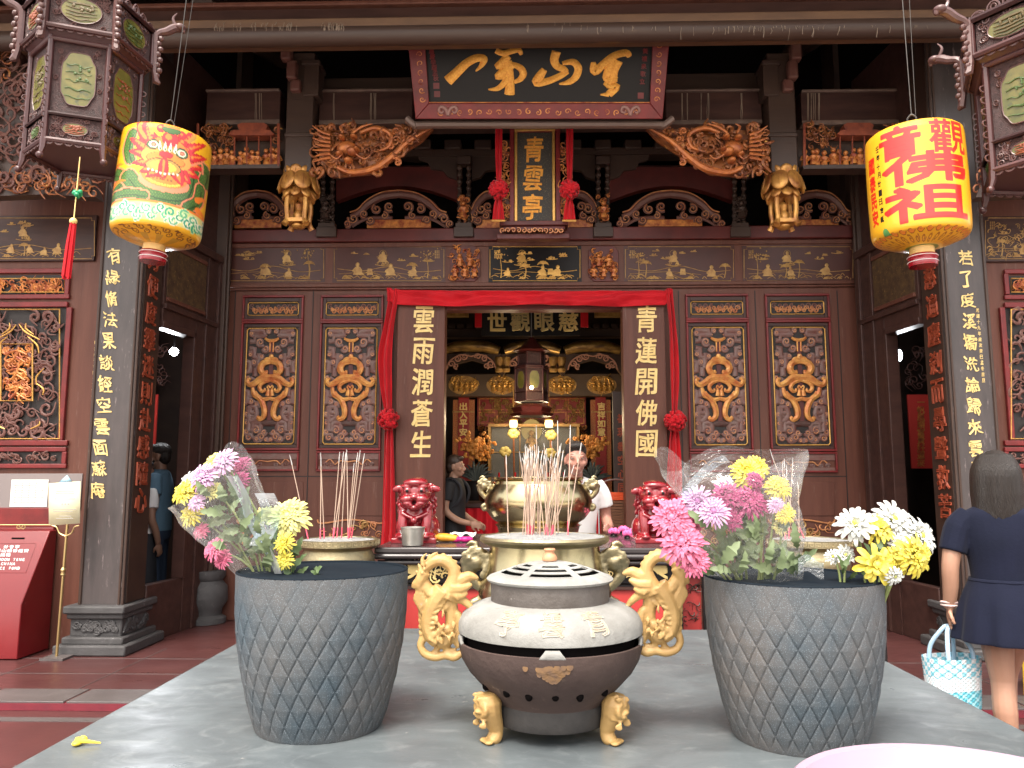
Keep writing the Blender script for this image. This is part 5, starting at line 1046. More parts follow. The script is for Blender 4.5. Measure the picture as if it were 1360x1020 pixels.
MB().lathe([(0, 0), (.014, 0), (.0205, .006), (.0215, .016), (.017, .028), (.0125, .036), (.013, .041), (.0165, .047), (.015, .052), (0, .053)], 24, (bx, BY, zl + .064)).build('wooden_knob', mat('knob_wood', (.52, .27, .15), .5, col2=(.42, .2, .1), nscale=30, stretch=(1, 1, 4)), t)
def leg(a):
    m = MB(); rr = 80 * bk; d_ = Vector((math.cos(a), math.sin(a), 0)); c = Vector((bx, BY, 0)); sd = Vector((-d_.y, d_.x, 0))
    P = [(rr + .035, zf + .075), (rr + .030, zf + .045), (rr + .026, zf + .01), (rr + .012, zf - .035), (rr + .006, zf - .06), (rr + .012, zf - .085), (rr + .022, zf - .097)]
    m.tube(cm([c + d_ * r + Vector((0, 0, z)) for r, z in P], 5), [.024, .035, .033, .024, .019, .021, .016], 12)
    rq = random.Random(5)
    for i in range(16): q_ = c + d_ * (rr + .05 + rq.uniform(-.012, .012)) + sd * rq.uniform(-.028, .028) + Vector((0, 0, zf + rq.uniform(-.03, .07))); m.tube(spiral_3(q_, rq.uniform(.007, .012)), .004, 5)
    for s_ in (-1, 1):
        m.ell(c + d_ * (rr + .05) + sd * s_ * .013 + Vector((0, 0, zf + .035)), .010, 8, 6); m.tube(cm([c + d_ * (rr + .052) + sd * s_ * x + Vector((0, 0, zf + z)) for x, z in ((.004, .0), (.02, .008), (.026, .03), (.018, .055))], 4), [.006, .008, .008, .004], 6)
    m.ell(c + d_ * (rr + .058) + Vector((0, 0, zf + .018)), (.013, .013, .010), 8, 6); m.tube(cm([c + d_ * (rr + .052) + sd * x + Vector((0, 0, zf - .006 - abs(x) * .3)) for x in (-.02, 0, .02)], 3), .006, 6)
    for s_ in (-1, 0, 1): m.ell(c + d_ * (rr + .035) + sd * s_ * .013 + Vector((0, 0, ZT + .009)), (.013, .013, .009), 8, 6)
    return m
for a in (-PI / 2 - 1.0, -PI / 2 + 1.0, PI / 2): leg(a).fuse('lion_mask_leg', 'yellow_paint', t, .0032, 2)
# dragon handles
def dragon_handle(sg):
    Yh = BY; q = lambda x, y, d=0.: (lambda p: Vector((p.x, p.y - d, p.z)))(at(731 + sg * (x - 731), y + (6 if sg > 0 else 0), Yh)); m = MB(); k = bk
    T = lambda pts, r, d=0., fl=1.: m.tube(cm([q(x, y, d + (dd[0] if dd else 0)) for x, y, *dd in pts], 5), [x * k * 1.2 for x in r], 9, fl)
    D = .5
    T([(573, 782), (565, 770), (562, 757), (568, 745), (580, 738), (592, 739), (601, 747), (604, 758), (600, 772), (592, 786)], [8, 7, 6, 6.4, 6.8, 7, 7, 7.5, 9, 11], .012)      # neck loop
    T([(566, 752), (560, 763), (558, 772), (563, 778)], [7, 6.5, 5, 2.5], .02); T([(560, 762), (553, 768), (550, 774)], [5, 4, 2], .02); T([(561, 772), (556, 778), (557, 784)], [3.5, 3, 1.4], .02)   # head and jaws
    for x, y in ((566, 748), (563, 753)): m.ell(q(x, y, .035), 2.6 * k, 8, 6)
    T([(569, 744), (574, 732), (583, 726)], [3, 2.2, .6], .02); T([(564, 744), (563, 734), (569, 727)], [3, 2, .6], .03)                                          # horns
    T([(598, 766), (612, 764), (624, 759), (636, 762)], [8, 8, 6, 1.5], .01); T([(600, 774), (614, 774), (628, 769)], [8, 6.5, 1.5], .018); T([(600, 780), (612, 784), (622, 780)], [6, 5, 1.2], .02)  # wing
    T([(590, 776), (580, 790), (572, 806), (569, 822), (574, 838), (582, 846)], [12, 11, 9, 8, 8, 7], .012); T([(594, 780), (598, 798), (600, 815), (599, 832), (592, 845), (582, 848)], [11, 8.5, 7.5, 8, 8, 7], .0)
    T([(580, 800), (586, 796), (596, 800)], [6, 6.5, 6], .01); T([(573, 828), (584, 832), (598, 828)], [6, 7, 6], .008)
    T([(602, 788), (614, 790), (624, 798), (632, 808)], [5.5, 5, 4, 2], .01); T([(600, 806), (609, 812), (612, 826), (607, 842), (612, 852)], [5, 5, 5.5, 5.5, 5], .004)
    for i in range(3): T([(630, 806), (635 + i * 2, 806 + i * 4), (638, 810 + i * 5)], [2.4, 1.8, .6], .015)
    T([(570, 836), (562, 842), (559, 852), (565, 862), (578, 866), (592, 864), (604, 866), (614, 860)], [6, 4.6, 4.2, 4.6, 5, 4.6, 5, 4], .004); T([(582, 850), (579, 858), (572, 863)], [4, 3.4, 2.4]); T([(590, 850), (596, 858), (606, 858)], [4.5, 4, 3])
    rnd = random.Random(4)
    for i in range(11): a = PI * (1.0 + i * .105); x, y = 583 + 21 * math.cos(a), 757 + 20 * math.sin(a); T([(x, y), (583 + 28 * math.cos(a + .1), 757 + 27 * math.sin(a + .1)), (583 + 31 * math.cos(a + .22), 757 + 30 * math.sin(a + .22))], [3.2, 2, .5], .01)
    for i in range(7): T([(567 - i * .3, 800 + i * 7), (559, 797 + i * 7.5), (555 + i * .5, 790 + i * 8)], [3.6, 2.4, .5], .008)
    for i in range(5): T([(560 + i * 2, 776 + i * 4), (553 + i * 2, 784 + i * 4), (551 + i * 2.4, 792 + i * 4)], [3, 2, .5], .022)
    for i in range(34): x, y = rnd.uniform(574, 604), rnd.uniform(774, 842); T([(x, y), (x + rnd.uniform(-4, 4), y + 5), (x + rnd.uniform(-7, 7), y + 11)], [.7, 2.0, .5], .026 + rnd.uniform(0, .006))
    for i in range(9): T([(590 - i * 1.6, 782 + i * 7), (583 - i * 1.4, 785 + i * 7), (577 - i * .8, 784 + i * 7)], [1., 1.9, 1.], .032 - i * .0006)
    o = m.fuse('dragon_handle', 'yellow_paint', t, .0027, 2); o.scale.z = 1 / BZ
BZ = .715; dragon_handle(-1); dragon_handle(1); t.scale.z = BZ
# ---- brass urns
def urn(name, lab, cx, Y, zb, P, k, mats=('brass', 'brass_dull', 'ash'), n=72, keyband=False):
    x = at(cx, 700, Y).x; t = thing(name, lab, 'urn', (x, Y, zb), None)
    MB().lathe([(r * k, z) for r, z in P], n, (x, Y, zb)).build('urn_body', mats[0], t)
    return t, x
K1 = 3.12 / F; zr = zpx(723, 713, 3.12); h1 = zr - ZT
t, ux = urn('brass_urn', 'big polished brass incense urn full of burning sticks behind the iron burner', 723, 3.12, ZT, [(48, 0), (56, .012), (58, .03), (50, .05), (58, .09), (74, .15), (84, .21), (86, .255), (82, .30), (75, .34), (71.5, h1 - .045), (71, h1 - .025)], K1)
MB().lathe([(69 * K1, h1 - .032), (80 * K1, h1 - .022), (84 * K1, h1 - .012), (84.5 * K1, h1 - .004), (83 * K1, h1 + .004), (79 * K1, h1 + .004), (77 * K1, h1 - .004), (74 * K1, h1 - .03)], 72, (ux, 3.12, ZT)).build('rim', 'brass_dull', t)
def ashmound(R_, c, seed):
    m = MB(); rnd = random.Random(seed); m.grid(lambda u, v: Vector((c[0] + R_ * (v + .001) * math.cos(2 * PI * u), c[1] + R_ * (v + .001) * math.sin(2 * PI * u), c[2] + .010 * (1 - v * v) + .006 * mnoise.noise(Vector((v * 9 * math.cos(2 * PI * u), v * 9 * math.sin(2 * PI * u), seed))))), 60, 16, True); return m
ashmound(80 * K1, (ux, 3.12, zr + .001), 1).build('ash_bed', 'ash', t)
def lion_handle(t, x, Y, zc_, s, sg, mt='brass_dull'):
    m = MB(); q = lambda a, b, d=0.: Vector((x + sg * a * s, Y - d * s, zc_ + b * s))
    m.tube(cm([q(-.06, .05), q(.02, .10), q(.07, .07), q(.08, 0), q(.03, -.07), q(-.02, -.12), q(.0, -.17), q(.05, -.2), q(.02, -.24), q(-.06, -.2)], 5), [.05 * s, .055 * s, .05 * s, .04 * s, .035 * s, .03 * s, .03 * s, .03 * s, .03 * s, .02 * s], 10)
    m.ell(q(.03, .06), (.075 * s, .07 * s, .06 * s)); m.ell(q(.1, .06), (.035 * s, .05 * s, .03 * s))
    for a, b in ((.0, .12), (.05, .13), (-.05, .09), (.09, .1)): m.tube(spiral_3(q(a, b, .05), .03 * s), .011 * s, 6)
    for i in range(7): m.tube(spiral_3(q(-.06 + .02 * (i % 3), .05 - i * .035, .055), .024 * s), .01 * s, 6)
    m.ell(q(.07, .085, .06), .013 * s, 7, 5); m.tube(cm([q(.02, .16), q(.06, .18), q(.1, .15)], 4), [.02 * s, .018 * s, .004], 7)
    return m.fuse('lion_handle', mt, t, .006 * s / .6, 2)
def spiral_3(c, r): return [Vector((c.x + p[0], c.y, c.z + p[1])) for p in spiral(0, 0, r, 1.3, 1, 1, 9, .25)]
for sg in (-1, 1): lion_handle(t, ux + sg * 83 * K1, 3.12, ZT + .33, .62, sg, 'brass_dull')
TA = 1.057; YA0, YA1 = 4.5, 5.62
K2 = 5.08 / F; zr2 = zpx(714, 634, 5.08); h2 = zr2 - TA
urn2, u2x = urn('brass_urn', 'wide polished brass urn on the black altar table in front of the doorway', 715, 5.08, TA, [(54, 0), (58, .015), (58, .03), (52, .05), (54, .085), (57, .095), (52, .105), (60, .13), (68, .18), (70.5, .24), (68, .30), (62, .35), (57.5, h2 - .05), (56.5, h2 - .025)], K2)
MB().lathe([(54 * K2, h2 - .03), (58 * K2, h2 - .02), (60 * K2, h2 - .006), (60 * K2, h2), (57 * K2, h2 + .002), (54 * K2, h2 - .01)], 64, (u2x, 5.08, TA)).build('rim', 'brass', urn2)
ashmound(56 * K2, (u2x, 5.08, zr2 - .012), 2).build('ash_bed', 'ash', urn2)
for sg in (-1, 1): lion_handle(urn2, u2x + sg * 68 * K2, 5.08, TA + .31, .5, sg, 'brass_dull')
# side urns on stands
sideurn = {}
for sg, cx, Y, lab, slab in ((-1, 450, 4.4, 'grey brass side urn with a key pattern rim behind the left pot', 'black framed stand carrying the left side urn'), (1, 1075, 4.4, 'grey brass side urn mostly hidden behind the right pot', 'black framed stand carrying the right side urn')):
    zr_ = zpx(cx, 718, Y); x = at(cx, 718, Y).x; k = Y / F; zb = zr_ - .3
    s_ = thing('urn_stand', slab, 'stand', (x, Y, 0), 'urn stands'); w = .28
    MB().box(x - w, x + w, Y - w, Y + w, zb - .045, zb).build('stand_top', 'ink_black', s_, bev=.008)
    for ax in (-1, 1):
        for ay in (-1, 1): MB().box(x + ax * (w - .05), x + ax * (w - .01), Y + ay * (w - .05), Y + ay * (w - .01), -.06, zb - .045).build('leg', 'ink_black', s_)
    MB().box(x - w + .06, x + w - .06, Y - w + .03, Y - w + .05, .1, zb - .06).build('red_panel', 'maroon', s_)
    t, x = urn('brass_urn', lab, cx, Y, zb, [(30, 0), (34, .02), (28, .05), (40, .1), (48, .17), (47, .22), (43, .25), (43, .262)], k, ('brass_dull',))
    rim = MB().lathe([(42 * k, .25), (50 * k, .262), (53 * k, .275), (53 * k, .305), (50 * k, .31), (47 * k, .3)], 64, (x, Y, zb)).build('rim', 'brass_dull', t)
    m = MB()
    for i in range(40):
        a = 2 * PI * i / 40; q = lambda u, v: Vector((x + 53.3 * k * math.cos(a + u), Y + 53.3 * k * math.sin(a + u), zb + .279 + v * .024))
        m.tube([q(-.06, 0), q(-.06, 1), q(.05, 1), q(.05, .3), q(-.01, .3), q(-.01, .65)], .0016, 4)
    m.build('key_pattern', mat('key_gold', (.5, .42, .26), .4, .6) if sg < 0 else 'key_gold', rim)
    ashmound(48 * k, (x, Y, zb + .303), 3 + sg).build('ash_bed', 'ash', t); sideurn[sg] = (x, Y, zb + .305)
# ---- incense sticks, one object each
def make_stick(bend=0.):
    P = [(bend * (z / .3) ** 2, 0, z) for z in (0, .06, .12, .18, .24, .29, .305)]; o = MB().tube(P[:-1], [.0021, .0021, .0021, .0020, .0019, .0018], 6).build('incense_stick', 'incense')
    MB().tube([P[-2], P[-1], (P[-1][0] + .004 + bend * .3, 0, .33)], [.0019, .0020, .0011], 5).build('burnt_tip', 'incense_burnt', o); return o
def make_red(bend=0.):
    o = make_stick(bend); MB().tube([(0, 0, -.02), (0, 0, .045)], .0027, 6).build('red_base', 'incense_red', o); return o
SRC = {False: [make_stick(0), make_stick(.008), make_stick(-.012), make_stick(.022)], True: [make_red(0), make_red(.006), make_red(-.010), make_red(.018)]}; _used = set(); _sr = random.Random(3)
def stick(base, top, lab, grp, red=False, k=1.):
    fr_s = [q for q in SRC[red] if q.name not in _used]; src = fr_s[0] if fr_s else _sr.choice(SRC[red])
    if src.name not in _used: o = src; _used.add(src.name)
    else: o = copy_tree(src)
    d_ = Vector(top) - Vector(base); L_ = d_.length; o.location = Vector(base); o.rotation_mode = 'QUATERNION'; o.rotation_quaternion = d_.to_track_quat('Z', 'Y'); o.scale = (k, k, L_ / .33)
    tag(o, lab, 'incense stick', grp); return o
rnd = random.Random(12); Yu = 3.12; zA = zr + .004
def base_pt(px_, dy=0.): p = at(px_, 712, Yu + dy); return Vector((p.x, Yu + dy, zA))
G1 = 'incense sticks in the big brass urn'; G1L = 'pale incense stick standing in the ash of the big brass urn'; G1R = 'pale incense stick with a red base in the big brass urn'
for i in range(24):
    bx_ = 703 + rnd.gauss(0, 3.5); dy = rnd.uniform(-.06, .03); tx, ty = bx_ + rnd.gauss(1, 9), rnd.uniform(592, 612); p = at(tx, ty, Yu + dy + rnd.uniform(-.03, .03)); stick(base_pt(bx_, dy), p, G1R if i % 2 else G1L, G1, i % 2 == 1, .9)
for i in range(20):
    bx_ = 729 + rnd.gauss(0, 9); dy = rnd.uniform(-.08, .08); tx, ty = bx_ + rnd.gauss(6, 11), rnd.uniform(588, 630); p = at(tx, ty, Yu + dy); stick(base_pt(bx_, dy), p, G1R if i % 3 == 0 else G1L, G1, i % 3 == 0, .9)
for bx_, tx, ty, dy, r_ in ((675, 672, 604, .0, 0), (754, 758, 564, -.03, 1), (753, 772, 588, -.03, 0), (716, 712, 566, .02, 0), (741, 741, 558, .05, 0), (732, 748, 598, -.05, 1), (706, 690, 600, .05, 0)): stick(base_pt(bx_, dy), at(tx, ty, Yu + dy), G1R if r_ else G1L, G1, bool(r_), 1.1)
for sg, tops in ((-1, ((427, 427, 606), (431, 425, 601), (388, 385, 604), (440, 452, 600), (444, 460, 598), (447, 457, 600), (452, 459, 601), (463, 461, 597), (461, 471, 615), (463, 479, 598), (464, 484, 602), (462, 475, 601))), (1, ((1070, 1020, 597), (1042, 1037, 612), (1040, 1042, 609), (1046, 1052, 608), (1043, 1045, 618), (1060, 1062, 640)))):
    x, Y, z = sideurn[sg]; lab = 'pale incense stick with a red base in the ' + ('left' if sg < 0 else 'right') + ' side urn'
    for b_, tx, ty in tops:
        p = at(b_, 716, Y); dy = rnd.uniform(-.05, .05); stick((max(x - .18, min(x + .18, p.x)), Y + dy, z), at(tx, ty, Y + dy), lab, 'incense sticks in the ' + ('left' if sg < 0 else 'right') + ' side urn', True, 1.3)
for i in range(14):
    b_ = 690 + rnd.uniform(0, 50); p = at(b_, 640, 5.08); stick((p.x, 5.08 + rnd.uniform(-.1, .1), zr2 - .01), at(b_ + rnd.gauss(0, 5), rnd.uniform(585, 610), 5.08), 'thin incense stick standing in the altar table urn', 'incense sticks in the altar urn', False, 1.1)
# ---- black altar table
xa, xb = at(503, 727, YA0).x, at(913, 727, YA0).x
t = thing('altar_table', 'black lacquer altar table with a gilt painted apron over red panels', 'table', ((xa + xb) / 2, YA0, 0))
MB().box(xa - .02, xb + .02, YA0 - .03, YA1, TA - .035, TA).build('table_top', mat('top_gloss', (.035, .03, .03), .22, col2=(.05, .04, .04), nscale=4, rvar=.08), t, bev=.01, seg=3)
m = MB(); m.tube([(xa - .02, YA0 - .028, TA - .05), (xb + .02, YA0 - .028, TA - .05)], .016, 10); m.tube([(xa + .0, YA0 - .01, TA - .085), (xb, YA0 - .01, TA - .085)], .014, 10); m.build('edge_moulding', 'top_gloss', t)
m = MB(); zq = lambda py: at(720, py, YA0).z
m.box(xa + .06, xb - .06, YA0 + .03, YA0 + .06, zq(780), zq(735)); ap = m.build('apron', 'ink_black', t)
m = MB(); m.pframe(529, 738, 899, 777, 1.6, YA0, -.03, .012); M = PM(YA0, -.03)
for sg in (-1, 1):
    X = lambda x: 714 + sg * (x - 714)
    for a in range(9): q = -PI * .95 + a * .28; m.stroke([(X(552), 762), (X(552 + 11 * math.cos(q)), 762 + 11 * math.sin(q)), (X(552 + 20 * math.cos(q + .2)), 762 + 19 * math.sin(q + .2))], [2.4, 2, .4], M, .3, 6, 4, .003)
    m.stroke([(X(532), 772), (X(545), 766), (X(566), 752), (X(585), 748)], [1.5, 2.2, 2, .6], M, .3, 6, 4, .003); carve_mass(m, 12, lambda x, y: True, (min(X(570), X(620)), 744, max(X(570), X(620)), 772), M, 3, (4, 8), (.8, 1.6), (0, .003), flat=.3)
m.build('gilt_apron_painting', 'gold_letter', ap)
MB().box(xa + .05, xb - .05, YA0 + .045, YA0 + .07, zq(838), zq(781)).build('red_lower_panel', mat('table_red', (.45, .045, .04), .45, col2=(.38, .035, .032), nscale=3, bump=.05, bscale=60), t)
MB().box(xa + .04, xb - .04, YA0 + .03, YA0 + .06, zq(784), zq(780)).build('apron_rail', 'lacquer_dark', t)
m = MB(); m.box(xa + .1, xb - .1, YA0 + .08, YA1 - .05, .1, TA - .04); m.build('table_body', 'maroon', t)
for x in (xa + .03, xb - .11):
    for y in (YA0 + .02, YA1 - .1): MB().box(x, x + .08, y, y + .08, -.06 if y < 5 else 0, TA - .035).build('leg', 'ink_black', t)
m = MB()
for i in range(40): m.box(xa + .08 + i * (xb - xa - .16) / 40, xa + .09 + i * (xb - xa - .16) / 40, YA0 + .04, YA0 + .05, zq(846), zq(838))
m.build('lower_fringe', 'ink_black', t)
p = at(918, 800, 4.72); t = thing('side_rack', 'small black framed rack with red panels right of the altar table', 'rack', (p.x, 4.72, -.06)); zz = at(918, 764, 4.72).z
for sx in (-.08, .08):
    for sy in (0, .3): MB().box(p.x + sx - .012, p.x + sx + .012, 4.72 + sy, 4.745 + sy, -.06, zz).build('leg', 'ink_black', t)
m = MB(); m.box(p.x - .1, p.x + .1, 4.71, 5.06, zz, zz + .025); m.box(p.x - .08, p.x + .08, 4.722, 4.74, .42, .445); m.build('shelf', 'ink_black', t)
MB().box(p.x - .065, p.x + .065, 4.76, 4.78, .02, zz - .02).build('red_panel', 'table_red', t); m = MB(); carve_mass(m, 16, lambda x, y: True, (908, 775, 930, 826), PM(4.76), 4, (3, 6), (.5, 1), (0, .004)); m.build('scroll', 'beam_black', t)
# ---- ribbed pots
def make_pot():
    N_, M2 = 28, 4.7; Hh = .435; nu, nv = 600, 260
    def rad(v): return .168 + .062 * math.sin(min(1, v * 1.12) * PI / 2) ** .85 + .004 * v
    def fn(u, v):
        r = rad(v); a = u * 2 * PI; s1 = (u * N_ + v * M2) % 1; s2 = (u * N_ - v * M2) % 1
        d1, d2 = min(s1, 1 - s1), min(s2, 1 - s2); fade = max(.25, min(1, (.97 - v) * 3.2)) * min(1, v * 12)
        g = -.0034 * max(math.exp(-(d1 / .042) ** 2), math.exp(-(d2 / .042) ** 2)) + .0024 * min(1, 2.2 * min(d1, d2))
        r += g * fade; return Vector((r * math.cos(a), r * math.sin(a), v * Hh))
    o = thing('flower_pot', 'x', 'pot', (0, 0, 0)); m = MB(); m.grid(fn, nu, nv, True); m.add([fn(i / nu, 0) for i in range(nu)], [tuple(range(nu))]); m.build('pot_wall', 'pot', o)
    r1 = rad(1); MB().lathe([(r1 - .001, Hh - .002), (r1 + .0005, Hh + .001), (r1 - .002, Hh + .004), (r1 - .006, Hh + .004), (r1 - .008, Hh), (r1 - .012, Hh - .06), (r1 - .03, Hh - .2), (0, Hh - .21)], 96).build('pot_lip', mat('pot_inside', (.008, .012, .017), .9, spec=.05, col2=(.013, .018, .024), nscale=9), o)
    return o, r1, Hh
pot, PR, PH = make_pot(); pot2 = copy_tree(pot)
p = at(424, 970, 2.29); pot.location = (p.x, 2.29, ZT); sc1 = 108.5 * 2.29 / F / PR * 1.005; pot.scale = (sc1, sc1, (zpx(424, 757, 2.29) - ZT) / PH); pot.rotation_euler.z = .1
pot['label'] = 'dark speckled diamond patterned pot holding the bouquet with yellow and lilac mums'; pot['group'] = 'speckled diamond pots on the stone table'
p2 = at(1060, 985, 2.22); pot2.location = (p2.x, 2.22, ZT); sc2 = 109 * 2.22 / F / PR * 1.005; pot2.scale = (sc2, sc2, (zpx(1060, 766, 2.22) - ZT) / PH); pot2.rotation_euler.z = 1.3
pot2['label'] = 'dark speckled diamond patterned pot holding pink mums and white daisies'; pot2['group'] = 'speckled diamond pots on the stone table'
# ---- pink basin, yellow petal, tin, cloth bundle, pink blossoms
p = at(1195, 990, 1.66); c = (p.x, 1.36, ZT); t = thing('plastic_basin', 'pale pink plastic basin at the near corner of the stone table', 'basin', c); zR = p.z - ZT
MB().lathe([(.19, 0), (.2, .005), (.27, zR * .8), (.292, zR - .012), (.302, zR - .004), (.304, zR + .001), (.300, zR + .004), (.288, zR), (.262, zR * .7), (.19, .012), (0, .012)], 96, c).build('basin_shell', 'plastic_pink', t)
c = atz(118, 990, ZT); o = thing('fallen_petal', 'single bright yellow petal lying on the grey stone table', 'petal', (c.x, c.y, ZT)); m = MB()
m.tube(cm([c + Vector((-.03, 0, .01)), c + Vector((-.015, -.004, .012)), c + Vector((.03, .002, .006))], 4), [.012, .006, .002], 7, .6); m.ell(c + Vector((-.028, -.004, .008)), (.012, .018, .007)); m.ell(c + Vector((-.022, .01, .012)), (.012, .008, .009)); m.build('petal', mat('petal_yellow', (.85, .62, .05), .5), o)
c = atz(548, 725, TA); t = thing('tin_bucket', 'small dented tin bucket on the altar table below the left lion', 'bucket', tuple(c)); MB().lathe([(.045, 0), (.06, .005), (.068, .10), (.071, .102), (.071, .107), (.066, .107), (.055, .01), (0, .01)], 28, tuple(c)).build('bucket_wall', 'tin', t)
m = MB(); m.tube([(c.x + .07 * math.cos(a), c.y - .02, c.z + .09 - .05 * math.sin(a)) for a in [x * PI / 10 for x in range(11)]], .003, 5); m.build('wire_handle', 'steel', t)
c = atz(592, 720, TA); t = thing('cloth_bundle', 'bundle of yellow and magenta wrapped joss offerings on the altar table', 'offering', tuple(c)); m = MB()
for i in range(5): m.tube(cm([c + Vector((-.12 + .02 * i, .05 * math.sin(i * 2), .02 + .012 * (i % 2))), c + Vector((-.02, .03 * math.cos(i), .03)), c + Vector((.07, .03 * math.sin(i), .022))], 5), [.014, .024, .018], 8)
m.fuse('yellow_wrap', mat('yellow_cloth', (.75, .36, .02), .5, col2=(.6, .2, .02), nscale=30), t, .006, 2); m = MB()
for i in range(5): m.ell(c + Vector((.06 + .02 * i, -.02 + .012 * (i % 3), .018)), (.03, .02, .018))
m.fuse('magenta_wrap', mat('magenta', (.5, .01, .16), .5), t, .006, 2)
c = atz(615, 716, TA); t = thing('paper_cone', 'white crumpled offering paper beside the yellow bundle', 'paper', tuple(c)); MB().grid(lambda u, v: c + Vector(((u - .5) * .16, (v - .5) * .14, .012 + .03 * abs(math.sin(u * 7 + v * 4)))), 12, 10).build('paper_sheet', 'paper', t, solid=.002)
rnd = random.Random(6)
for i, (x, y) in enumerate(((815, 712), (828, 709), (842, 712), (856, 711), (834, 715), (866, 714))):
    c = atz(x, y, TA); t = thing('lotus_candle', 'pink lotus shaped candle standing in a row on the altar table', 'candle', tuple(c), 'pink lotus candles on the altar table'); m = MB()
    for k in range(14): a = k * 2.4; r_ = .012 + .018 * (k / 14); m.ell(c + Vector((r_ * math.cos(a), r_ * math.sin(a), .04 - .012 * k / 14)), (.016, .016, .018), 7, 5)
    m.build('petals', mat('candle_pink', (.75, .12, .32), .5) if 'candle_pink' not in MATS else 'candle_pink', t); MB().lathe([(.02, 0), (.026, .004), (.018, .02), (0, .024)], 14, tuple(c)).build('dark_cup', 'ink_black', t)
# ================================================================ LANTERNS
YL_ = 4.25; c = at(112, 150, YL_); kk = pxs(YL_)
t = thing('palace_lantern', 'carved hexagonal wooden lantern with painted glass at the upper left', 'lantern', tuple(c), 'carved hexagonal lanterns')
palace_lantern(t, (c.x, YL_), 69 * kk, 82 * kk, zpx(107, 212, YL_), zpx(107, 86, YL_), zpx(107, 75, YL_), zpx(107, 28, YL_), R(22))
MB().tube([(c.x, YL_, zpx(107, 40, YL_)), (c.x + .02, YL_, zpx(107, -60, YL_))], .006, 6).build('hanging_chain', 'steel', t)
tp = at(103, 255, YL_ - .2); m = MB(); m.tube([tp + Vector((0, 0, .2)), tp + Vector((-.01, 0, -.15))], .003, 5); tt = thing('tassel', 'red tassel with a green jade bead hanging under the left hexagonal lantern', 'tassel', tuple(tp)); m.build('cord', 'gold_letter', tt)
m = MB()
for i in range(6): m.ell(tp + Vector((.014 * math.cos(i), .014 * math.sin(i), -.01 * (i % 3))), .014, 8, 6)
m.build('jade_bead', mat('jade', (.01, .25, .1), .3), tt); m = MB(); m.ell(tp + Vector((-.012, 0, -.165)), (.02, .02, .02)); m.build('gold_knot', 'gold_letter', tt)
m = MB(); rnd = random.Random(4)
for i in range(46): a = rnd.uniform(0, 6.28); r_ = rnd.uniform(.004, .02); m.tube([tp + Vector((-.012 + r_ * .7 * math.cos(a), r_ * .7 * math.sin(a), -.175)), tp + Vector((-.02 + r_ * math.cos(a), r_ * math.sin(a), -.3)), tp + Vector((-.03 + r_ * 1.1 * math.cos(a), r_ * math.sin(a), -.47 - rnd.uniform(0, .02)))], .0035, 5)
m.build('silk_threads', 'cloth_red', tt)
YR_ = 3.95; c = at(1392, 170, YR_); kk = pxs(YR_)
t = thing('palace_lantern', 'carved hexagonal wooden lantern cut by the frame edge at the upper right', 'lantern', tuple(c), 'carved hexagonal lanterns')
palace_lantern(t, (c.x, YR_), 84 * kk, 100 * kk, zpx(1370, 230, YR_), zpx(1370, 92, YR_), zpx(1370, 80, YR_), zpx(1370, 34, YR_), R(-54))
MB().tube([(c.x, YR_, zpx(1370, 50, YR_)), (c.x, YR_, zpx(1370, -60, YR_))], .006, 6).build('hanging_chain', 'steel', t)
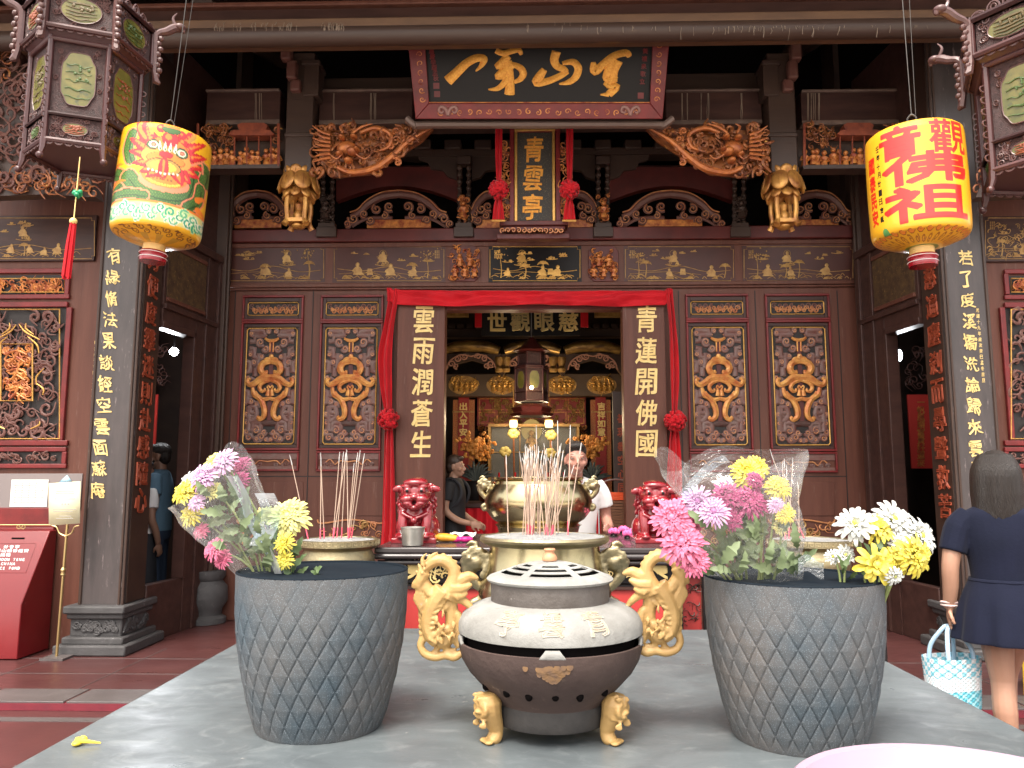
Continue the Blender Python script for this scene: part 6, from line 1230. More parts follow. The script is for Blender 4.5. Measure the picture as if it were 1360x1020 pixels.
# ---- drum lanterns
def drum(name, lab, cx, ytop, ybot, Rpx, Y, tilt):
    c = at(cx, (ytop + ybot) / 2, Y); k = Y / F * 1.02; t = thing(name, lab, 'lantern', tuple(c), 'painted drum lanterns'); Rr = Rpx * k; zt_, zb_ = zpx(cx, ytop, Y), zpx(cx, ybot, Y); h = zt_ - zb_
    P = [(Rr * .55, h / 2 + .012), (Rr * .93, h / 2), (Rr * .985, h / 2 - .012), (Rr, h / 2 - .04)] + [(Rr * (1 + .012 * math.sin(PI * i / 40)), h / 2 - .04 - (h - .1) * i / 40) for i in range(1, 41)] + [(Rr * (1 - .00 - .10 * (i / 12) ** 2), -h / 2 + .06 - .06 * math.sin(i / 12 * PI / 2)) for i in range(1, 13)] + [(Rr * (.9 - .64 * i / 14), -h / 2 - .045 * math.sin(i / 14 * PI / 2)) for i in range(1, 15)]
    t.rotation_euler = (0, tilt, math.atan2(c.x - CAM_X, Y) * -1)
    class CM_:
        s = k; d = 0
        def __call__(s, x, y, d=0.):
            u = max(-.985, min(.985, (x - cx) / Rpx)); a = math.asin(u); z = h / 2 - (y - ytop) / (ybot - ytop) * h; return Vector(((Rr * 1.012 + d) * math.sin(a), -(Rr * 1.012 + d) * math.cos(a), z))
    kb = -h / 2 - .045
    m = MB(); m.lathe([(Rr * .25, kb + .004), (Rr * .25, kb - .035), (Rr * .22, kb - .04), (0, kb - .04)], 32); m.build('neck', mat('lantern_neck', (.75, .47, .16), .4) if 'lantern_neck' not in MATS else 'lantern_neck', t, world=False)
    m = MB(); m.lathe([(Rr * .22, kb - .035), (Rr * .29, kb - .04), (Rr * .31, kb - .055), (Rr * .29, kb - .065), (Rr * .305, kb - .08), (Rr * .29, kb - .1), (0, kb - .1)], 32); m.build('red_ring', mat('gloss_red', (.30, .008, .018), .15, coat=.6) if 'gloss_red' not in MATS else 'gloss_red', t, world=False)
    m = MB()
    for z in (kb - .05, kb - .078): m.tube([(Rr * .308 * math.cos(a), Rr * .308 * math.sin(a), z) for a in [x * PI / 20 for x in range(40)]], .002, 5, closed=True)
    m.build('white_line', 'white_letter', t, world=False)
    m = MB(); m.tube(cm([(-.05, 0, h / 2), (-.06, 0, h / 2 + .03), (0, 0, h / 2 + .075), (.022, 0, h / 2 + .10), (0, 0, h / 2 + .125), (-.022, 0, h / 2 + .1), (0, 0, h / 2 + .075), (.05, 0, h / 2 + .03), (.045, 0, h / 2)], 5), .0045, 6); m.tube([(0, 0, h / 2 + .12), (.0, 0, h / 2 + 1.6)], .0025, 5); m.tube([(.02, 0, h / 2 + .12), (.05, .0, h / 2 + 1.6)], .0015, 5); m.build('wire_hook', 'wire_dark', t, world=False)
    return t, P, CM_(), Rr, h, k
def glyph_loops(ch):
    V, Fc = glyph(ch); E = {}
    for t_ in Fc:
        for i in range(len(t_)):
            a, b = t_[i], t_[(i + 1) % len(t_)]
            if (b, a) in E: del E[(b, a)]
            else: E[(a, b)] = 1
    nx = {a: b for a, b in E}; seen = set(); out = []; hw = max(abs(v[0]) for v in V) * 2; hh = max(abs(v[1]) for v in V) * 2
    for st_ in list(nx):
        if st_ in seen: continue
        lp = []; q = st_
        while q not in seen and q in nx: seen.add(q); lp.append((V[q][0] / hw, V[q][1] / hh)); q = nx[q]
        if len(lp) > 2: out.append(lp)
    return out
def in_poly(X, Y, P):
    ins = np.zeros(X.shape, bool); n = len(P)
    for i in range(n):
        (x1, y1), (x2, y2) = P[i], P[(i + 1) % n]
        if y1 == y2: continue
        ins ^= ((y1 > Y) != (y2 > Y)) & (X < (x2 - x1) * (Y - y1) / (y2 - y1) + x1)
    return ins
def dist_line(X, Y, P):
    D = np.full(X.shape, 1e9)
    for (x1, y1), (x2, y2) in zip(P[:-1], P[1:]):
        dx, dy = x2 - x1, y2 - y1; L2 = dx * dx + dy * dy or 1e-9; u = np.clip(((X - x1) * dx + (Y - y1) * dy) / L2, 0, 1); D = np.minimum(D, np.hypot(X - x1 - u * dx, Y - y1 - u * dy))
    return D
def paint(o, ops, fx, base):
    "hand painted colours of the thing itself, stored on its vertices"
    me = o.data; n = len(me.vertices); co = np.empty(n * 3); me.vertices.foreach_get('co', co); co = co.reshape(-1, 3); X, Y, ok = fx(co); C = np.tile(np.array(base, float), (n, 1))
    for op in ops:
        kind, col = op[0], np.array(op[1])
        if kind == 'e': msk = ((X - op[2]) / op[4]) ** 2 + ((Y - op[3]) / op[5]) ** 2 < 1
        elif kind == 'l': msk = dist_line(X, Y, cm(op[2], 5)) < op[3]
        elif kind == 'L': msk = dist_line(X, Y, op[2]) < op[3]
        elif kind == 'p': msk = in_poly(X, Y, op[2])
        elif kind == 't':    # tapered flame
            P = cm(op[2], 6); msk = np.zeros(n, bool)
            for i, q in enumerate(P): msk |= np.hypot(X - q[0], Y - q[1]) < op[3] * (1 - .92 * i / (len(P) - 1))
        elif kind == 'g':    # a brush written character
            cx_, cy_, w_, h_, bo = op[2:7]; near = (np.abs(X - cx_) < w_) & (np.abs(Y - cy_) < h_) & ok; idx = np.nonzero(near)[0]; x_, y_ = X[idx], Y[idx]; ins = np.zeros(len(idx), bool); dd = np.full(len(idx), 1e9)
            for lp in glyph_loops(op[7]):
                Q = [(cx_ + p[0] * w_, cy_ - p[1] * h_) for p in lp]; ins ^= in_poly(x_, y_, Q); dd = np.minimum(dd, dist_line(x_, y_, Q + [Q[0]]))
            msk = np.zeros(n, bool); msk[idx] = ins | (dd < bo)
        elif kind == 'f': msk = op[2](X, Y)
        msk &= ok; C[msk] = col
    a = me.color_attributes.new('paint', 'FLOAT_COLOR', 'POINT'); a.data.foreach_set('color', np.hstack([C, np.ones((n, 1))]).ravel().astype(np.float32))
mat('lantern_paint', (1, 1, 1), .28, attr='paint', coat=.35, bump=.08, bscale=30)
def fit(P, n): # resample a profile densely
    out = []
    for (a, b) in zip(P[:-1], P[1:]):
        L_ = math.hypot(a[0] - b[0], a[1] - b[1]); q = max(1, int(L_ / n)); out += [(a[0] + (b[0] - a[0]) * i / q, a[1] + (b[1] - a[1]) * i / q) for i in range(q)]
    return out + [P[-1]]
YEL = (.80, .40, .018)
# dragon painted lantern
cx, yt, yb2, Rp = 215, 185, 316, 57.5; t, P, CMd, Rr, h, k = drum('drum_lantern', 'yellow drum lantern painted with a red faced green dragon', cx, yt, yb2, Rp, 4.3, R(3.6))
o = MB().lathe(fit(P, .0042), 480).build('lantern_skin', 'lantern_paint', t, world=False)
def fx(co):   # to the drawing: 850 x 1020 units over the visible half
    a = np.arctan2(co[:, 0], -co[:, 1]); px_ = cx + Rp * np.sin(np.clip(a, -1.57, 1.57)); py_ = yt + (h / 2 - co[:, 2]) / h * (yb2 - yt); rr = np.hypot(co[:, 0], co[:, 1])
    X, Y = (px_ - 100) * 4.25, (py_ - 130) * 4.25; X = X - (Y - 500) * .0 + 10; flat = rr < Rr * .9; Y = np.where(flat & (co[:, 2] < 0), 840 + (Rr * .9 - rr) / Rr * 300, Y); return X, Y, (np.abs(a) < 1.56) | (co[:, 2] < -h / 2 + .02)
DG, GR, LG, RD, OR, PK, BK, WH, YL2 = (.02, .05, .015), (.055, .13, .03), (.14, .24, .05), (.60, .025, .03), (.78, .20, .03), (.78, .24, .12), (.03, .02, .01), (.78, .74, .55), (.8, .5, .06)
ops = []
def scale_ops(pts, w):
    ops.append(('l', PK, pts, w + 9)); ops.append(('l', DG, pts, w + 2)); ops.append(('l', GR, pts, w))
    P_ = cm(pts, 5); ops.append(('f', LG, lambda X, Y, P_=P_, w=w: (dist_line(X, Y, P_) < w - 3) & ((np.sin(X * .42 + Y * .3) > .35) & (np.sin(X * .42 - Y * .38) > .2))))
    ops.append(('l', DG, [(p[0] + 6, p[1] + w * .45) for p in pts], 3))
scale_ops([(250, 500), (300, 545), (270, 600), (225, 640)], 26); scale_ops([(330, 540), (400, 610), (520, 632), (620, 600), (650, 520), (650, 450)], 36); scale_ops([(690, 400), (725, 410), (715, 470)], 28); scale_ops([(700, 520), (690, 600), (640, 660), (730, 700)], 24); scale_ops([(320, 300), (310, 380), (330, 450)], 22); scale_ops([(240, 640), (330, 630), (420, 640)], 22)
for a, b in (((235, 480), (300, 470)), ((240, 590), (320, 560)), ((690, 590), (750, 570)), ((700, 640), (760, 690))): ops += [('t', OR, [a, ((a[0] + b[0]) / 2, (a[1] + b[1]) / 2 - 14), b], 16)]
ops += [('e', PK, 510, 545, 130, 62), ('e', OR, 510, 520, 118, 62)]
for i in range(22): a = PI * i / 21; ops.append(('t', YL2, [(510 + 90 * math.cos(a), 530 + 40 * math.sin(a)), (510 + 118 * math.cos(a), 545 + 58 * math.sin(a))], 6))
for x, y in ((335, 240), (315, 330), (322, 400), (345, 470), (385, 515), (700, 270), (712, 340), (700, 410), (680, 470), (640, 520), (365, 215), (660, 215), (420, 540), (600, 545)):
    s_ = (510, 420); mid = ((x + s_[0]) / 2 + (y - 400) * .12, (y + s_[1]) / 2 + 12); ops += [('t', (.35, .01, .01), [s_, mid, (x, y)], 66), ('t', RD, [s_, mid, (x, y)], 58), ('t', OR, [s_, mid, (x * .9 + s_[0] * .1, y * .9 + s_[1] * .1)], 20)]
    ops += [('l', OR, [(s_[0] * .4 + x * .6, s_[1] * .4 + y * .6 + 5), (x * .85 + s_[0] * .15, y * .85 + s_[1] * .15)], 4)]
ops += [('e', (.35, .02, .01), 508, 398, 122, 92), ('e', OR, 508, 398, 117, 87), ('e', (.78, .30, .05), 430, 420, 50, 40), ('e', (.78, .30, .05), 585, 425, 50, 40)]
for x, y, r_ in ((515, 318, 40), (462, 268, 22), (572, 280, 20)): ops += [('e', (.3, .01, .01), x, y, r_ + 3, r_ + 3), ('e', RD, x, y, r_, r_), ('e', OR, x - r_ * .25, y - r_ * .25, r_ * .45, r_ * .4)]
ops += [('e', DG, 515, 268, 50, 22), ('e', GR, 515, 268, 46, 18)]
for i in range(7): ops.append(('t', OR, [(515 + (i - 3) * 12, 250), (515 + (i - 3) * 16, 232), (515 + (i - 3) * 15, 216 + abs(i - 3) * 6)], 7))
for x, y in ((433, 362), (580, 378)): ops += [('e', BK, x, y, 35, 29), ('e', GR, x, y, 31, 25), ('e', WH, x, y, 22, 19), ('e', RD, x + 2, y, 14, 13), ('e', PK, x + 2, y, 9, 8)]
for i in range(4): ops += [('t', WH, [(468 + i * 26, 378), (466 + i * 27, 355), (464 + i * 28, 338)], 10), ('t', GR, [(470 + i * 26, 378), (468 + i * 27, 362)], 5)]
ops += [('e', (.4, .1, .02), 505, 432, 100, 36), ('e', (.72, .22, .03), 505, 430, 96, 32), ('e', (.25, .01, .01), 503, 408, 36, 20), ('e', RD, 503, 406, 32, 16), ('e', BK, 497, 472, 92, 44), ('e', (.45, .25, .05), 497, 472, 87, 39), ('e', YL2, 497, 472, 66, 26), ('e', (.35, .02, .02), 498, 486, 27, 62), ('p', RD, [(480, 430), (514, 430), (518, 535), (498, 545), (478, 535)]), ('l', OR, [(497, 440), (498, 525)], 5)]
for i in range(8): ops.append(('t', WH, [(425 + i * 21, 512 - abs(i - 3.5) * 4), (425 + i * 21, 528 - abs(i - 3.5) * 4)], 6))
for i in range(6): ops.append(('t', (.2, .1, .02), [(455 + i * 18, 540), (455 + i * 18, 560)], 6))
ops += [('l', OR, [(390, 330), (350, 270), (370, 225)], 9), ('l', (.5, .25, .03), [(420, 300), (400, 250), (415, 225)], 9), ('l', (.5, .25, .03), [(610, 300), (640, 260), (625, 235)], 9), ('l', PK, [(640, 420), (690, 380), (700, 430)], 6)]
ops += [('f', (.66, .62, .22), lambda X, Y: (Y > 672) & (Y < 768)), ('f', OR, lambda X, Y: (Y > 664) & (Y < 674))]
rr_ = random.Random(9)
for i in range(26):
    x = 200 + i * 24; y = 690 + (i * 37 % 60); q = spiral(x, y, 26, 1.1, i, 1 if i % 2 else -1, 10, .3); ops += [('L', WH if i % 3 else (.5, .7, .3), q, 9), ('L', (.03, .28, .16) if i % 2 else (.10, .38, .2), q, 5)]
for i in range(30): a = 150 + i * 26; q = spiral(a, 812 + (i % 3) * 40, 26, 1.2, i, 1 if i % 2 else -1, 8, .3); ops += [('L', (.22, .07, .01), q, 4)]
ops.append(('f', (.55, .3, .03), lambda X, Y: (Y > 905) & (np.sin(X * .05) > .2)))
paint(o, ops, fx, YEL)
# lettered lantern
cx, yt, yb2, Rp = 1218, 181, 318, 60; t, P, CMl, Rr, h, k = drum('drum_lantern', 'yellow drum lantern with large red Chinese characters', cx, yt, yb2, Rp, 4.05, R(-.6))
o = MB().lathe(fit(P, .0028), 760).build('lantern_skin', 'lantern_paint', t, world=False)
def fx2(co):
    a = np.arctan2(co[:, 0], -co[:, 1]); py_ = yt + (h / 2 - co[:, 2]) / h * (yb2 - yt); rr = np.hypot(co[:, 0], co[:, 1]); Y = np.where((rr < Rr * .9) & (co[:, 2] < 0), 330 + (Rr * .9 - rr) / Rr * 40, py_); return a * 100, Y, np.ones(len(a), bool)
ops = [('f', (.36, .1, .02), lambda X, Y: Y < 176)]
for i in range(-16, 16): q = spiral(i * 20, 324, 9, 1.1, .6, 1, 10, .3); ops += [('L', (.3, .05, .01), q, 2.6), ('L', (.82, .25, .03), q, 1.6), ('e', (.82, .3, .05), i * 20 + 2, 322, 5, 5)]; ops += [('L', (.4, .12, .01), spiral(i * 20 + 9, 342, 7, 1.2, i, 1, 9, .3), 1.2)]
LR = (.70, .02, .012)
for col_, ex_ in (((.34, .015, .01), .9), (LR, 0)):
    for ch, x, y, w, hh in (('音', 1200, 206, 52, 38), ('觀', 1259, 205, 42, 42), ('佛', 1227, 243, 102, 36), ('祖', 1226, 287, 102, 42)):
        u0, u1 = [100 * math.asin(max(-.97, min(.97, (q - 1218) / 66.5))) for q in (x - w / 2, x + w / 2)]; ops.append(('g', col_, (u0 + u1) / 2, y, u1 - u0, hh, (.5 if ch == '觀' else 1.5 if w > 60 else 1.6) + ex_ * .7, ch))
    for ch, y in zip('國泰民安', (223, 246, 269, 291)): ops.append(('g', col_, -103, y, 22, 20, .6 + ex_ * .4, ch))
for i, ch in enumerate('壬年十月廿一日吉誕'): ops.append(('g', (.02, .015, .01), -80 + (i % 2) * 1.2, 205 + i * 11.4, 9, 7.6, .45, ch))
ops.append(('e', (.1, .3, .08), -75, 318, 9, 9)); ops.append(('f', (.2, .25, .02), lambda X, Y: Y > 353))
paint(o, ops, fx2, YEL)
mat('lantern_red', (.74, .022, .012), .28, coat=.35); mat('lantern_line', (.30, .02, .01), .4)
# ================================================================ FLOWERS
def cello(name, fac, tint=(1, 1, 1), rough=.12):
    m = bpy.data.materials.new(name); m.use_nodes = True; nt = m.node_tree; N, L = nt.nodes, nt.links; N.remove(N['Principled BSDF']); out = N['Material Output']
    t = N.new('ShaderNodeBsdfTransparent'); t.inputs[0].default_value = (*tint, 1); g = N.new('ShaderNodeBsdfGlossy'); g.inputs['Roughness'].default_value = rough; g.inputs[0].default_value = (1, 1, 1, 1); d_ = N.new('ShaderNodeBsdfDiffuse'); d_.inputs[0].default_value = (.7, .72, .7, 1)
    lw = N.new('ShaderNodeLayerWeight'); lw.inputs[0].default_value = .35; mr = N.new('ShaderNodeMapRange'); mr.inputs[3].default_value = fac; mr.inputs[4].default_value = fac + .45; L.new(lw.outputs['Facing'], mr.inputs[0])
    mx = N.new('ShaderNodeMixShader'); mg = N.new('ShaderNodeMixShader'); mg.inputs[0].default_value = .3; L.new(g.outputs[0], mg.inputs[1]); L.new(d_.outputs[0], mg.inputs[2])
    L.new(mr.outputs[0], mx.inputs[0]); L.new(t.outputs[0], mx.inputs[1]); L.new(mg.outputs[0], mx.inputs[2]); L.new(mx.outputs[0], out.inputs[0])
    n = N.new('ShaderNodeTexNoise'); n.inputs['Scale'].default_value = 22; n.inputs['Detail'].default_value = 3; n.inputs['Distortion'].default_value = 1.5; b = N.new('ShaderNodeBump'); b.inputs['Strength'].default_value = .5; b.inputs['Distance'].default_value = .02; L.new(n.outputs[0], b.inputs['Height']); L.new(b.outputs[0], g.inputs['Normal']); MATS[name] = m
cello('cellophane', .06); cello('cellophane_blue', .16, (.62, .78, .92), .3)
mat('mum_pink', (.56, .10, .19), .6, col2=(.64, .21, .31), nscale=40, spec=.2); mat('mum_lilac', (.46, .25, .42), .6, col2=(.56, .38, .52), nscale=35, spec=.2); mat('mum_magenta', (.24, .035, .10), .6, col2=(.36, .08, .17), nscale=40, spec=.2)
mat('mum_yellow', (.60, .48, .035), .6, col2=(.64, .56, .13), nscale=35, spec=.2); mat('mum_pale', (.58, .53, .15), .6, col2=(.62, .59, .27), nscale=30, spec=.2); mat('mum_white', (.62, .62, .59), .6, spec=.2, col2=(.52, .54, .49), nscale=30)
mat('leaf', (.055, .095, .03), .55, col2=(.10, .145, .055), nscale=22, bump=.2, bscale=60); mat('leaf_pale', (.17, .21, .105), .6, col2=(.09, .13, .055), nscale=14, bump=.2, bscale=60); mat('stem_green', (.16, .22, .06), .6, col2=(.24, .26, .1), nscale=30); mat('mum_heart', (.3, .12, .25), .6); mat('mum_heart_green', (.35, .36, .05), .7)
def mum(c, nrm, Rr, seed, layers=6, n=22, wid=.165, droop=.15):
    "chrysanthemum head: layered strap petals round a heart"
    rnd = random.Random(seed); nrm = Vector(nrm).normalized(); ax = nrm.orthogonal().normalized(); ay = nrm.cross(ax); m = MB(); c = Vector(c)
    for L_ in range(layers):
        t = L_ / max(1, layers - 1); el = R(8 + 66 * t) ; ln = Rr * (1 - .5 * t)
        for k in range(n - int(5 * t)):
            a = 2 * PI * (k + .5 * (L_ % 2) + rnd.uniform(-.25, .25)) / (n - int(5 * t)); d_ = ax * math.cos(a) + ay * math.sin(a); s_ = nrm.cross(d_); l2 = ln * rnd.uniform(.84, 1.08); e2 = el + rnd.uniform(-.16, .16); w = Rr * wid * rnd.uniform(.8, 1.15) * (1 - .3 * t)
            P = []
            for j, (q, ww, up) in enumerate(((.08, .35, 0), (.4, .8, .05), (.75, 1., .04), (.93, .75, -droop * .5), (1.0, .18, -droop))):
                p = c + (d_ * math.cos(e2) + nrm * math.sin(e2)) * l2 * q + nrm * up * l2 * (1 + .6 * t); P.append((p, w * ww / 2))
            vs = []
            for p, hw in P: vs += [p - s_ * hw + nrm * hw * .45, p, p + s_ * hw + nrm * hw * .45]
            m.add(vs, [(3 * j + i, 3 * j + i + 1, 3 * j + i + 4, 3 * j + i + 3) for j in range(4) for i in range(2)])
    return m
def bloom(parent, c, nrm, Rr, material, seed, heart=None, **k):
    o = mum(c, nrm, Rr, seed, **k).build('flower', material, parent)
    m = MB(); m.ell(Vector(c) + Vector(nrm).normalized() * Rr * .28, Rr * .17, 9, 6); m.build('flower_heart', heart or ('mum_heart_green' if material == 'mum_white' else material), o); return o
def leaf(m, base, tip, w, seed=0):
    rnd = random.Random(seed); b, t = Vector(base), Vector(tip); d_ = t - b; L_ = d_.length; d_.normalize(); s_ = d_.cross(Vector((0, -1, 0)) + Vector((rnd.uniform(-.6, .6), 0, rnd.uniform(-.6, .6))))
    s_ = s_.normalized() if s_.length > 1e-3 else d_.orthogonal(); n_ = s_.cross(d_); prof_ = ((0, .06), (.1, .1), (.22, .55), (.3, .38), (.42, .85), (.5, .55), (.64, .8), (.72, .4), (.85, .42), (1, .02)); vs = []
    for q, ww in prof_: p = b + d_ * q * L_ + n_ * L_ * .16 * math.sin(q * PI) * rnd.uniform(.7, 1.3); vs += [p - s_ * w * ww / 2 + n_ * w * .12 * ww, p, p + s_ * w * ww / 2 + n_ * w * .12 * ww]
    m.add(vs, [(3 * j + i, 3 * j + i + 1, 3 * j + i + 4, 3 * j + i + 3) for j in range(len(prof_) - 1) for i in range(2)])
def FP(x, y, Y): return at(x, y, Y)
def wrapper(t, base, axis, R0, R1, L_, tips, name, seed, m_='cellophane'):
    "sheet of film rolled into a cone, its open edge rising to soft points"
    ax = Vector(axis).normalized(); sx = ax.cross(Vector((0, 1, 0))).normalized(); sy = ax.cross(sx); b = Vector(base)
    def fn(u, v):
        a = 2 * PI * u * .97; tip = 1 + sum(h * math.exp(-((((a - q + PI) % (2 * PI)) - PI) / w) ** 2) for q, h, w in tips); r = R0 + (R1 - R0) * v ** .8
        nz = mnoise.noise(Vector((math.cos(a) * 1.7 + seed, math.sin(a) * 1.7, v * 2.6))) * .30 + mnoise.noise(Vector((math.cos(a) * 5 + seed, math.sin(a) * 5, v * 7))) * .10
        r *= 1 + nz * (.4 + v * .6); return b + ax * L_ * v * tip + (sx * math.cos(a) + sy * math.sin(a) * .75) * r
    return MB().grid(fn, 72, 30).build(name, m_, t)
# left bouquet
Yb = 2.24; KB = Yb / F
base = FP(372, 775, Yb + .04); base.z -= .03; tgt = FP(283, 640, Yb - .02)
t = thing('flower_bouquet', 'cellophane wrapped bouquet of yellow and lilac mums leaning out of the left pot', 'bouquet', tuple(base), 'wrapped bouquets in the pots')
wrapper(t, base, tgt - base, .045, .125, .37, ((0, .0, .5), (-PI / 2, .16, .5), (PI * .8, .2, .45)), 'cellophane_wrap', 3)
def fl(t, x, y, dY, R_, m_, seed, nx=0, nz=.45, heart=None, **k): return bloom(t, FP(x, y, Yb + dY), (nx, -1, nz), R_ * KB, m_, seed, heart, **k)
for i, (x, y, d_, r_, m_) in enumerate(((247, 655, .0, 20, 'mum_yellow'), (256, 684, .02, 19, 'mum_yellow'), (252, 640, .04, 15, 'mum_white'), (288, 617, .02, 20, 'mum_pale'), (272, 634, -.03, 22, 'mum_lilac'), (300, 614, -.02, 21, 'mum_lilac'), (318, 640, .03, 18, 'mum_magenta'), (322, 618, .05, 14, 'mum_magenta'), (284, 652, -.02, 15, 'mum_pale'), (268, 706, .02, 13, 'mum_pink'), (286, 730, -.04, 17, 'mum_pink'), (297, 743, -.03, 14, 'mum_pink'), (262, 668, -.03, 14, 'mum_lilac'))):
    fl(t, x, y, d_, r_, m_, i + 1, -.3)
rnd = random.Random(21); m = MB(); ms = MB()
for i in range(46):
    q = rnd.uniform(.1, .85); bx_ = 372 + (283 - 372) * q + rnd.gauss(0, 13); by_ = 768 + (640 - 768) * q + rnd.gauss(0, 8); a = rnd.uniform(-2.2, .6); l_ = rnd.uniform(22, 40); dy = rnd.uniform(-.07, .07)
    leaf(m, FP(bx_, by_, Yb + dy), FP(bx_ + l_ * math.sin(a), by_ - l_ * math.cos(a) * .8, Yb + dy - .02), rnd.uniform(12, 19) * KB, i)
m.build('foliage', 'leaf_pale', t)
for x, y, d_ in ((247, 655, 0), (256, 684, .02), (288, 617, .02), (272, 634, -.03), (300, 614, -.02), (318, 640, .03), (286, 730, -.02), (330, 660, 0)): p = FP(x, y, Yb + d_ + .02); ms.tube(cm([base + Vector((rnd.uniform(-.03, .03), rnd.uniform(-.02, .02), -.1)), base.lerp(p, .5) + Vector((.01, 0, .01)), p], 4), .0028, 6)
ms.build('flower_stems', 'stem_green', t)
m = MB(); m.grid(lambda u, v: FP(308 + 60 * v + 16 * (u - .5) * (1 - .4 * v) + 3 * math.sin(v * 9), 632 + 130 * v, Yb - .075 - .02 * math.sin(u * 3 + v * 5)), 6, 18); m.grid(lambda u, v: FP(338 + 26 * u + 9 * math.sin(v * 4), 655 + 70 * v, Yb - .06 - .02 * math.sin(v * 8)), 6, 14); m.build('blue_paper', 'cellophane_blue', t)
# loose yellow chrysanthemum in the left pot
def loose(lab, items, base_px, Y, grp, leaves=()):
    b = FP(*base_px, Y); t = thing('cut_flower', lab, 'flower', tuple(b), grp); ms = MB()
    for (x, y, d_, r_, m_, s_, nx, nz, kw) in items:
        p = FP(x, y, Y + d_); bloom(t, p, (nx, -1, nz), r_ * Y / F, m_, s_, **kw); ms.tube(cm([b + Vector((0, 0, -.06)), b.lerp(p, .5) + Vector((.004, 0, 0)), p], 4), .003, 6)
    ms.build('stem', 'stem_green', t)
    if leaves:
        m = MB()
        for i, (x0_, y0_, x1_, y1_, w) in enumerate(leaves): leaf(m, FP(x0_, y0_, Y - .01), FP(x1_, y1_, Y - .03), w * Y / F, i)
        m.build('leaf', 'leaf', t)
    return t
G = 'loose cut flowers in the pots'
loose('full pale yellow chrysanthemum standing right of the left bouquet', [(384, 689, -.02, 30, 'mum_pale', 31, .0, .55, dict(layers=7, n=25))], (388, 770), 2.26, G, ((386, 745, 402, 712, 16), (388, 765, 408, 735, 15), (384, 750, 366, 722, 14), (392, 770, 410, 752, 12)))
loose('two small yellow blooms low beneath the full yellow chrysanthemum', [(378, 722, -.03, 16, 'mum_yellow', 32, -.2, .3, dict(layers=4)), (378, 744, -.03, 14, 'mum_yellow', 33, -.1, .2, dict(layers=4))], (384, 772), 2.22, G, ((390, 770, 372, 752, 10), (418, 764, 428, 752, 14), (424, 766, 412, 758, 10)))
loose('beige fading bloom between the left bouquet and the yellow chrysanthemum', [(352, 686, .0, 15, 'mum_pale', 34, -.1, .3, dict(layers=4))], (368, 770), 2.27, G, ((360, 730, 346, 700, 14), (362, 740, 372, 712, 14)))
# right bouquet
Yb = 2.15; KB = Yb / F; base = FP(1010, 785, Yb + .05); tgt = FP(978, 640, Yb + .01)
t = thing('flower_bouquet', 'cellophane wrapped bouquet of pink, magenta and yellow mums in the right pot', 'bouquet', tuple(base), 'wrapped bouquets in the pots')
wrapper(t, base, tgt - base, .10, .175, .35, ((-PI / 2, .12, .6), (PI * .1, .28, .5), (PI, .0, .5)), 'cellophane_wrap', 7)
for i, (x, y, d_, r_, m_, kw) in enumerate(((893, 690, -.06, 30, 'mum_pink', dict(layers=7, n=25)), (906, 722, -.08, 32, 'mum_pink', dict(layers=7, n=25)), (922, 746, -.08, 22, 'mum_pink', dict(layers=7, n=25)), (912, 700, -.03, 22, 'mum_pink', dict(layers=7, n=25)), (927, 668, -.06, 24, 'mum_lilac', dict(layers=5, n=24, wid=.13, heart='mum_heart')), (948, 681, -.09, 22, 'mum_lilac', dict(layers=5, n=24, wid=.13, heart='mum_heart')), (908, 676, -.02, 18, 'mum_magenta', {}), (966, 662, -.04, 24, 'mum_magenta', dict(layers=7, n=25)), (994, 668, -.03, 26, 'mum_magenta', dict(layers=7, n=25)), (973, 692, -.06, 15, 'mum_magenta', {}), (962, 646, .0, 17, 'mum_white', {}), (992, 630, .0, 24, 'mum_yellow', dict(layers=7, n=25)), (1004, 622, .03, 20, 'mum_yellow', {}), (1002, 638, -.03, 13, 'mum_magenta', {}), (1032, 648, .02, 20, 'mum_yellow', {}), (1042, 682, -.02, 16, 'mum_yellow', {}), (1030, 672, -.02, 13, 'mum_lilac', {}), (1036, 700, .0, 12, 'mum_pale', {}))):
    fl(t, x, y, d_, r_, m_, i + 60, -.25 if x < 960 else .1, .4, **kw)
m = MB(); ms = MB(); rnd = random.Random(5)
for i in range(44):
    bx_ = rnd.uniform(945, 1062); by_ = rnd.uniform(700, 768); a = rnd.uniform(-1.4, 1.2); l_ = rnd.uniform(24, 44); dy = rnd.uniform(-.09, .05)
    leaf(m, FP(bx_, by_, Yb + dy), FP(bx_ + l_ * math.sin(a), by_ - l_ * math.cos(a), Yb + dy - .02), rnd.uniform(13, 21) * KB, i)
m.build('foliage', 'leaf_pale', t)
for x, y in ((893, 690), (906, 722), (927, 668), (948, 681), (966, 662), (994, 668), (992, 630), (1032, 648), (1042, 682), (922, 746), (940, 720), (1010, 690)): p = FP(x, y, Yb); ms.tube(cm([base + Vector((rnd.uniform(-.06, .05), rnd.uniform(-.03, .03), -.08)), base.lerp(p, .55) + Vector((rnd.uniform(-.02, .02), -.02, 0)), p + Vector((0, .02, 0))], 4), .0032, 6)
ms.build('flower_stems', 'stem_green', t)
m = MB(); m.grid(lambda u, v: FP(906 + 60 * v + 8 * (u - .5), 655 - 50 * math.sin(v * 1.5) + 9 * u, Yb - .1 - .01 * math.sin(v * 9)), 5, 16); m.grid(lambda u, v: FP(1060 + 34 * u, 742 + 22 * v - 6 * math.sin(u * 5), Yb - .06), 8, 5); m.build('blue_paper', 'cellophane_blue', t)
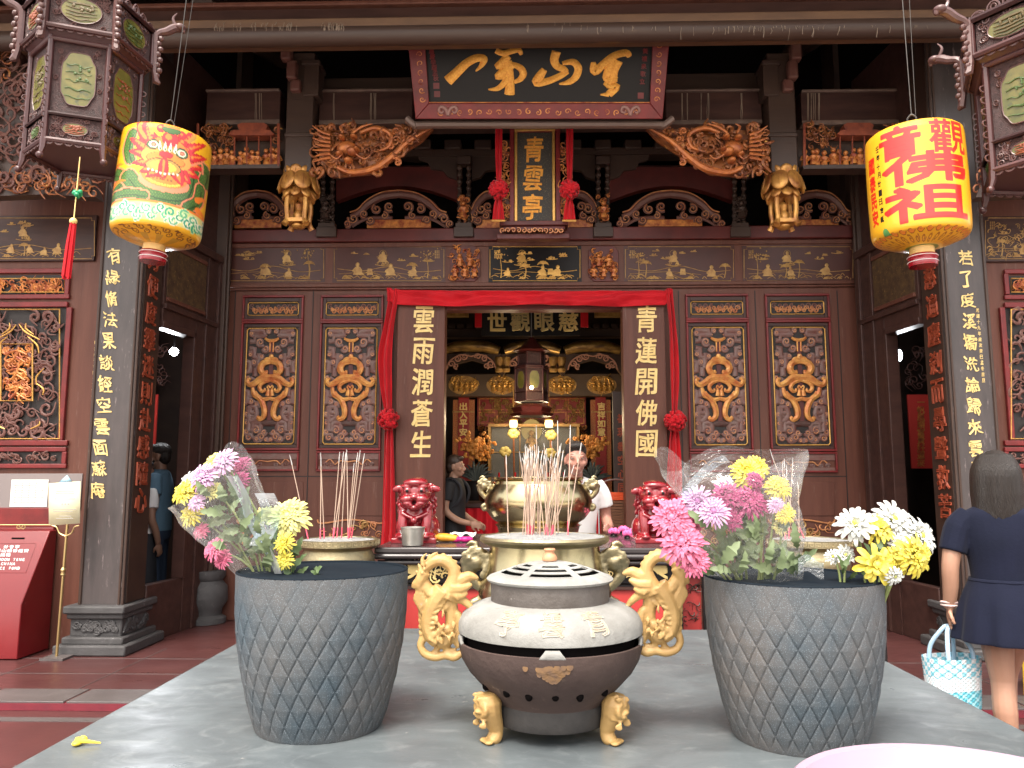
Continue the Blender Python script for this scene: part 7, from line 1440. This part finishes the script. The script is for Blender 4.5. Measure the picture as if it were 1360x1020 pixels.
# white and yellow bunch
Yw = 2.12
D = dict(layers=4, n=17, wid=.23)
loose('white daisy mum leaning left at the edge of the white and yellow group', [(1136, 697, -.02, 27, 'mum_white', 81, -.5, .35, D)], (1150, 775), Yw, G, ((1148, 745, 1132, 722, 12),))
loose('white mum at the top centre of the white and yellow group', [(1184, 692, .03, 28, 'mum_white', 82, .1, .5, D)], (1160, 778), Yw, G, ((1158, 752, 1146, 720, 15), (1160, 740, 1176, 714, 12)))
loose('large white mum at the far right above the pot rim', [(1216, 714, .03, 31, 'mum_white', 83, .5, .35, dict(layers=5, n=22, wid=.18))], (1164, 780), Yw, G, ((1175, 760, 1196, 745, 12),))
loose('flat yellow mum facing away between two white mums', [(1163, 703, .0, 24, 'mum_yellow', 84, .0, .9, D)], (1157, 780), Yw, G)
loose('big yellow mum drooping over the right pot rim', [(1212, 738, -.05, 29, 'mum_yellow', 85, .35, .05, dict(layers=5, n=20, wid=.2))], (1168, 780), Yw, G)
loose('open yellow daisy with separate petals low over the pot rim', [(1162, 750, -.06, 27, 'mum_yellow', 86, -.1, .1, dict(layers=3, n=11, wid=.32))], (1158, 785), Yw, G, ((1150, 772, 1136, 750, 12),))
loose('yellow mum tucked between the two drooping yellow blooms', [(1190, 744, -.02, 20, 'mum_yellow', 87, .1, .2, D)], (1166, 782), Yw, G)
loose('spray of two small white blooms, one hanging lowest under the yellow daisy', [(1186, 764, -.07, 14, 'mum_white', 88, .2, -.3, D), (1194, 726, .0, 18, 'mum_white', 90, .1, .3, D)], (1170, 785), Yw, G)
loose('spray of two pale bluish white blossoms low beside the right cellophane', [(1122, 738, .0, 15, 'mum_white', 89, -.1, .4, D), (1106, 740, .02, 11, 'mum_white', 91, -.3, .3, D)], (1118, 776), Yw, G, ((1118, 765, 1110, 735, 10), (1118, 765, 1130, 735, 9), (1124, 770, 1140, 752, 9)))
# ================================================================ LIONS AND PEOPLE
def lion(cx, ybot, k, lab):
    Y = 5.32; b = atz(cx, ybot, TA); Y = b.y; t = thing('guardian_lion', lab, 'statue', tuple(b), 'red guardian lions'); m = MB(); P = lambda x, y, z: b + Vector((x * k, y * k, z * k))
    E_ = lambda x, y, z, r, rot=None: m.ell(P(x, y, z), tuple(q * k for q in (r if hasattr(r, '__len__') else (r,) * 3)), 16, 10, rot)
    T_ = lambda pts, r: m.tube(cm([P(*p) for p in pts], 5), [x * k for x in r], 9)
    m.box(*(b.x - .15 * k, b.x + .15 * k), b.y - .14 * k, b.y + .2 * k, b.z, b.z + .035 * k)
    E_(0, .06, .15, (.125, .14, .125)); E_(0, -.02, .2, (.1, .085, .11))
    for s_ in (-1, 1):
        E_(s_ * .095, .06, .095, (.06, .1, .085)); E_(s_ * .1, -.07, .05, (.04, .06, .022)); T_([(s_ * .075, -.05, .22), (s_ * .08, -.085, .13), (s_ * .078, -.095, .05)], [.045, .036, .03]); E_(s_ * .078, -.115, .045, (.038, .045, .022))
        E_(s_ * .128, -.03, .36, (.04, .018, .024), Matrix.Rotation(s_ * .3, 3, 'Y')); E_(s_ * .048, -.118, .345, (.026, .02, .024)); E_(s_ * .05, -.105, .375, (.045, .025, .015)); E_(s_ * .05, -.115, .29, (.05, .05, .035)); E_(s_ * .045, -.145, .262, (.03, .02, .016))
        T_([(s_ * .01, -.15, .255), (s_ * .05, -.14, .245), (s_ * .085, -.105, .26)], [.012, .014, .008])
        for j in range(5): a = j * .5; c_ = P(s_ * (.09 + .028 * math.sin(a * 1.3)), -.01 + .02 * j * .3, .37 - j * .04); m.tube([c_ + Vector((q[0], -abs(q[0]) * .3, q[1])) for q in spiral(0, 0, .026 * k, 1.2, j, s_, 9, .3)], .010 * k, 6)
    E_(0, -.03, .335, (.108, .1, .085)); E_(0, -.09, .40, (.085, .05, .03)); E_(0, -.14, .305, (.032, .026, .02)); E_(0, -.12, .235, (.05, .04, .02)); E_(0, -.06, .2, (.08, .05, .05)); E_(0, .0, .41, (.075, .075, .025))
    for i in range(9): a = PI * i / 8; E_(.105 * math.cos(a), -.075, .25 - .045 * math.sin(a), .016)
    T_([(-.09, -.095, .2), (0, -.12, .165), (.09, -.095, .2)], [.012, .013, .012]); E_(0, -.125, .15, .022); T_([(0, .18, .1), (.05, .22, .2), (.02, .2, .3)], [.03, .04, .015])
    o = m.fuse('lion_body', 'lion_red', t, .0055 * k, 2); m = MB()
    for s_ in (-1, 1): m.ell(P(s_ * .048, -.137, .346), .011 * k, 8, 6)
    m.build('eyes', 'ink_black', t)
lion(553, 720, .90, 'shiny red guardian lion statue left of the doorway behind the tin bucket'); lion(869, 720, .86, 'shiny red guardian lion statue right of the doorway behind the pink mums')
def hand(m, w, d_, up, s=1., curl=.5, side=1):
    "palm, four jointed fingers and a thumb, from wrist w along d_"
    d_ = Vector(d_).normalized(); up = (Vector(up) - d_ * Vector(up).dot(d_)).normalized(); x = d_.cross(up) * side; w = Vector(w)
    rot = Matrix((x, up, d_)).transposed(); m.ell(w + d_ * .045 * s, (.04 * s, .016 * s, .055 * s), 12, 8, rot)
    for i, (o_, L_) in enumerate(((-.028, .062), (-.0095, .075), (.0095, .07), (.027, .055))):
        p = w + d_ * .085 * s + x * o_ * s; P = [p - d_ * .03 * s]; a = .15
        for j in range(4): P.append(p); p = p + (d_ * math.cos(a) - up * math.sin(a)) * L_ * s / 3; a += curl
        m.tube(P, [.009 * s, .0095 * s, .009 * s, .0085 * s, .0075 * s], 7)
    p = w + d_ * .02 * s - x * .03 * s; m.tube(cm([p, p - x * .025 * s + d_ * .028 * s - up * .008 * s, p - x * .03 * s + d_ * .06 * s - up * .02 * s], 4), [.012 * s, .0115 * s, .0085 * s], 7)
def head(m, c, s=1.):
    "head facing -Y with brow, nose, lips, chin and ears; c is the skull centre"
    c = Vector(c); E_ = lambda x, y, z, r: m.ell(c + Vector((x, y, z)) * s, tuple(q * s for q in r), 16, 12)
    E_(0, .012, .03, (.076, .095, .09)); E_(0, -.02, -.035, (.062, .072, .075)); E_(0, -.045, -.085, (.036, .036, .03)); E_(0, -.072, .012, (.055, .02, .022))
    m.tube([c + Vector((0, -.085, .012)) * s, c + Vector((0, -.100, -.012)) * s, c + Vector((0, -.112, -.034)) * s], [.009 * s, .011 * s, .014 * s], 8); E_(0, -.1, -.038, (.019, .012, .010)); E_(0, -.088, -.066, (.024, .012, .0065)); E_(0, -.086, -.076, (.02, .012, .006))
    for q in (-1, 1): E_(q * .045, -.055, -.03, (.026, .026, .026)); E_(q * .078, .012, -.012, (.01, .02, .032)); E_(q * .033, -.079, .028, (.024, .012, .006))
    m.tube([c + Vector((0, .02, -.05)) * s, c + Vector((0, .03, -.17)) * s], [.052 * s, .06 * s], 12)
def face_bits(t, c, s=1., lip='lip', parent_m=None):
    c = Vector(c); m = MB()
    for q in (-1, 1): m.ell(c + Vector((q * .033, -.078, .008)) * s, (.012 * s, .009 * s, .0065 * s), 10, 7)
    o = m.build('eyes', mat('eye_white', (.6, .58, .55), .3) if 'eye_white' not in MATS else 'eye_white', t, world=False); m = MB()
    for q in (-1, 1): m.ell(c + Vector((q * .033, -.0855, .008)) * s, (.0058 * s, .003 * s, .0058 * s), 8, 6)
    m.build('irises', 'ink_black', o, world=False); m = MB()
    for q in (-1, 1): m.tube([c + Vector((q * a, -.088 + abs(a - .03) * .5, .031 + .004 * math.sin((a - .014) * 70))) * s for a in (.014, .026, .038, .05)], [.003 * s, .004 * s, .0025 * s, .001], 5)
    m.build('eyebrows', 'hair', t, world=False)
def person(lab, loc, yaw, grp=None): return_ = thing('person', lab, 'person', loc, grp); return_.rotation_euler.z = yaw; return return_
def torso(m, zs, n=28):
    "elliptical sections (z, half width, half depth, y shift)"
    zs = cm(zs, 4); m.grid(lambda u, v: (lambda q: Vector((q[1] * math.cos(2 * PI * u), q[3] + q[2] * math.sin(2 * PI * u), q[0])))(zs[min(len(zs) - 1, int(round(v * (len(zs) - 1))))]), n, len(zs) - 1, True)
    k = len(m.v) - n * len(zs); m.f.append(tuple(k + i for i in range(n))); m.f.append(tuple(k + n * (len(zs) - 1) + i for i in reversed(range(n))))
T = lambda m, pts, r, n=12: m.tube(cm(pts, 5), r, n)
# --- woman in navy, seen from behind (local frame faces -Y, turned round)
wl = at(1328, 700, 4.1); t = person('woman in a short navy dress seen from behind carrying a pale blue woven tote', (wl.x, 4.1, -.06), R(180 - 24)); ww = t
m = MB(); head(m, (0, -.02, 1.50)); torso(m, [(1.36, .06, .055, .01), (1.32, .16, .08, .01), (1.2, .15, .1, 0), (1.04, .125, .09, 0), (.9, .16, .115, .0), (.80, .15, .11, .01)])
T(m, [(.165, .01, 1.29), (.21, .03, 1.18), (.235, .045, 1.06), (.24, .03, .95), (.25, .0, .84)], [.05, .047, .042, .038, .029]); hand(m, (.25, -.002, .845), (.02, -.1, -1), (1, 0, 0), .95, .75, 1)
T(m, [(-.165, .01, 1.29), (-.21, .04, 1.18), (-.225, .07, 1.07), (-.19, -.06, 1.06), (-.14, -.2, 1.12)], [.05, .047, .043, .037, .029]); hand(m, (-.14, -.2, 1.12), (.3, -1, .3), (0, .3, 1), .95, .6, -1)
T(m, [(.055, .01, .86), (.05, .015, .68), (.04, .02, .5), (.04, .045, .36), (.035, .04, .2), (.03, .045, .09)], [.085, .075, .054, .056, .042, .033]); T(m, [(.03, .05, .08), (.03, .0, .045), (.03, -.1, .03)], [.036, .036, .026])
T(m, [(-.06, -.01, .86), (-.03, -.12, .68), (.0, -.22, .5), (.01, -.24, .36), (.02, -.24, .2), (.02, -.24, .09)], [.088, .08, .058, .057, .043, .034]); T(m, [(.02, -.235, .08), (.02, -.28, .045), (.02, -.38, .03)], [.036, .036, .026])
for v in m.v: v += t.location
m.fuse('body', 'skin', t, .006, 3); face_bits(t, (0, -.02, 1.50))
def dress(m, secs, folds, amp, zf_, n=90):
    q = cm(secs, 6)
    def fn(u, v):
        s_ = q[min(len(q) - 1, int(round(v * (len(q) - 1))))]; a = 2 * PI * u; k = max(0, min(1, (zf_ - s_[0]) / .25)); r = 1 + amp * k * (math.sin(folds * a + 1) + .5 * math.sin(folds * 1.7 * a)); w_ = 1 + .012 * mnoise.noise(Vector((math.cos(a) * 3, math.sin(a) * 3, s_[0] * 9))); return Vector((s_[1] * r * w_ * math.cos(a), s_[3] + s_[2] * r * w_ * math.sin(a), s_[0]))
    m.grid(fn, n, len(q) - 1, True)
m = MB(); torso(m, [(1.375, .075, .06, .012), (1.35, .13, .075, .012), (1.31, .178, .092, .01), (1.2, .172, .118, .0), (1.08, .152, .112, .0), (1.0, .145, .11, .0), (.97, .145, .11, .0)])
for s_ in (-1, 1): T(m, [(s_ * .13, .01, 1.318), (s_ * .185, .018, 1.25), (s_ * .22, .035, 1.13)], [.056, .068, .066])
for v in m.v: v += t.location
m.fuse('dress_bodice', 'navy', t, .006, 4)
m = MB(); dress(m, [(1.0, .152, .118, 0), (.98, .158, .122, 0), (.9, .19, .15, .0), (.8, .215, .172, .0), (.705, .235, .19, .0), (.70, .23, .185, 0)], 9, .05, 1.0); m.build('dress_skirt', 'navy', t, world=False, solid=.006)
m = MB(); m.tube([(.149 * math.cos(a), .115 * math.sin(a), .99) for a in [x * PI / 20 for x in range(40)]], .011, 8, closed=True); m.build('waist_seam', 'navy', t, world=False)
def hair_long(t, c, zlow, m_='hair', seed=1, wx=.1):
    m = MB(); c = Vector(c); m.ell(c + Vector((0, .018, .05)), (.086, .104, .10), 18, 12); m.ell(c + Vector((0, .05, -.05)), (.092, .075, .12), 16, 12); rnd = random.Random(seed)
    for i in range(44):
        a = PI * (-.08 + 1.16 * i / 43); x, y = math.cos(a), math.sin(a); P = [c + Vector((x * .06, .02 + y * .05, .12)), c + Vector((x * .094, .01 + y * .105, .04)), c + Vector((x * wx, .01 + y * .105, -.08)), c + Vector((x * wx * 1.03 + rnd.uniform(-.008, .008), .015 + y * .1, zlow - c.z + rnd.uniform(-.015, .015)))]; m.tube(cm(P, 4), [.018, .022, .022, .008], 7)
    for v in m.v: v += t.location
    m.fuse('hair', m_, t, .006, 2)
hair_long(t, (0, -.02, 1.50), 1.29)
m = MB(); m.tube([(.25 + .036 * math.cos(a), .0 + .036 * math.sin(a), .868 + .004 * math.sin(a)) for a in [x * PI / 10 for x in range(20)]], .007, 7, closed=True); m.tube([(.25 + .036 * math.cos(a), .0 + .036 * math.sin(a), .855) for a in [x * PI / 10 for x in range(20)]], .006, 7, closed=True); m.build('bracelet', mat('bracelet', (.6, .45, .42), .4), t, world=False)
m = MB()
for x, y in ((.03, -.045), (.02, -.325)): m.ell((x, y + .01, .012), (.045, .12, .014))
m.build('sandals', 'ink_black', t, world=False)
hw = Matrix.Rotation(t.rotation_euler.z, 4, 'Z') @ Vector((.255, -.02, .74)) + t.location
# --- tote bag
bt = thing('tote_bag', 'pale blue and white woven plastic tote hanging from the woman in navy', 'bag', (hw.x, hw.y, hw.z - .40)); bo = Vector((hw.x, hw.y, hw.z - .40))
def bagfn(u, v): a = 2 * PI * u; sq = (abs(math.cos(a)) ** 3 + abs(math.sin(a)) ** 3) ** (-1 / 3); w_ = .135 + .012 * v; wv = .0022 * math.sin(u * 2 * PI * 30) * math.sin(v * PI * 24); return Vector(((w_ + wv) * math.cos(a) * sq, (.07 + .015 * v + wv) * math.sin(a) * sq, .255 * v))
o = MB().grid(bagfn, 240, 96, True).add([bagfn(i / 240, 0) for i in range(240)], [tuple(range(240))]).build('bag_body', mat('woven_plastic', (1, 1, 1), .35, attr='paint', coat=.2), bt, world=False)
def fb(co): return np.arctan2(co[:, 1] * 1.6, co[:, 0]) / (2 * PI) * 30, co[:, 2] / .255 * 12, np.ones(len(co), bool)
paint(o, [('f', (.22, .55, .66), lambda X, Y: (Y > 7.6) & ((np.floor(X) + np.floor(Y)) % 2 == 0)), ('f', (.62, .76, .80), lambda X, Y: (Y > 4.6) & (Y <= 7.6) & (np.floor(X) % 2 == 0)), ('f', (.10, .45, .56), lambda X, Y: (Y <= 4.6) & ((np.floor(X) + np.floor(Y)) % 2 == 0)), ('f', (.34, .66, .74), lambda X, Y: (Y <= 4.6) & ((np.floor(X) + np.floor(Y)) % 2 == 1))], fb, (.74, .78, .8))
for s_ in (-1, 1): MB().tube(cm([(-.075, s_ * .07, .2), (-.07, s_ * .06, .30), (-.03, s_ * .02, .385), (.0, s_ * .012, .405), (.03, s_ * .02, .385), (.07, s_ * .06, .30), (.075, s_ * .07, .2)], 6), .011, 8).build('bag_handle', mat('bag_handle', (.36, .52, .66), .35) if 'bag_handle' not in MATS else 'bag_handle', bt, world=False)
bt.rotation_euler.z = R(14)
# --- yellow stool at the edge
p = at(1366, 885, 5.6); st = thing('plastic_stool', 'yellow plastic stool half hidden behind the woman in navy', 'stool', (p.x + .1, 5.7, 0)); c = Vector((p.x + .1, 5.7, 0))
MB().box(c.x - .15, c.x + .15, c.y - .15, c.y + .15, .22, .25).build('seat', 'yellow_plastic', st, bev=.01)
for sx in (-1, 1):
    for sy in (-1, 1): MB().tube([c + Vector((sx * .13, sy * .13, .23)), c + Vector((sx * .16, sy * .16, 0))], [.025, .02], 8).build('leg', 'yellow_plastic', st)
# --- standing figure kit for the visitors further back
def figure(lab, loc, yaw, hgt, skin, top, low, hair, sleeves=.24, skirt=None, arms=None, hairlen=None, beard=False, lean=0., grp=None):
    t = person(lab, loc, yaw, grp); s = hgt / 1.72; m = MB(); L_ = t.location
    ar = arms or {1: [(.185, 0, 1.40), (.215, .02, 1.25), (.225, .02, 1.12), (.23, -.03, 1.0), (.23, -.07, .86)], -1: [(-.185, 0, 1.40), (-.215, .02, 1.25), (-.225, .02, 1.12), (-.23, -.03, 1.0), (-.23, -.07, .86)]}
    hc = Vector((0, -.02 - lean * .5, 1.60)); head(m, hc)
    torso(m, [(1.46, .06, .055, .0), (1.42, .16, .085, .0), (1.3, .16, .105, 0), (1.1, .14, .1, 0), (.95, .155, .11, .0), (.86, .14, .1, 0)])
    for q, P in ar.items(): T(m, P, [.05, .046, .041, .037, .028]); d_ = (Vector(P[-1]) - Vector(P[-2])); hand(m, Vector(P[-1]), d_, (q, 0, .2), 1., .4, q)
    for q in (-1, 1): T(m, [(q * .08, 0, .88), (q * .09, -.01, .7), (q * .09, -.01, .5), (q * .09, .02, .36), (q * .09, .02, .2), (q * .09, .02, .07)], [.085, .078, .058, .056, .044, .036]); T(m, [(q * .09, .03, .06), (q * .095, -.05, .045), (q * .1, -.15, .03)], [.04, .04, .03])
    def fin(m): 
        for i in range(len(m.v)): v = m.v[i]; v = v * s; v.y -= lean * max(0, v.z - .9); m.v[i] = v + L_
        return m
    fin(m).fuse('body', skin, t, .008, 3)
    c2 = hc * s; c2.y -= lean * max(0, c2.z - .9); face_bits(t, c2, s)
    m = MB(); torso(m, [(1.475, .08, .065, .0), (1.45, .135, .085, .0), (1.41, .185, .1, .0), (1.3, .19, .128, 0), (1.1, .172, .125, 0), (.95, .18, .13, .0), (.88, .182, .132, 0)])
    for q, P in ar.items():
        V = [Vector(p) for p in P]; d_ = (V[1] - V[0]); T(m, [V[0] - Vector((q * .03, 0, -.01)), V[0] + d_ * .5, V[1] + (V[2] - V[1]) * (sleeves - .2) * 4], [.065, .068, .068 if sleeves < .4 else .06])
    fin(m).fuse('shirt', top, t, .008, 4)
    m = MB()
    if skirt: torso(m, [(1.0, .17, .125, 0), (.9, .19, .14, 0), (.6, .22, .17, 0), (.35, .24, .18, 0)])
    else:
        torso(m, [(.99, .172, .125, 0), (.88, .175, .128, 0), (.8, .16, .12, 0)])
        for q in (-1, 1): T(m, [(q * .085, 0, .86), (q * .095, 0, .6), (q * .095, .01, .35), (q * .095, .02, .1)], [.098, .085, .075, .07])
    fin(m).fuse('skirt' if skirt else 'trousers', low, t, .008, 3)
    m = MB(); m.ell(hc + Vector((0, .022, .058)), (.083, .098, .082), 16, 10); m.ell(hc + Vector((0, -.05, .095)), (.062, .04, .03), 12, 8); m.ell(hc + Vector((0, .055, -.0)), (.078, .06, .085), 16, 10)
    if hairlen: m.ell(hc + Vector((0, .09, -.02)), (.045, .05, .05)); m.tube(cm([hc + Vector((0, .1, 0)), hc + Vector((0, .13, -.08)), hc + Vector((0, .1, -hairlen))], 4), [.035, .04, .015], 8)
    if beard: m.tube(cm([hc + Vector((-.066, -.02, -.04)), hc + Vector((-.045, -.065, -.09)), hc + Vector((0, -.085, -.108)), hc + Vector((.045, -.065, -.09)), hc + Vector((.066, -.02, -.04))], 4), [.012, .018, .024, .018, .012], 8)
    fin(m).fuse('hair', hair, t, .007, 2)
    m = MB()
    for q in (-1, 1): m.ell(Vector((q * .097, -.05, .035)) * s + L_, (.05 * s, .13 * s, .04 * s), 12, 8)
    m.build('shoes', 'ink_black', t); return t
# left doorway: man in blue, woman in white
p = at(212, 640, 8.05); figure('bearded man in a blue T-shirt standing sideways inside the left doorway', (p.x, 8.05, 0), R(-80), 1.80, 'skin_tan', 'shirt_blue', 'jeans', 'hair', beard=True)
p = at(186, 690, 7.85); figure('person in a loose white top and dark skirt beside the man in blue', (p.x, 7.85, 0), R(150), 1.62, 'skin_tan', 'shirt_white', 'cloth_dark', 'hair', skirt=True)
# woman in black inside the hall
p = at(603, 650, 8.75); AR = {1: [(.185, 0, 1.40), (.2, .02, 1.25), (.2, .01, 1.13), (.19, -.1, 1.03), (.16, -.22, .97)], -1: [(-.185, 0, 1.40), (-.215, .02, 1.25), (-.225, .02, 1.12), (-.2, -.1, 1.02), (-.15, -.24, .98)]}
t = figure('woman in a black T-shirt and printed trousers with a backpack looking up inside the hall', (p.x, 8.75, 0), R(78), 1.70, 'skin', 'shirt_black', 'print_skirt', 'hair_brown', arms=AR, hairlen=.10)
bp_ = thing('backpack', 'black backpack with a white tag on the back of the woman in black', 'backpack', (p.x, 8.75, 1.0)); bp_.rotation_euler.z = R(78)
m = MB(); m.ell((0, .20, .2), (.15, .10, .22), 18, 12); m.ell((0, .22, .1), (.15, .10, .14), 18, 12); m.build('bag_body', 'cloth_dark', bp_, world=False); m = MB()
for q in (-1, 1): m.tube(cm([(q * .11, .14, .36), (q * .13, .0, .45), (q * .14, -.12, .36), (q * .15, -.10, .2), (q * .16, .12, .05)], 5), .018, 8)
m.build('straps', 'cloth_dark', bp_, world=False); MB().add([(.155, .17, .22), (.165, .20, .22), (.15, .17, .36), (.16, .2, .36)], [(0, 1, 3, 2)]).build('white_tag', 'white_letter', bp_, world=False, solid=.01)
# man in the white T-shirt behind the altar table
p = at(757, 640, 5.95); AR = {1: [(.19, 0, 1.41), (.235, .03, 1.27), (.25, .02, 1.16), (.25, -.1, 1.11), (.22, -.26, 1.11)], -1: [(-.19, 0, 1.41), (-.235, .03, 1.27), (-.25, .02, 1.16), (-.22, -.12, 1.11), (-.14, -.26, 1.11)]}
figure('man in a white T-shirt leaning over the altar table behind the brass urn', (p.x + .02, 5.95, 0), R(4), 1.70, 'skin_pink', 'shirt_white', 'cloth_dark', 'hair', arms=AR, lean=.16)
# ================================================================ RED COLLECTION BOX AND SIGN STAND
xR = at(67, 862, 6.86).x; xRf = xR - .02; xLf = xR - .72
t = thing('collection_box', 'red sloping collection box with white lettering at the left wall', 'box', (xR - .3, 6.5, 0))
zt_ = at(75, 704, 6.80).z; zm_ = at(16, 803, 6.42).z; yF, yB, yS = 6.42, 6.835, 6.74
prof2 = [(yF, .0), (yF, zm_), (yS, zt_), (yB, zt_), (yB, 0)]
MB().add([(xLf, y, z) for y, z in prof2] + [(xR, y, z) for y, z in prof2], [(0, 1, 2, 3, 4), (9, 8, 7, 6, 5)] + [(i, 5 + i, 5 + (i + 1) % 5, (i + 1) % 5) for i in range(5)]).build('box_body', 'donation_red', t, bev=.008)
sl = Vector((0, yS - yF, zt_ - zm_)); sn = Vector((0, -sl.z, sl.y)).normalized(); sdn = sl.normalized(); _ya, _yb = 803, at(75, 704, yS).z
class BoxM:
    s = 6.6 / F; d = 0
    def __call__(s, x, y, d=0.):
        v = (803 - y) / 97.; Y_ = yF + (yS - yF) * v; return Vector((at(x, 740, Y_).x, yF, zm_)) + sl * v + sn * d
bm_ = BoxM(); m = MB()
def line(s, x, y, w, h, sp, **k):
    for i, ch in enumerate(s):
        if ch != ' ': write(m, ch, x + i * sp, y, w, h, bm_, d=.002, seed=i, shear=.15, **k)
line('分會亭', 7, 728.5, 6, 4.4, 7.6, bold=.03); line('青雲山維修經費', -10, 733.8, 6, 4.4, 7.4, bold=.03); line('募捐箱', -4, 739.4, 6, 4.4, 7.4, bold=.03)
line('CHENG HOON TENG', -24, 745.6, 3.6, 4.3, 3.95, bold=.06); line('GREAT CHINA', -20, 751.2, 3.6, 4.3, 3.95, bold=.06); line('MAINTENANCE FUND', -33, 757, 3.6, 4.3, 3.95, bold=.06)
m.build('white_lettering', 'white_letter', t); m = MB(); m.prism([(14, 716), (31, 716), (30.5, 718), (13.5, 718)], bm_, 0, .004); m.build('coin_slot', 'void', t)
m = MB(); P = [(-60, 724), (47, 724), (36, 763), (-62, 763)]; m.stroke(P, .3, bm_, .5, 4, 0, .002, True); m.build('label_edge', 'donation_red', t)
Ys = 6.5; st = at(83, 868, Ys); st.z = 0; t = thing('sign_stand', 'slim brass stand holding a cream notice beside the red box', 'sign', (at(85, 750, Ys).x, Ys, 0)); xs_ = at(85, 750, Ys).x
MB().box(xs_ - .09, xs_ + .1, Ys - .1, Ys + .1, -.005, .012).build('base_plate', 'granite_strip', t)
zS = at(88, 695, Ys).z; m = MB(); m.tube([(xs_ - .01, Ys, 0), (xs_ + .005, Ys, zS)], .011, 10); m.lathe([(.012, 0), (.02, .01), (.016, .03), (.022, .05), (.012, .07)], 14, (xs_ - .003, Ys, at(85, 765, Ys).z)); m.build('pole', mat('brass_pole', (.55, .4, .18), .3, .9), t)
m = MB(); mp = PM(Ys, .01)
for s_ in (-1, 1): m.stroke([(88, 712), (88 + s_ * 8, 708), (88 + s_ * 12, 700), (88 + s_ * 18, 698)], [1, 1, .8], mp, 1, 6, 5)
m.stroke([(-30, 697), (68, 697)], .7, mp, 1, 6, 0); m.stroke(spiral(26, 699, 4, 1.2, 0, 1), .6, mp, 1, 5, 0); m.stroke(spiral(32, 699, 4, 1.2, 3, -1), .6, mp, 1, 5, 0); m.build('scroll_bracket', 'brass_pole', t)
o = MB().add([mp(66, 642), mp(108, 639), mp(107, 695), mp(66, 698)], [(0, 1, 2, 3)]).build('cream_notice', 'paper_cream', t, solid=.006); mq = PM(Ys, .0145); m = MB()
for y, a, b in ((646, 84, 92), (652, 76, 99), (655, 75, 100), (662, 74, 101), (668.5, 83, 85), (668.5, 87, 89), (668.5, 91, 93), (676, 72, 102), (678.5, 72, 98), (685, 80, 96), (688, 76, 98)): m.prect(a, y, b, y + (.8 if y != 668.5 else 2), Ys, .0145, .002)
m.build('print', 'grey_letter', o); MB().add([mp(79, 641), mp(97, 640), mp(90, 631)], [(0, 1, 2)]).build('blue_fan', mat('blue_card', (.3, .5, .62), .5), t, solid=.006)
bpy.context.view_layer.update()
